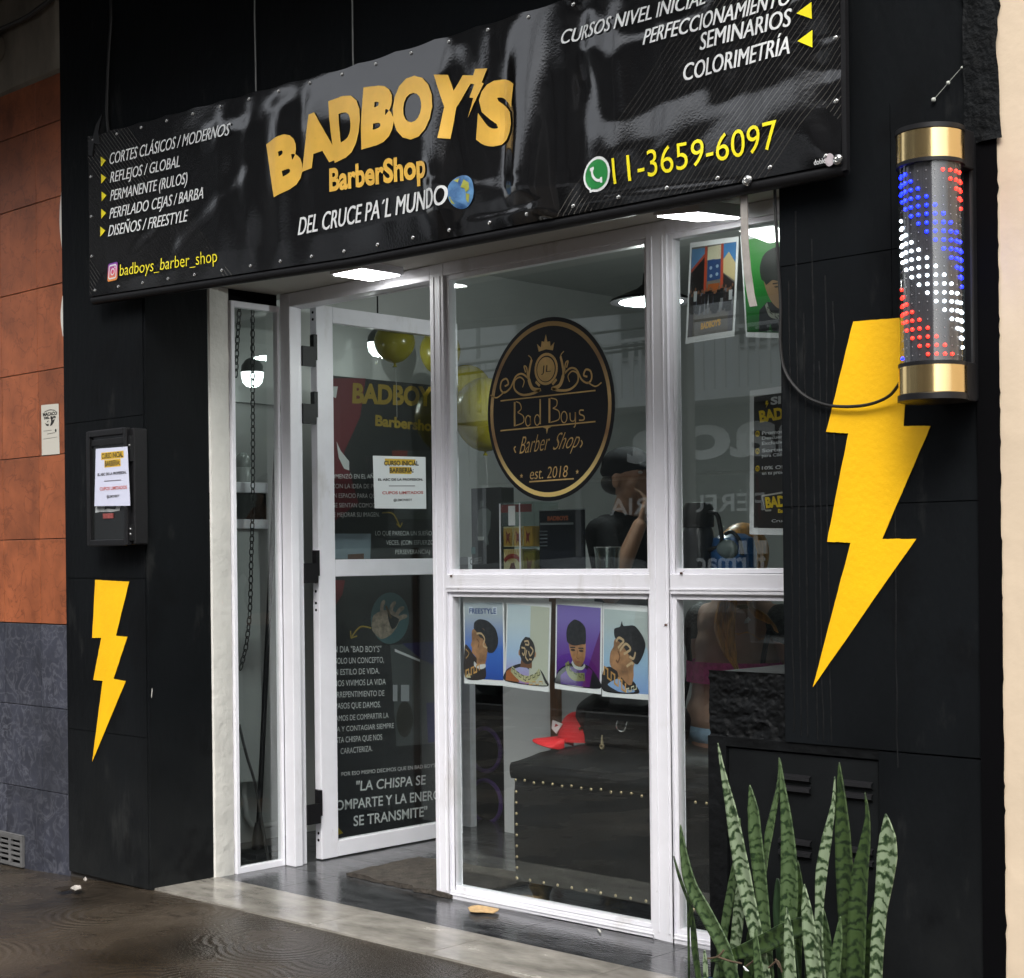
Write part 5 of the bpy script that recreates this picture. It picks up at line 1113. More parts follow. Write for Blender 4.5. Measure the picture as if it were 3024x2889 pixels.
P(softbox(bx0, bx1, by0, by1, .10, .478, 0, .002), 'base', LEA, BE, smooth=True)
P(softbox(bx0 - .015, bx1, by0 - .006, by1, .478, .535, .075, .006), 'seat_cushion', LEA, BE, smooth=True)
sm_ = MB().lathe((0, 0, 0), [(.001, -.0045), (.004, -.0035), (.0062, 0)], 10, 'Y'); so_ = build(sm_, 'nail', M('dull_brass', (.33, .27, .16), .45, metal=.7), None, smooth=True); SMESH = so_.data; bpy.data.objects.remove(so_)
for k in range(27): inst(SMESH, 'nail', BE, (bx0 + .012 + .046 * k, by0 - .010, .474 + .003 * math.sin(k * 2.3)))
for k in range(9): inst(SMESH, 'nail', BE, (bx0 + .014, by0 - .010, .43 - .040 * k))
for k in range(18): inst(SMESH, 'nail', BE, (bx0 + .012 + .068 * k, by0 - .010, .112))
ft = MB().lathe((0, 0, 0), [(.028, 0), (.034, .012), (.030, .030), (.036, .05), (.046, .066), (.047, .075), (.042, .08), (.047, .088), (.044, .10)], 28)
for x, y in ((-4.03, 4.36), (-4.03, 4.79), (-2.52, 4.36), (-2.52, 4.79)):
    m_ = MB(); m_.v = [(a + x, b_ + y, c_ + .004) for a, b_, c_ in ft.v]; m_.f = ft.f; P(m_, 'foot', M('aged_brass', (.30, .20, .07), .3, metal=.85, var=.35, vscale=25), BE, smooth=True)
NYL = M('black_nylon', (.008, .008, .0085), .55, var=.3, vscale=40, bump=.3, bscale=60)
BG = thing('bag', 'black soft bag with a zip pull and metal D ring on the bench', 'bag', (-3.70, 4.52, .60))
mb = MB(); vs = []; n_ = 40; m__ = 22
for j in range(m__ + 1):
    t = j / m__; z = .588 + .225 * t; w_ = .5 * .37 * (.80 + .32 * math.sin(math.pi * min(1, t * 1.05)) ** .6) * (1 - .20 * max(0, t - .75) * 4 * .5); d_ = .115 * (.85 + .25 * math.sin(math.pi * t)) * (1 - .55 * max(0, t - .7) / .3)
    for i in range(n_):
        a = 2 * math.pi * i / n_; ca, sa = math.cos(a), math.sin(a); e = .45
        x = math.copysign(abs(ca) ** e, ca) * w_; y = math.copysign(abs(sa) ** e, sa) * d_
        q = .010 * noise.noise(Vector((x * 14, y * 14, z * 16)))
        vs.append((-3.705 + x + q, 4.51 + y + q, z))
fs = [(j * n_ + i, j * n_ + (i + 1) % n_, (j + 1) * n_ + (i + 1) % n_, (j + 1) * n_ + i) for j in range(m__) for i in range(n_)] + [tuple(range(n_))[::-1], tuple(range(m__ * n_, m__ * n_ + n_))]
P(mb.raw(vs, fs), 'body', NYL, BG, smooth=True)
P(MB().raw(*[[(x, y, z) for x, y, z in [(-3.82, 4.39, .74), (-3.53, 4.39, .745), (-3.53, 4.375, .70), (-3.53, 4.375, .63), (-3.82, 4.375, .625), (-3.82, 4.375, .70)]], [(0, 1, 2, 5), (5, 2, 3, 4)]]), 'front_pocket', NYL, BG)
P(MB().tube(spline([(-3.83, 4.45, .80), (-3.80, 4.44, .83), (-3.70, 4.44, .835), (-3.60, 4.44, .83), (-3.55, 4.45, .79)]), .011, 8), 'strap', NYL, BG, smooth=True)
q = at(1835, 2152, 4.365); P(MB().torus((q.x, 4.365, q.z + .012), .022, .0032, 24, 8, 'Y', R(185), R(355)).tube([(q.x - .022, 4.365, q.z + .012), (q.x - .022, 4.372, q.z + .025)], .003, 6).tube([(q.x + .022, 4.365, q.z + .012), (q.x + .022, 4.372, q.z + .025)], .003, 6), 'metal_ring', CHROME, BG, smooth=True)
q = at(1778, 2200, 4.365); P(MB().torus((q.x, 4.365, q.z - .006), .0075, .0042, 18, 8, 'Y').tube([(q.x, 4.365, q.z + .004), (q.x - .001, 4.365, q.z + .022), (q.x - .002, 4.368, q.z + .035)], [.006, .003, .002], 8), 'zip_pull', M('old_brass', (.45, .38, .24), .35, metal=.8), BG, smooth=True)
RED = M('red_cloth', (.62, .012, .018), .6, bump=.2, bscale=80)
CPC = at(1712, 2165, 4.47); CPC.z = .612
CP = thing('cap', 'red baseball cap with a white badge lying against the black bag', 'cap', CPC)
mb = MB(); vs = []; n_ = 28
for j in range(11):
    t = j / 10
    for i in range(n_):
        a = 2 * math.pi * i / n_; r1 = .086 * math.cos(t * math.pi / 2) ** .5; x = math.cos(a) * r1 * 1.1; y = math.sin(a) * r1
        vs.append((CPC.x + .01 + x + .02 * t, CPC.y + y, CPC.z + .003 + .108 * math.sin(t * math.pi / 2) - .02 * (x < 0) * 0))
mb.raw(vs, [(j * n_ + i, j * n_ + (i + 1) % n_, (j + 1) * n_ + (i + 1) % n_, (j + 1) * n_ + i) for j in range(10) for i in range(n_)])
P(mb, 'crown', RED, CP, smooth=True)
mb = MB(); vs = []
for j in range(7):
    for i in range(13):
        a = R(142 + 126 * i / 12); r1 = .074 + .090 * j / 6 * (math.sin(R(180 * i / 12)) ** .5); vs.append((CPC.x + .01 + math.cos(a) * r1 * 1.1, CPC.y - .02 + math.sin(a) * r1 * 1.0, CPC.z + .016 - .022 * (j / 6) * 0 - .05 * ((i - 6) / 6) ** 2 * (j / 6) * .6 - .012 * (j / 6)))
mb.raw(vs, [(j * 13 + i, j * 13 + i + 1, (j + 1) * 13 + i + 1, (j + 1) * 13 + i) for j in range(6) for i in range(12)])
o = P(mb, 'brim', RED, CP, smooth=True); s_ = o.modifiers.new('t', 'SOLIDIFY'); s_.thickness = .004
c0 = Vector((CPC.x - .045, CPC.y - .073, CPC.z + .055))
for p_, m_ in (([(-.03, .0, -.008), (-.024, 0, .024), (.03, .0, .012), (-.004, 0, -.026)], WHITEP), ([(-.012, -.001, -.002), (-.006, -.001, .012), (.010, -.001, .006)], ink(170, 30, 30))):
    P(MB().prism([c0 + Vector((x * .9 + 0, y - abs(x) * .0 - .004, z)) for x, y, z in p_], (0, .004, 0)), 'badge', m_, CP)
q = at(1735, 2142, 4.40); P(MB().ball((CPC.x + .065, CPC.y - .072, CPC.z + .055), .007, seg=8, rings=6), 'sticker', GOLD, CP)

# ================================================================== things inside
SPK = thing('speaker', 'tall black party speaker with two purple ring lights', 'speaker', (-5.52, 5.6, 0))
P(MB().box(-5.655, -5.395, 5.60, 5.85, .004, .98), 'cabinet', BLK, SPK, bevel=.015)
for z in (.35, .095):
    P(MB().lathe((-5.535, 5.60, z), [(.085, 0), (.06, .012), (.03, .02), (.001, .012)], 28, 'Y'), 'cone', M('dark_cone', (.02, .018, .02), .5), SPK, smooth=True)
    P(MB().torus((-5.535, 5.594, z), .105, .011, 40, 8, 'Y'), 'ring_light', M('purple_ring', (.075, .032, .17), .5), SPK, smooth=True)
P(MB().box(-5.60, -5.45, 5.592, 5.601, .62, .80), 'control_panel', M('panel', (.02, .025, .025), .3), SPK)
# white dresser and jar seen through the narrow side window
j0 = atx(712, 1432, -5.80); j1 = atx(792, 1432, -5.80)
CAB = thing('wall_shelf', 'white wall shelf unit with a black drawer behind the narrow side window', 'shelf', (-5.87, (j0.y + j1.y) / 2, 1.4))
def zz(y): return atx(750, y, -5.80).z
P(MB().box(-5.945, -5.80, j0.y - .12, j1.y, zz(1456), zz(1425)), 'shelf_top', ALU, CAB, bevel=.004)
P(MB().box(-5.945, -5.81, j0.y - .12, j1.y - .004, zz(1534), zz(1456.5)), 'drawer', M('black_gloss', (.008, .009, .010), .25), CAB, bevel=.003)
P(MB().box(-5.945, -5.80, j0.y - .12, j1.y, zz(1562), zz(1534.5)), 'shelf_bottom', ALU, CAB, bevel=.004)
P(MB().box(-5.945, -5.83, j0.y - .02, j1.y - .03, .3, zz(1563)), 'leg_panel', INWALL, CAB)
jc = atx(718, 1425, -5.86)
JA = thing('jar', 'frosted jar with a rounded lid on the white wall shelf', 'jar', jc)
P(MB().lathe((jc.x, jc.y, zz(1425)), [(.042, 0), (.044, .05), (.036, .07)], 24), 'body', M('frosted', (.34, .36, .35), .3), JA, smooth=True)
P(MB().lathe((jc.x, jc.y, zz(1425) + .07), [(.034, 0), (.036, .02), (.030, .05), (.012, .066), (.001, .068)], 24), 'lid', M('frosted_lid', (.24, .26, .25), .25), JA, smooth=True)
# chain of the shutter, leaning rods
def chain(pts, pitch=.027):
    path = spline(pts, 60); mb = MB(); acc = 0; k = 0; last = path[0]
    for p in path[1:]:
        acc += (p - last).length; 
        if acc >= pitch:
            d = (p - last).normalized(); acc = 0; k += 1
            side = Vector((0, 1, 0)) if k % 2 else Vector((1, 0, 0)); side = (side - d * side.dot(d)).normalized(); loop = []
            for q in range(13):
                a = 2 * math.pi * q / 12; loop.append(p + d * (math.cos(a) * .0185) + side * (math.sin(a) * .0095))
            mb.tube(loop, .0026, 5, caps=False)
        last = p
    return mb
CX = -5.46
solo(chain([atx(*p, CX) for p in [(746, 880), (746, 1100), (747, 1300), (746, 1500), (742, 1650), (738, 1800), (728, 1900), (718, 1945), (710, 1978)]]), 'shutter_chain', 'long black chain hanging behind the narrow side window', 'chain', BLKM, smooth=True)
solo(chain([atx(*p, CX) for p in [(710, 870), (704, 960), (699, 1050), (697, 1120)]]), 'shutter_chain', 'short piece of black chain at the upper left of the narrow side window', 'chain', BLKM, smooth=True)
a, b_ = atx(818, 1300, -5.66), atx(762, 2530, -5.66)
RO = thing('squeegee', 'black long handled squeegee standing behind the narrow side window', 'squeegee', (b_.x, b_.y, .004))
P(MB().tube([a, b_ + Vector((0, 0, .06))], .012, 10), 'handle', BLKM, RO, smooth=True)
P(MB().lathe((b_.x, b_.y, .004), [(.026, 0), (.028, .05), (.02, .10), (.012, .14)], 16), 'socket', BLKM, RO, smooth=True)
P(MB().box(b_.x - .02, b_.x + .12, b_.y - .1, b_.y + .14, .004, .03), 'head', BLK, RO, bevel=.006)
cable('loose_cable', 'thin dark cable sloping down behind the narrow side window', [atx(*p, -5.52) for p in [(706, 2140), (728, 2230), (752, 2310), (772, 2420), (788, 2510), (794, 2545)]], .006, M('dark_cable', (.03, .03, .03), .5))
# balloons
YB = M('yellow_rubber', (.30, .26, .02), .25, var=.1, vscale=3)
def balloon(label, c, r, k=1.15):
    t = thing('balloon', label, 'balloon', (c[0], c[1], c[2]), 'yellow balloons inside the shop')
    prof = [(r * math.sin(math.pi * i / 14) * (1 - .10 * (1 if i < 7 else 0) * math.cos(math.pi * i / 14)), -r * k * math.cos(math.pi * i / 14)) for i in range(15)]
    P(MB().lathe(c, prof, 28), 'skin', YB, t, smooth=True); P(MB().lathe((c[0], c[1], c[2] - r * k), [(.012, -.018), (.004, -.004), (.008, .004)], 10), 'knot', YB, t, smooth=True)
    P(MB().tube(spline([(c[0], c[1], c[2] - r * k - .015), (c[0] + .01, c[1], c[2] - r * k - .12), (c[0], c[1] + .01, c[2] - r * k - .25)]), .0012, 5), 'string', M('white_string', (.5, .5, .5), .6), t)
p = atx(1165, 1012, -5.48); balloon('yellow balloon beside the small lamp seen through the open door', p, .095, 1.0)
p = at(1400, 1165, 5.5); balloon('large yellow balloon left of the oval sign, higher of the two', p + Vector((-.05, 0, 0)), .13)
p = at(1432, 1225, 5.3); balloon('large yellow balloon half hidden behind the oval sign', p, .15)
p = atx(1300, 1040, -5.6); balloon('yellow balloon mostly hidden behind the doorway post', p, .10)
# display on the shelf behind the upper panes
SZ = 1.2055; DY = 4.42
def X_(px, Yd=DY): return at(px, 1600, Yd).x
c0, c1 = X_(1476), X_(1577)
CA = thing('display_case', 'clear display case holding yellow and red boxes below the oval sign', 'display case', ((c0 + c1) / 2, DY + .06, SZ))
mb = MB(); t_ = .003; zt = at(1500, 1487, DY).z
mb.box(c0, c1, DY, DY + t_, SZ, zt).box(c0, c1, DY + .14 - t_, DY + .14, SZ, zt).box(c0, c0 + t_, DY + t_, DY + .14 - t_, SZ, zt).box(c1 - t_, c1, DY + t_, DY + .14 - t_, SZ, zt); P(mb, 'clear_sides', CLEAR, CA)
P(MB().box(c0 - .002, c1 + .002, DY - .002, DY + .142, zt, zt + .004).box(c0 + .004, c1 - .004, DY + .004, DY + .136, SZ + .128, SZ + .132), 'shelf', CLEAR, CA)
P(MB().box(c0, c0 + .006, DY - .002, DY, SZ, zt).box(c0 + .105, c0 + .111, DY - .002, DY, SZ, zt), 'edge_strip', ALU, CA)
P(MB().box(c0 + .01, c1 - .01, DY - .0015, DY, zt - .035, zt - .005), 'header', ink(120, 50, 46), CA)
P(MB().box(c0 + .05, c0 + .085, DY - .003, DY - .0016, zt - .085, zt - .01), 'tag', WHITEP, CA)
CREAMC = ink(226, 212, 164); GOLDC = ink(206, 160, 66); REDC = ink(150, 44, 36)
bn = [('cream box with a red arched title and striped front, bottom left in the display case', c0 + .008, c0 + .104, SZ + .001, SZ + .124, CREAMC), ('olive gold box, bottom right in the display case', c0 + .112, c1 - .006, SZ + .001, SZ + .118, ink(120, 108, 40)),
      ('yellow box with a red figure, top left in the display case', c0 + .008, c0 + .058, SZ + .1325, SZ + .21, CREAMC), ('yellow box with a red figure, middle of the upper row in the display case', c0 + .061, c0 + .112, SZ + .1325, SZ + .21, CREAMC), ('yellow box, right end of the upper row in the display case', c0 + .115, c1 - .02, SZ + .1325, SZ + .21, GOLDC)]
for i, (lb, x0, x1, z0_, z1_, m_) in enumerate(bn):
    o = tag(build(MB().box(x0, x1, DY + .012, DY + .10, z0_, z1_), 'product_box', m_, org=((x0 + x1) / 2, DY + .05, z0_), bevel=.001), lb, 'box', 'boxes in the display case')
    to3 = lambda s, t, x0=x0, x1=x1, z0_=z0_, z1_=z1_: (x0 + (x1 - x0) * s, DY + .0105, z0_ + (z1_ - z0_) * t)
    if i == 0:
        for k in range(9): poly(o, [(.5 + .02 * (k - 4), .45), (k / 9, .98), ((k + .5) / 9, .98)], to3, GOLDC)
        stroke(o, spline([(.06, .62), (.3, .76), (.7, .76), (.94, .62)]), .14, lambda s, t, f=to3: (f(s, t)[0], DY + .0098, f(s, t)[2]), REDC); poly(o, [(.35, .05), (.65, .05), (.72, .3), (.6, .58), (.42, .55), (.3, .3)], lambda s, t, f=to3: (f(s, t)[0], DY + .0098, f(s, t)[2]), ink(110, 40, 30))
    else:
        poly(o, [(.05, .05), (.95, .05), (.95, .92), (.05, .92)], to3, GOLDC if i != 1 else ink(138, 124, 52)); g_ = lambda s, t, f=to3: (f(s, t)[0], DY + .0098, f(s, t)[2])
        poly(o, [(.3, .1), (.5, .3), (.75, .12), (.66, .45), (.8, .7), (.5, .62), (.3, .82), (.36, .5)], g_, REDC if i != 1 else ink(110, 60, 30))
x0, x1 = X_(1382), X_(1472); zt = at(1430, 1440, DY).z
o = tag(build(MB().box(x0, x1, DY + .02, DY + .09, SZ, zt), 'clipper_box', M('dark_box', (.016, .018, .018), .4), org=((x0 + x1) / 2, DY, SZ), bevel=.002), 'dark product box with a silver hair clipper pictured on its front', 'box')
g_ = lambda o_: (lambda px, py: (at(px, py, DY + .0185 - o_).x, DY + .0185 - o_, at(px, py, DY + .0185 - o_).z))
poly(o, [(1412, 1508), (1420, 1502), (1440, 1502), (1450, 1512), (1448, 1560), (1440, 1585), (1444, 1608), (1436, 1610), (1428, 1590), (1414, 1590), (1409, 1560)], g_(0), ink(96, 104, 102)); poly(o, [(1418, 1480), (1428, 1478), (1428, 1496), (1418, 1500)], g_(0), ink(96, 104, 102))
poly(o, [(1410, 1585), (1430, 1585), (1428, 1596), (1412, 1596)], g_(.0006), ink(170, 176, 172)); stroke(o, [(1398, 1616), (1398, 1636)], 12, g_(0), ink(76, 112, 112))
lettering(o, 'CLIPPER', (1388, 1668), (1424, 1662), (1388, 1650), g_(0), ink(120, 126, 124), .02)
x0, x1 = X_(1582), X_(1716); zt = at(1650, 1507, DY).z
CS = thing('counter_sign', 'dark acrylic counter sign with a small title below the oval sign', 'sign', ((x0 + x1) / 2, DY + .02, SZ))
P(MB().box(x0, x1, DY + .02, DY + .026, SZ, zt), 'plate', M('dark_acrylic', (.013, .015, .020), .12), CS, bevel=.002)
P(MB().box(x0, x1, DY + .0185, DY + .0275, zt, zt + .004), 'bright_edge', M('edge', (.28, .32, .32), .3), CS)
g_ = lambda px, py: (at(px, py, DY + .0192).x, DY + .0192, at(px, py, DY + .0192).z)
def zE(x, y): return (1380 + x / 3.386, 1440 + y / 3.386)
lettering(CS, "BADBOYS", zE(800, 330), zE(1010, 325), zE(800, 288), g_, ink(186, 92, 40), .05); lettering(CS, 'ONE BY ONE', zE(728, 378), zE(1060, 372), zE(728, 350), g_, ink(170, 178, 180), .02) if False else None
stroke(CS, [zE(728, 364), zE(1060, 360)], 6, g_, ink(130, 138, 140), 'lettering')
for k in range(5): stroke(CS, [zE(720, 440 + 36 * k), zE(800, 437 + 36 * k)], 3.5, g_, ink(96, 102, 106), 'lettering')
gx = X_(1762); GC = thing('glass_cup', 'clear plastic cup standing on the window shelf', 'cup', (gx, DY + .06, SZ))
P(MB().lathe((gx, DY + .06, SZ), [(.040, 0), (.046, .10), (.049, .125), (.046, .125), (.043, .10), (.037, .004), (.001, .004)], 28), 'wall', CLEAR, GC, smooth=True); P(MB().torus((gx, DY + .06, SZ + .125), .048, .002, 28, 6, 'Z'), 'rim', CHROME, GC, smooth=True)
TY = 4.50; tx = at(2062, 1560, TY).x
TH = thing('thermos', 'black insulated jug with a loop handle behind the right upper pane', 'jug', (tx, TY, SZ))
P(MB().lathe((tx, TY, SZ), [(.052, 0), (.055, .01), (.054, .17), (.047, .19)], 32), 'body', M('dark_enamel', (.012, .014, .018), .3), TH, smooth=True); P(MB().lathe((tx, TY, SZ), [(.054, .19), (.056, .195), (.055, .255), (.044, .275), (.001, .278)], 32), 'lid', BLK, TH, smooth=True)
P(MB().tube(spline([(tx + .05, TY - .01, SZ + .24), (tx + .085, TY - .01, SZ + .235), (tx + .10, TY - .01, SZ + .20), (tx + .105, TY - .01, SZ + .13), (tx + .05, TY - .01, SZ + .11)]), .008, 8), 'handle', BLK, TH, smooth=True)
kx = at(2135, 1590, TY).x
KE = thing('kettle', 'blue plastic container with a clear side beside the black jug', 'container', (kx, TY + .06, SZ))
BLUEP = M('blue_plastic', (.012, .07, .20), .3)
P(MB().lathe((kx, TY + .06, SZ), [(.07, 0), (.078, .02), (.082, .10), (.07, .15), (.04, .165), (.001, .168)], 32), 'body', BLUEP, KE, smooth=True); P(MB().ball((kx + .02, TY - .005, SZ + .11), .045, (1, .5, .8), 16, 10), 'clear_side', M('pale_side', (.12, .15, .15), .2), KE, smooth=True)
P(MB().tube(spline([(kx + .01, TY, SZ + .165), (kx + .04, TY, SZ + .17), (kx + .07, TY, SZ + .14), (kx + .082, TY, SZ + .09)]), .007, 8), 'handle', BLK, KE, smooth=True)
# floor mat, dry leaf, litter
MATM = M('brown_mat', (.050, .042, .034), .95, var=.5, vscale=22, bump=1, bscale=90)
mb = MB(); vs = []; nx_, ny_ = 40, 26
edge = [ground_ for ground_ in ()]
m0, m1, m2, m3_ = Vector((-5.0, 4.24)), Vector((-4.36, 4.20)), Vector((-4.30, 4.72)), Vector((-5.04, 4.68))
for k in (0, 1):
    for j in range(ny_ + 1):
        for i in range(nx_ + 1):
            s, t = i / nx_, j / ny_; p = (m0 * (1 - s) + m1 * s) * (1 - t) + (m3_ * (1 - s) + m2 * s) * t
            rim = .02 * noise.noise(Vector((s * 9, t * 9, 1))); z = .006 + (.010 + .014 * max(0, noise.noise(Vector((s * 5, t * 5, 2)))) + .02 * max(0, .12 - t) * 4 * abs(math.sin(s * 9))) * k
            vs.append((p.x + rim, p.y + rim, z))
mm = (nx_ + 1) * (ny_ + 1); fs = []
for j in range(ny_):
    for i in range(nx_): a = j * (nx_ + 1) + i; fs += [(a, a + nx_ + 1, a + nx_ + 2, a + 1), (mm + a, mm + a + 1, mm + a + nx_ + 2, mm + a + nx_ + 1)]
ring = [i for i in range(nx_ + 1)] + [j * (nx_ + 1) + nx_ for j in range(1, ny_ + 1)] + [ny_ * (nx_ + 1) + i for i in range(nx_ - 1, -1, -1)] + [j * (nx_ + 1) for j in range(ny_ - 1, 0, -1)]
fs += [(ring[i], ring[(i + 1) % len(ring)], mm + ring[(i + 1) % len(ring)], mm + ring[i]) for i in range(len(ring))]
solo(mb.raw(vs, fs), 'door_mat', 'crumpled brown fibre mat on the floor inside the open door', 'mat', MATM, smooth=True)
def ground_pt(px, py, z=.006):
    d = ray(px, py); t = (z - EYE) / d.z; return Vector((d.x * t, d.y * t, z))
def curl(name, label, outline, mat, h=.012, th=.003):
    pts = [ground_pt(*p) for p in outline]; c = sum(pts, Vector()) / len(pts); mb = MB(); n_ = len(pts)
    top = [p + Vector((0, 0, h * (.4 + .6 * abs(noise.noise(Vector((p.x * 40, p.y * 40, 0))))) )) for p in pts]; mid = c + Vector((0, 0, .003))
    mb.raw([mid + Vector((0, 0, th))] + [p + Vector((0, 0, th)) for p in top] + [mid] + top, [(0, 1 + i, 1 + (i + 1) % n_) for i in range(n_)] + [(n_ + 1, n_ + 2 + (i + 1) % n_, n_ + 2 + i) for i in range(n_)] + [(1 + i, n_ + 2 + i, n_ + 2 + (i + 1) % n_, 1 + (i + 1) % n_) for i in range(n_)])
    return solo(mb, name, label, 'litter', mat)
curl('dry_leaf', 'curled tan dry leaf on the dark tiles in front of the window', [(1382, 2690), (1392, 2682), (1412, 2679), (1440, 2684), (1474, 2692), (1470, 2699), (1455, 2703), (1428, 2700), (1408, 2702), (1388, 2698)], M('tan_leaf', (.55, .36, .17), .6, var=.3, vscale=60))
curl('paper_scrap', 'pale crumpled scrap on the wet pavement at the foot of the pillar', [(208, 2630), (222, 2622), (238, 2624), (240, 2632), (222, 2636)], M('pale_scrap', (.45, .42, .38), .7), .014)
curl('paper_scrap', 'tiny pale scrap lying close against the foot of the pillar', [(246, 2604), (252, 2597), (257, 2602), (253, 2608)], M('pale_scrap', (.45, .42, .38), .7), .012)
curl('dark_leaf', 'dark wet leaf on the pavement beside the pale scrap', [(160, 2628), (190, 2621), (215, 2620), (206, 2630), (180, 2636)], M('dark_leaf', (.02, .014, .008), .4), .005)
curl('paper_scrap', 'small white sliver on the dark tiles under the window frame', [(1763, 2746), (1770, 2749), (1776, 2756), (1772, 2757)], M('white_scrap', (.6, .6, .55), .7), .004)
for lb, p in (('small brown cockroach on the transom beside the window post', (2012, 1693)), ('small brown cockroach on the window post below the transom', (1966, 1846)), ('small brown cockroach at the left end of the transom', (1332, 1701))):
    q = at(*p, Y - .004); t = thing('insect', lb, 'insect', q, 'insects on the window frame'); d = Vector((.8, 0, .55)).normalized()
    P(MB().ball(q, .004, (1.7, .6, 1.0), 8, 6), 'body', M('brown_shell', (.07, .025, .012), .3), t, smooth=True)
    P(MB().tube([q + d * .005, q + d * .014 + Vector((.002, 0, 0))], .0005, 4).tube([q, q + Vector((-.008, 0, -.006))], .0006, 4).tube([q, q + Vector((.006, 0, -.008))], .0006, 4), 'legs', M('brown_shell', (.07, .025, .012), .3), t)

# ================================================================== people
def remeshed(name, mb, mat, parent, voxel=.007, smooth=4):
    o = build(mb, name, None, parent)
    r = o.modifiers.new('r', 'REMESH'); r.mode = 'VOXEL'; r.voxel_size = voxel
    s = o.modifiers.new('s', 'SMOOTH'); s.iterations = smooth; s.factor = .5
    bpy.context.view_layer.update()
    me = bpy.data.meshes.new_from_object(o.evaluated_get(bpy.context.evaluated_depsgraph_get()))
    o.modifiers.clear(); old = o.data; o.data = me; bpy.data.meshes.remove(old); me.name = name
    me.materials.clear(); me.materials.append(mat)
    for p in me.polygons: p.use_smooth = True
    return o
class Fig:
    """capsules and ellipsoids in the figure's own frame (forward, left, up), fused later into one surface"""
    def __init__(s, base, fwd): s.b = Vector(base); f = Vector((fwd[0], fwd[1], 0)).normalized(); s.f = f; s.l = Vector((-f.y, f.x, 0)); s.mb = MB()
    def w(s, p): return s.b + s.f * p[0] + s.l * p[1] + Vector((0, 0, p[2]))
    def cap(s, a, ra, b, rb, n=6):
        A_, B_ = s.w(a), s.w(b); s.mb.tube([A_ + (B_ - A_) * k / n for k in range(n + 1)], [ra + (rb - ra) * k / n for k in range(n + 1)], 14); s.mb.ball(A_, ra, seg=14, rings=8); s.mb.ball(B_, rb, seg=14, rings=8); return s
    def chain(s, pts):
        for (a, ra), (b, rb) in zip(pts[:-1], pts[1:]): s.cap(a, ra, b, rb)
        return s
    def ell(s, c, r):
        m = MB().ball((0, 0, 0), 1, (1, 1, 1), 20, 14); s.mb.raw([s.w((c[0] + v[0] * r[0], c[1] + v[1] * r[1], c[2] + v[2] * r[2])) for v in m.v], m.f); return s
def hand(g, wrist, d, side, curl=.5, k=1.0):
    """palm, four fingers of different length and a thumb; d = pointing direction, side = direction towards the thumb (figure frame)"""
    d = Vector(d).normalized(); s = Vector(side); s = (s - d * s.dot(d)).normalized(); n = d.cross(s); wv = Vector(wrist)
    for t in (-.026, -.009, .009, .026): g.cap(wv + d * .012 + s * t * .6, .013, wv + d * .075 + s * t, .0115, 3)
    for t, L in ((-.028, .058), (-.0095, .074), (.0095, .080), (.028, .070)):
        p = wv + d * .08 + s * t; q = p + d * L * .45 + n * L * .20 * curl; e = q + d * L * .30 + n * L * .45 * curl; h = e + d * L * .10 + n * L * .36 * curl
        g.chain([(p, .0092), (q, .0086), (e, .0080), (h, .0070)])
    a = wv + d * .025 + s * .030; g.chain([(a, .012), (a + d * .028 + s * .022, .0105), (a + d * .055 + s * .026 + n * .012, .009)])
SKIN = M('skin_warm', (.30, .16, .095), .5, var=.08, vscale=12); SKIN2 = M('skin_fair', (.56, .32, .24), .5, var=.08, vscale=12)
BT = M('black_cotton', (.006, .006, .007), .85, spec=.1, var=.2, vscale=20); HAIRB = M('black_hair', (.010, .008, .007), .5)
mp = at(1842, 1420, 5.1); MAN = thing('person', 'man in a black cap and black T-shirt standing inside with a hand at his chin', 'person', (mp.x, 5.1, 0))
g = Fig((mp.x, 5.1, 0), (.92, .12))
g.chain([((0, .09, .90), .085), ((.02, .10, .50), .06), ((0, .10, .10), .042)]).chain([((0, -.09, .90), .085), ((.02, -.10, .50), .06), ((0, -.10, .10), .042)])
for s_ in (.10, -.10): g.cap((-.04, s_, .05), .038, (.16, s_ * 1.1, .035), .034)
g.ell((0, 0, .95), (.12, .165, .13)).ell((.01, 0, 1.12), (.11, .15, .16)).ell((.01, 0, 1.30), (.12, .175, .15)).cap((0, .13, 1.40), .062, (0, -.13, 1.40), .062)
g.cap((-.01, 0, 1.42), .058, (.02, 0, 1.52), .054)
g.ell((.02, 0, 1.635), (.098, .074, .100)).ell((.045, 0, 1.565), (.072, .058, .062)).ell((.085, 0, 1.535), (.028, .03, .024)).ell((.115, 0, 1.598), (.020, .012, .018)).cap((.105, 0, 1.63), .010, (.122, 0, 1.602), .012)
for s_ in (1, -1): g.ell((.01, s_ * .076, 1.605), (.020, .008, .032)); g.ell((.09, s_ * .03, 1.655), (.018, .022, .010)); g.ell((.07, s_ * .045, 1.59), (.03, .022, .024))
g.ell((.102, 0, 1.562), (.012, .022, .006)).ell((.101, 0, 1.552), (.012, .020, .006))
g.chain([((0, .185, 1.385), .055), ((-.03, .235, 1.13), .042), ((.05, .23, .90), .030)]); hand(g, (.055, .23, .885), (.12, 0, -1), (1, .1, 0), .5)
g.chain([((0, -.185, 1.385), .055), ((.09, -.25, 1.15), .044), ((.135, -.10, 1.42), .029)]); hand(g, (.136, -.095, 1.43), (.0, .55, .9), (-.2, .4, -.2), .9)
remeshed('body', g.mb, SKIN, MAN, .0055, 3)
g = Fig((mp.x, 5.1, 0), (.92, .12))
g.ell((0, 0, .93), (.132, .176, .10)).ell((.01, 0, 1.12), (.124, .165, .17)).ell((.01, 0, 1.30), (.132, .188, .155)).cap((0, .13, 1.40), .070, (0, -.13, 1.40), .070).cap((-.005, 0, 1.43), .068, (.0, 0, 1.455), .062)
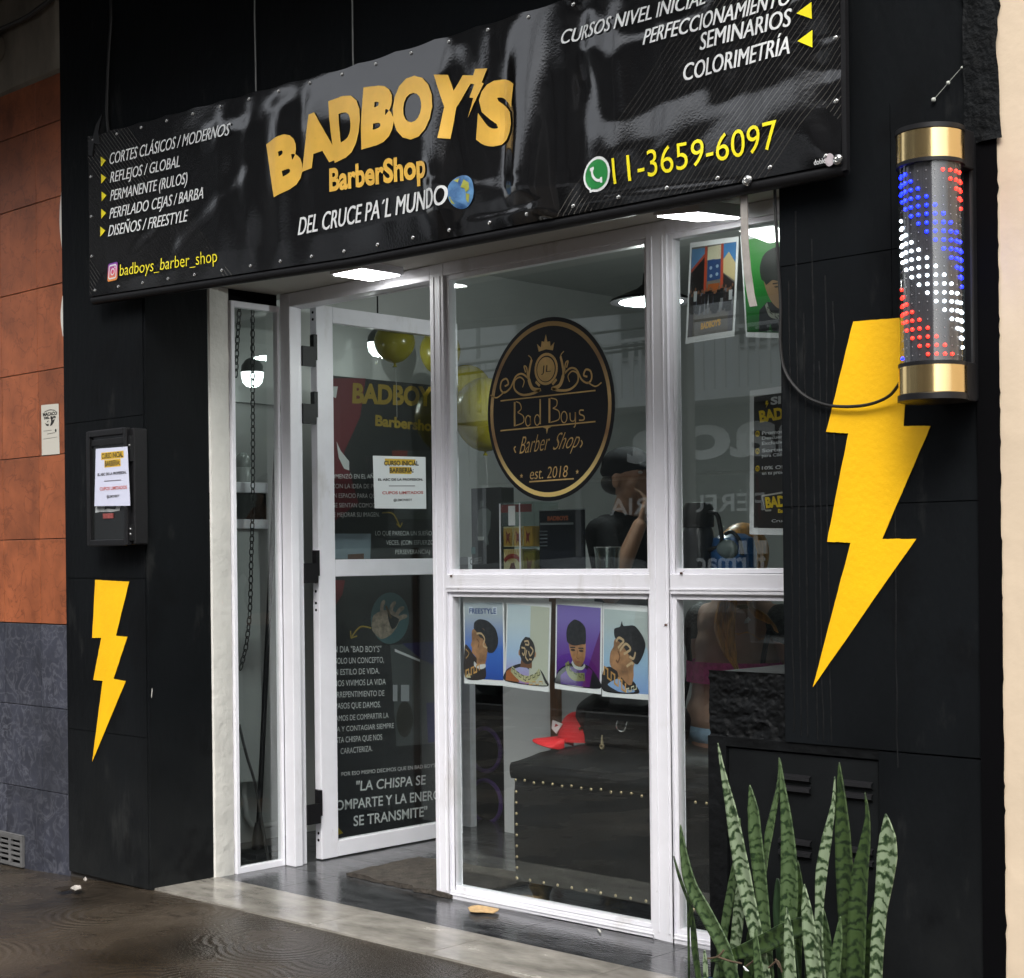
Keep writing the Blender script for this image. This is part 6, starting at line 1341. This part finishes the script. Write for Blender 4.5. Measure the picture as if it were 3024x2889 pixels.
g.chain([((0, .18, 1.39), .066), ((-.02, .225, 1.21), .060)]).chain([((0, -.18, 1.39), .066), ((.06, -.23, 1.24), .060)])
remeshed('t_shirt', g.mb, BT, MAN, .009, 3)
g = Fig((mp.x, 5.1, 0), (.92, .12))
g.chain([((0, .09, .90), .098), ((.02, .10, .50), .075), ((0, .10, .13), .062)]).chain([((0, -.09, .90), .098), ((.02, -.10, .50), .075), ((0, -.10, .13), .062)]).ell((0, 0, .93), (.13, .172, .10))
remeshed('trousers', g.mb, M('dark_denim', (.015, .016, .022), .8), MAN, .012, 2)
g = Fig((mp.x, 5.1, 0), (.92, .12)); g.ell((.012, 0, 1.675), (.110, .085, .075)).ell((.0, 0, 1.65), (.106, .082, .05)).cap((.09, .045, 1.665), .012, (.19, .035, 1.645), .008).cap((.09, -.045, 1.665), .012, (.19, -.035, 1.645), .008).cap((.09, 0, 1.672), .012, (.205, 0, 1.655), .008).cap((.10, .02, 1.67), .012, (.20, .018, 1.652), .008).cap((.10, -.02, 1.67), .012, (.20, -.018, 1.652), .008)
remeshed('cap', g.mb, BT, MAN, .007, 2)
g = Fig((mp.x, 5.1, 0), (.92, .12)); g.ell((-.035, 0, 1.60), (.062, .079, .05)); remeshed('hair', g.mb, HAIRB, MAN, .008, 2)
for s_ in (1, -1):
    g = Fig((mp.x, 5.1, 0), (.92, .12)); g.ell((.098, s_ * .032, 1.638), (.012, .013, .008)); P(g.mb, 'eye', M('eye_white', (.6, .58, .55), .2), MAN, smooth=True)

wx, wy = -3.405, 4.74
WO = thing('person', 'woman with long copper hair and sheer dark top sitting on the bench, back turned', 'person', (wx, wy, .57))
def W(): return Fig((wx, wy, 0), (0.06, 1))
tors = [(.64, .185, .135, -.01), (.72, .192, .14, -.01), (.80, .176, .128, 0), (.88, .168, .118, 0), (.96, .172, .116, .01), (1.03, .168, .108, .02), (1.075, .13, .085, .03)]
def torso(g, k=0.0, zmin=0, zmax=9):
    for z, a, c_, f_ in tors:
        if zmin <= z <= zmax: g.ell((f_, 0, z), (c_ + k, a + k, .115 + k))
    return g
g = W(); torso(g)
g.cap((.03, .15, 1.06), .055, (.03, -.15, 1.06), .055).cap((.03, 0, 1.08), .056, (.05, 0, 1.19), .052)
g.ell((.065, 0, 1.29), (.092, .073, .108)).ell((.10, 0, 1.225), (.06, .056, .05)).ell((.155, 0, 1.265), (.02, .012, .018))
for s_ in (1, -1):
    g.ell((.055, s_ * .075, 1.265), (.018, .008, .03)); g.ell((.13, s_ * .03, 1.295), (.016, .02, .01))
    g.chain([((.03, s_ * .19, 1.045), .056), ((.08, s_ * .235, .84), .047), ((.28, s_ * .17, .76), .032)]); hand(g, (.29, s_ * .165, .758), (1, -.2 * s_, -.1), (0, -s_, .2), .4)
    g.chain([((.0, s_ * .10, .655), .105), ((.40, s_ * .12, .66), .075), ((.44, s_ * .12, .30), .055), ((.42, s_ * .12, .09), .04)]).cap((.40, s_ * .12, .05), .036, (.58, s_ * .13, .035), .032)
remeshed('body', g.mb, SKIN2, WO, .0065, 3)
SHEER = M('sheer_dark_fabric', (.40, .255, .19), .5, var=.12, vscale=8, bump=.12, bscale=30)
g = W(); torso(g, .008, .70); g.cap((.03, .15, 1.06), .063, (.03, -.15, 1.06), .063).ell((.035, 0, 1.10), (.06, .075, .03)); remeshed('sheer_top', g.mb, SHEER, WO, .008, 14)
g = W()
for s_ in (1, -1): g.chain([((.03, s_ * .182, 1.055), .068), ((.06, s_ * .222, .985), .063)])
remeshed('lace_sleeves', g.mb, M('black_lace', (.010, .011, .012), .6, var=.9, vscale=70, bump=.8, bscale=120, c2=(.06, .065, .065)), WO, .008, 2)
mb = MB()
for s_ in (1, -1): g = W(); mb.tube(spline([g.w(p) for p in [(-.045, s_ * .185, 1.03), (-.06, s_ * .176, .96), (-.062, s_ * .168, .90), (-.068, s_ * .176, .83), (-.075, s_ * .194, .74), (-.07, s_ * .185, .66)]]), .010, 8)
P(mb, 'black_edging', BT, WO, smooth=True)
g = W(); n_ = 40; vs = []
for z in (.838, .86, .89, .915):
    for i in range(n_):
        a = 2 * math.pi * i / n_; vs.append(g.w((.150 * math.cos(a) - .003, .198 * math.sin(a), z - .02 * abs(math.sin(a)) * 0)))
mb = MB().raw(vs, [(j * n_ + i, j * n_ + (i + 1) % n_, (j + 1) * n_ + (i + 1) % n_, (j + 1) * n_ + i) for j in range(3) for i in range(n_)])
P(mb, 'magenta_band', M('magenta_lace', (.60, .06, .28), .6, var=.35, vscale=45, bump=.4, bscale=90), WO, smooth=True)
g = W(); g.ell((-.005, 0, .655), (.150, .20, .085))
for s_ in (1, -1): g.chain([((.0, s_ * .10, .66), .114), ((.40, s_ * .12, .665), .085), ((.44, s_ * .12, .30), .066), ((.42, s_ * .12, .12), .058)])
remeshed('jeans', g.mb, M('blue_denim', (.24, .36, .48), .8, var=.3, vscale=16, bump=.4, bscale=60), WO, .010, 2)
COP = M('copper_hair', (.56, .27, .06), .42, var=.5, vscale=26, stretch=(3, 3, .4)); rnd = random.Random(5)
def zW(x, y): return (1960 + x / 3.18, 1740 + y / 3.18)
mb = MB(); g = W()
m_ = MB().ball((0, 0, 0), 1, (1, 1, 1), 24, 16); mb.raw([g.w((.045 + v[0] * .105, v[1] * .088, 1.305 + v[2] * .11)) for v in m_.v], m_.f)
for k in range(16):
    u = k / 15; pts = []
    for (x, y), wd in zip([(640, -60), (600, 120), (570, 330), (590, 500), (640, 640), (690, 760)], (150, 130, 150, 110, 60, 20)):
        q = at(*zW(x + (u - .5) * wd + rnd.uniform(-6, 6), y), wy - .15 - .012 * math.sin(u * 9) - (.0 if y > 200 else -.03)); pts.append(q)
    mb.tube(spline(pts, 5), [.015 - .008 * abs(u - .5)] * 20 + [.008, .006, .005, .004, .003, .002][:len(spline(pts, 5)) - 20], 6)
for k in range(9):
    u = k / 8; pts = [at(*zW(x + (u - .5) * 30, y + (u - .5) * wd), wy - .145) for (x, y), wd in zip([(760, -40), (830, 190), (920, 250), (1010, 310), (1060, 400)], (60, 60, 60, 40, 20))]
    mb.tube(spline(pts, 5), [.008] * 14 + [.006, .005, .005, .004, .003, .002, .002][:len(spline(pts, 5)) - 14], 6)
for pth in ([(690, 430), (780, 410), (840, 430), (900, 470), (940, 460)], [(640, 420), (720, 415), (790, 400)]): mb.tube(spline([at(*zW(*p), wy - .135) for p in pth]), .0016, 5)
P(mb, 'long_hair', COP, WO, smooth=True)
P(MB().tube(spline([at(*zW(x, y), wy - .10) for x, y in [(655, 175), (720, 165), (790, 160), (825, 155)]]), .008, 8), 'collar_clip', M('ivory', (.62, .60, .50), .4), WO, smooth=True)
P(MB().prism([at(*zW(x, y), wy - .15) for x, y in [(765, 285), (790, 260), (815, 290), (800, 300), (790, 320), (755, 322)]], (0, .003, 0)), 'tag', PAPER, WO)

# ================================================================== snake plant
def zL(x, y): return (1900 + x / 1.514, 1650 + y / 1.514)
def leafmat(name, light, dark, freq, mid):
    m = M(name, light, .42, spec=.45); n, b = nodes_of(m); uvn = add(n, 'ShaderNodeUVMap'); sp = add(n, 'ShaderNodeSeparateXYZ'); n.links.new(uvn.outputs[0], sp.inputs[0])
    ce = add(n, 'ShaderNodeMath', operation='SUBTRACT'); ce.inputs[1].default_value = .5; ab = add(n, 'ShaderNodeMath', operation='ABSOLUTE'); n.links.new(sp.outputs['X'], ce.inputs[0]); n.links.new(ce.outputs[0], ab.inputs[0])
    tc = add(n, 'ShaderNodeTexCoord'); nz = add(n, 'ShaderNodeTexNoise'); nz.inputs['Scale'].default_value = 34; nz.inputs['Detail'].default_value = 4; n.links.new(tc.outputs['Object'], nz.inputs['Vector'])
    a = add(n, 'ShaderNodeMath', operation='MULTIPLY_ADD'); a.inputs[1].default_value = -.014; n.links.new(ab.outputs[0], a.inputs[0]); n.links.new(sp.outputs['Y'], a.inputs[2])
    a2 = add(n, 'ShaderNodeMath', operation='MULTIPLY_ADD'); a2.inputs[1].default_value = .075; n.links.new(nz.outputs[0], a2.inputs[0]); n.links.new(a.outputs[0], a2.inputs[2])
    mu = add(n, 'ShaderNodeMath', operation='MULTIPLY'); mu.inputs[1].default_value = freq; sn = add(n, 'ShaderNodeMath', operation='SINE'); n.links.new(a2.outputs[0], mu.inputs[0]); n.links.new(mu.outputs[0], sn.inputs[0])
    n3 = add(n, 'ShaderNodeTexNoise'); n3.inputs['Scale'].default_value = 75; n3.inputs['Detail'].default_value = 3; n.links.new(tc.outputs['Object'], n3.inputs['Vector'])
    a3 = add(n, 'ShaderNodeMath', operation='MULTIPLY_ADD'); a3.inputs[1].default_value = 2.6; n.links.new(n3.outputs[0], a3.inputs[0]); n.links.new(sn.outputs[0], a3.inputs[2])
    rp = add(n, 'ShaderNodeValToRGB'); mr = add(n, 'ShaderNodeMapRange'); mr.inputs['From Min'].default_value = -.3; mr.inputs['From Max'].default_value = 2.9; n.links.new(a3.outputs[0], mr.inputs[0]); n.links.new(mr.outputs[0], rp.inputs[0])
    rp.color_ramp.elements[0].position = .42; rp.color_ramp.elements[0].color = light + (1,); rp.color_ramp.elements[1].position = .82; rp.color_ramp.elements[1].color = dark + (1,); e = rp.color_ramp.elements.new(.62); e.color = mid + (1,)
    n.links.new(rp.outputs[0], b.inputs['Base Color']); return m
LP = leafmat('leaf_pale', (.19, .245, .155), (.014, .032, .012), 215, (.085, .125, .06)); LMD = leafmat('leaf_mid', (.066, .105, .045), (.012, .028, .010), 235, (.05, .085, .03)); LDK = leafmat('leaf_dark', (.034, .060, .018), (.008, .018, .006), 225, (.022, .042, .014))
PLX = at(2330, 2889, 3.36).x
PL = thing('snake_plant', 'tall snake plant with banded upright leaves in a blue pot before the pillar', 'plant', (-2.32, 3.37, .1))
def leaf(path, wd, Yl, mat, tw=0.0, Ye=None):
    P_ = spline([Vector(p) for p in path], 9); n_ = len(P_); px2m = (at(2401, 2400, Yl).x - at(2400, 2400, Yl).x) / 1.514
    ws = wd if isinstance(wd, list) else [0, .45, .8, 1, 1, .95, .9]
    W0 = ws if not isinstance(wd, list) else wd; wmax = 1 if isinstance(wd, list) else wd
    vs = []; uvs = []; L = 0; last = None; cross = 6
    for i, p in enumerate(P_):
        t = i / (n_ - 1); k = t * (len(W0) - 1); a = int(min(k, len(W0) - 2)); fr = k - a; w_ = (W0[a] * (1 - fr) + W0[a + 1] * fr) * wmax * px2m * .5 * .82 + .0006
        yy = Yl + ((Ye - Yl) * (1 - t) if Ye is not None else 0); c_ = at(*zL(p.x, p.y), yy)
        if last is not None: L += (c_ - last).length
        last = c_; nx = P_[min(i + 1, n_ - 1)]; pv = P_[max(i - 1, 0)]; d = Vector((nx.x - pv.x, nx.y - pv.y)); d = d.normalized() if d.length else Vector((0, 1)); side = Vector((d.y, -d.x))
        sx_ = Vector((side.x, 0, -side.y)); sx_ = Vector((sx_.x, tw * math.sin(t * 5), sx_.z)).normalized()
        for q in range(cross + 1):
            s_ = q / cross * 2 - 1; vs.append(c_ + sx_ * w_ * s_ * 1.0 + Vector((0, -.30 * w_ * s_ * s_ + .15 * w_, 0))); uvs.append((q / cross, L))
    root = Vector((max(-2.60, min(-2.08, c_.x)), 3.37, .135))
    if -2.40 < root.x < -2.33: root.x = -2.31 if root.x > -2.365 else -2.42
    for k in (1, 2):
        cc = c_.lerp(root, k / 2); L += (cc - last).length; last = cc
        for q in range(cross + 1): s_ = q / cross * 2 - 1; vs.append(cc + Vector((w_ * s_ * (1 - .25 * k), -.3 * w_ * s_ * s_, 0))); uvs.append((q / cross, L))
    n_ += 2
    fs = [(i * (cross + 1) + q, i * (cross + 1) + q + 1, (i + 1) * (cross + 1) + q + 1, (i + 1) * (cross + 1) + q) for i in range(n_ - 1) for q in range(cross)]
    o_ = ORG[PL]; me = bpy.data.meshes.new('leaf'); me.from_pydata([tuple(v - o_) for v in vs], [], fs); me.update(); ul = me.uv_layers.new(name='UVMap')
    for pl in me.polygons:
        pl.use_smooth = True
        for li in pl.loop_indices: ul.data[li].uv = uvs[me.loops[li].vertex_index]
    me.materials.append(mat); o = bpy.data.objects.new('leaf', me); col.objects.link(o); o.parent = PL; s = o.modifiers.new('thick', 'SOLIDIFY'); s.thickness = .0035; s.offset = 0
    return o
leaf([(165, 1190), (182, 1320), (215, 1460), (300, 1620), (365, 1750), (405, 1890)], 82, 3.30, LMD)
leaf([(205, 1500), (222, 1640), (232, 1760), (250, 1890)], 34, 3.36, LDK); leaf([(135, 1330), (160, 1420), (200, 1530)], 14, 3.37, LDK)
leaf([(332, 825), (360, 970), (395, 1130), (430, 1320), (470, 1520), (520, 1740), (552, 1890)], [0, 24, 52, 78, 88, 80, 66, 56], 3.32, LP)
leaf([(430, 1160), (425, 1300), (400, 1450), (372, 1600), (355, 1720)], 46, 3.42, LMD)
leaf([(475, 1012), (492, 1120), (502, 1240), (520, 1400), (542, 1600), (558, 1800), (562, 1890)], [0, 60, 74, 76, 60, 56, 56], 3.36, LMD)
leaf([(606, 890), (606, 1000), (585, 1120), (562, 1230), (548, 1340), (540, 1460)], [0, 14, 26, 40, 34, 24], 3.38, LMD, .5)
leaf([(610, 895), (622, 1010), (640, 1160), (652, 1320), (655, 1480), (650, 1640)], [0, 26, 58, 84, 96, 90], 3.37, LMD)
leaf([(600, 1430), (610, 1560), (635, 1700), (655, 1890)], [10, 70, 110, 120], 3.40, M('leaf_plain', (.022, .045, .020), .4, var=.3, vscale=14))
leaf([(425, 1440), (428, 1560), (418, 1680), (405, 1780), (400, 1890)], [10, 60, 60, 50, 40], 3.40, LP)
leaf([(300, 1800), (400, 1770), (520, 1730), (640, 1670), (720, 1640)], [4, 50, 84, 88, 80], 3.31, LDK)
leaf([(718, 1455), (730, 1560), (745, 1680), (760, 1800), (770, 1890)], [0, 52, 76, 80, 80], 3.27, LP)
leaf([(855, 975), (848, 1100), (822, 1250), (798, 1400), (788, 1550), (786, 1720), (800, 1890)], [0, 16, 44, 54, 44, 50, 60], 3.33, LP, .3)
leaf([(875, 910), (884, 1060), (893, 1220), (902, 1400), (912, 1600), (930, 1890)], [0, 46, 78, 90, 88, 80], 3.34, LDK)
leaf([(990, 1045), (1002, 1150), (992, 1270), (972, 1400), (960, 1560), (955, 1720), (950, 1890)], [0, 20, 52, 80, 92, 92, 90], 3.30, LDK)
leaf([(640, 1560), (650, 1680), (660, 1890)], [0, 50, 66], 3.25, LP); leaf([(880, 1600), (870, 1720), (850, 1890)], [0, 46, 60], 3.24, LMD); leaf([(500, 1650), (508, 1760), (520, 1890)], [0, 40, 52], 3.24, LMD)
leaf([(690, 1350), (700, 1480), (690, 1640), (680, 1890)], [0, 40, 56, 60], 3.42, LDK); leaf([(940, 1500), (930, 1620), (905, 1760), (890, 1890)], [0, 46, 66, 70], 3.41, LMD); leaf([(330, 1640), (340, 1740), (360, 1890)], [0, 30, 44], 3.38, LDK); leaf([(500, 1560), (480, 1700), (470, 1890)], [0, 44, 60], 3.42, LDK)
leaf([(1083, 1140), (1094, 1240), (1092, 1330), (1080, 1440), (1062, 1570), (1048, 1720), (1040, 1890)], [0, 80, 100, 84, 64, 64, 60], 3.31, LP)
leaf([(272, 1750), (276, 1800), (280, 1890)], [2, 22, 26], 3.26, LP); leaf([(1035, 1530), (1020, 1650), (1000, 1780), (985, 1890)], [6, 50, 60, 60], 3.38, LDK); leaf([(800, 1560), (815, 1700), (815, 1890)], [6, 60, 70], 3.40, LMD)
a, b_ = at(1960, 2889, 3.33), at(2600, 2889, 3.33)
for cx, wx_, m_ in ((-2.50, .135, M('blue_pot', (.012, .07, .25), .35)), (-2.19, .15, M('terracotta_dark', (.10, .04, .022), .7))):
    P(MB().lathe((cx, 3.37, 0), [(wx_ * .72, .002), (wx_ * .78, .05), (wx_ * .96, .14), (wx_ * 1.02, .145), (wx_ * 1.02, .16), (wx_ * .94, .16), (wx_ * .92, .14)], 32), 'pot', m_, PL, smooth=True)
    P(MB().lathe((cx, 3.37, 0), [(wx_ * .93, .141), (wx_ * .5, .15), (.001, .153)], 24), 'soil', M('dark_soil', (.018, .012, .008), .95, bump=1, bscale=60), PL)
DRY = M('dry_leaf_matter', (.075, .05, .03), .8, var=.4, vscale=30)
for pth in ([(270, 1790), (330, 1780), (360, 1750)], [(330, 1780), (390, 1800), (440, 1810)], [(450, 1830), (490, 1800), (500, 1790)], [(560, 1830), (600, 1800), (620, 1850)], [(590, 1790), (610, 1830)]):
    P(MB().tube(spline([at(*zL(*p), 3.28) for p in pth]), .0025, 6), 'dry_stem', DRY, PL, smooth=True)
P(MB().prism([at(*zL(x, y), 3.27) for x, y in [(445, 1822), (460, 1835), (470, 1845), (455, 1842)]], (0, .003, 0)), 'torn_bit', PAPER, PL)

# ================================================================== the other side of the street (seen in the glass and the vinyl)
def house(label, x0, x1, h, colr, seed, parts=True):
    t = thing('street_house', label, 'house', ((x0 + x1) / 2, -11.3, 0), 'houses across the street')
    P(MB().box(x0 + .01, x1 - .01, -16, -11.3, -.03, h), 'wall', M('street_wall_%d' % seed, colr, .85, var=.12, vscale=1.5), t)
    P(MB().box(x0, x1, -16.1, -11.28, 6.2, h + .05), 'upper_storey', M('dark_upper_storey', (.045, .045, .045), .85, var=.3, vscale=1), t)
    if parts:
        z = 4.4
        while z < h - 1.6:
            x = x0 + .9
            while x < x1 - 1.4:
                wn = P(MB().box(x, x + 1.1, -11.31, -11.22, z, z + 1.3), 'window', M('street_window_frame', (.4, .4, .4), .5), t); P(MB().box(x + .06, x + 1.04, -11.22, -11.21, z + .06, z + 1.24), 'pane', M('street_pane', (.02, .025, .03), .1), wn); x += 2.3
            z += 2.7
    return t
PH = house('pharmacy building across the street with a balcony and a big name board', -19.6, -8.6, 10.4, (.62, .63, .64), 1)
P(MB().box(-19.5, -8.7, -11.3, -11.12, 2.55, 3.55), 'name_board', M('board_grey', (.05, .052, .054), .6), PH)
lettering(PH, 'farmacia', (-9.9, 2.78), (-16.15, 2.78), (-9.9, 3.50), lambda x, z: (x, -11.10, z), M('board_letters', (.95, .96, .95), .5), .03)
P(MB().box(-19.4, -8.8, -11.28, -11.2, .1, 2.5), 'shop_glass', M('street_shop_glass', (.03, .035, .036), .08), PH)
lettering(PH, 'PERFUMERIA', (-13.6, 1.95), (-16.6, 1.95), (-13.6, 2.22), lambda x, z: (x, -11.19, z), M('board_letters', (.6, .6, .6)), .01)
lettering(PH, 'farmacia', (-13.6, 1.05), (-15.2, 1.05), (-13.6, 1.35), lambda x, z: (x, -11.19, z), M('board_letters', (.6, .6, .6)), .02)
for x in (-15.4, -17.3, -13.9): P(MB().box(x, x + .12, -11.3, -11.15, .0, 2.5), 'door_post', M('street_post', (.2, .2, .2), .5), PH)
P(MB().box(-14.05, -13.55, -11.18, -11.15, 1.3, 1.5).box(-13.88, -13.72, -11.18, -11.15, 1.1, 1.3).box(-13.88, -13.72, -11.18, -11.15, 1.5, 1.7), 'cross_sign', M('board_letters', (.6, .6, .6)), PH)
P(MB().box(-19.5, -8.7, -11.3, -10.35, 3.56, 3.70), 'balcony', M('street_wall_1', (.3, .31, .32)), PH)
mb = MB()
for k in range(54): mb.box(-19.4 + .195 * k, -19.4 + .195 * k + (.05 if k % 5 else .09), -10.40, -10.37, 3.70, 4.55)
mb.box(-19.45, -8.8, -10.42, -10.36, 4.55, 4.60); P(mb, 'balcony_railing', M('railing_white', (.6, .6, .6), .5), PH)
house('pale house across the street left of the pharmacy in the reflection', -30, -19.7, 11.2, (.66, .67, .68), 2)
house('grey house across the street, farthest in the reflection', -44, -30.1, 12.5, (.24, .25, .26), 3)
house('buff house across the street right of the pharmacy', -8.5, -3, 10.2, (.26, .24, .22), 4)
house('brown house across the street opposite the pillar', -2.9, 8, 12.3, (.20, .18, .16), 5)
POL = thing('lamp_post', 'dark steel lamp post at the kerb', 'lamp post', (-7.5, -1.3, 0)); P(MB().lathe((-7.5, -1.3, 0), [(.13, 0), (.12, .5), (.085, .6), (.07, 7.2), (.001, 7.22)], 20), 'post', M('post_steel', (.05, .05, .05), .5), POL, smooth=True)
P(MB().tube(spline([(-7.5, -1.3, 7.1), (-7.5, -1.8, 7.5), (-7.5, -2.9, 7.6)]), .04, 8).box(-7.62, -7.38, -3.4, -2.85, 7.55, 7.65), 'arm', M('post_steel', (.05, .05, .05)), POL)
for i, (za, zb, y) in enumerate(((5.6, 5.3, -6.5), (5.2, 5.5, -7.2), (4.9, 4.4, -8.0), (6.1, 5.9, -6.0), (4.6, 4.7, -9.0), (5.4, 4.9, -9.6))):
    cable('overhead_cable', ['sagging street cable, highest of the bundle', 'second street cable across the road', 'street cable dropping towards the pharmacy', 'outer street cable nearest the shop', 'low street cable before the balcony', 'slack street cable against the facades'][i], [(-45, y, za), (-30, y, za - .4), (-18, y, (za + zb) / 2 - .5), (-6, y, zb - .3), (8, y, zb)], .02, RUBBER)
# parked car at the kerb
CAR = thing('parked_car', 'grey hatchback parked at the kerb in front of the shop', 'car', (-10.6, -2.9, -.17))
prof = [(-2.05, .30), (-2.08, .55), (-2.0, .80), (-1.15, .92), (-.45, 1.40), (.75, 1.46), (1.55, 1.20), (1.95, .95), (2.02, .55), (1.98, .30)]
def car_section(k, z0=0): return [(-10.6 + x, z - .17) for x, z in prof]
mb = MB(); vs = []; ns = 9
for j in range(ns):
    t = j / (ns - 1) * 2 - 1
    for x, z in prof:
        inset = .10 * max(0, (z - .9) / .5); yy = t * (.86 - inset); zz_ = z - .03 * t * t * (z > .85); vs.append((-10.6 + x * (1 - .02 * t * t), -2.9 + yy, zz_ - .17))
m_ = len(prof); fs = [(j * m_ + i, j * m_ + (i + 1) % m_, (j + 1) * m_ + (i + 1) % m_, (j + 1) * m_ + i) for j in range(ns - 1) for i in range(m_)] + [tuple(range(m_))[::-1], tuple(range((ns - 1) * m_, ns * m_))]
P(mb.raw(vs, fs), 'body', M('car_paint', (.16, .17, .18), .25, metal=.6), CAR, smooth=True)
CGL = M('car_glass', (.05, .055, .06), .06)
for s_ in (1, -1):
    yb, yt = -2.9 + s_ * .865, -2.9 + s_ * .79
    for a in ([(-1.0, .95), (-.40, 1.36), (.15, 1.38), (.15, .95)], [(.22, .95), (.22, 1.38), (.75, 1.40), (1.40, 1.16), (1.45, .96)]):
        P(MB().prism([(-10.6 + x, (yb + (yt - yb) * max(0, (z - .92) / .5)) + s_ * .004, z - .17) for x, z in a], (0, s_ * .006, 0)), 'side_window', CGL, CAR)
P(MB().prism([(-10.6 + x, -2.9 + y, z - .17) for x, y, z in [(-1.13, -.76, .945), (-1.13, .76, .945), (-.50, .70, 1.385), (-.50, -.70, 1.385)]], (-.012, 0, .012)), 'windscreen', CGL, CAR)
for x in (-1.32, 1.28):
    for y in (-.80, .80):
        wl = P(MB().lathe((-10.6 + x, -2.9 + y - .1, .31 - .17), [(.20, 0), (.30, .0), (.315, .03), (.315, .17), (.30, .2), (.20, .2)], 28, 'Y'), 'wheel', RUBBER, CAR, smooth=True); P(MB().lathe((-10.6 + x, -2.9 + y - .1, .31 - .17), [(.001, -.004), (.19, -.004), (.20, .004), (.20, .196), (.19, .204), (.001, .204)], 24, 'Y'), 'rim', CHROME, wl, smooth=True)
for y in (-.6, .6): P(MB().ball((-10.6 - 2.0, -2.9 + y, .68 - .17), .09, (.5, 1.4, .8), 12, 8), 'headlight', M('headlight', (.6, .62, .62), .1), CAR, smooth=True)
# repeats that share a look keep one suffix scheme
for o in list(bpy.data.objects):
    if o.name.startswith('Empty'): o.name = 'thing'
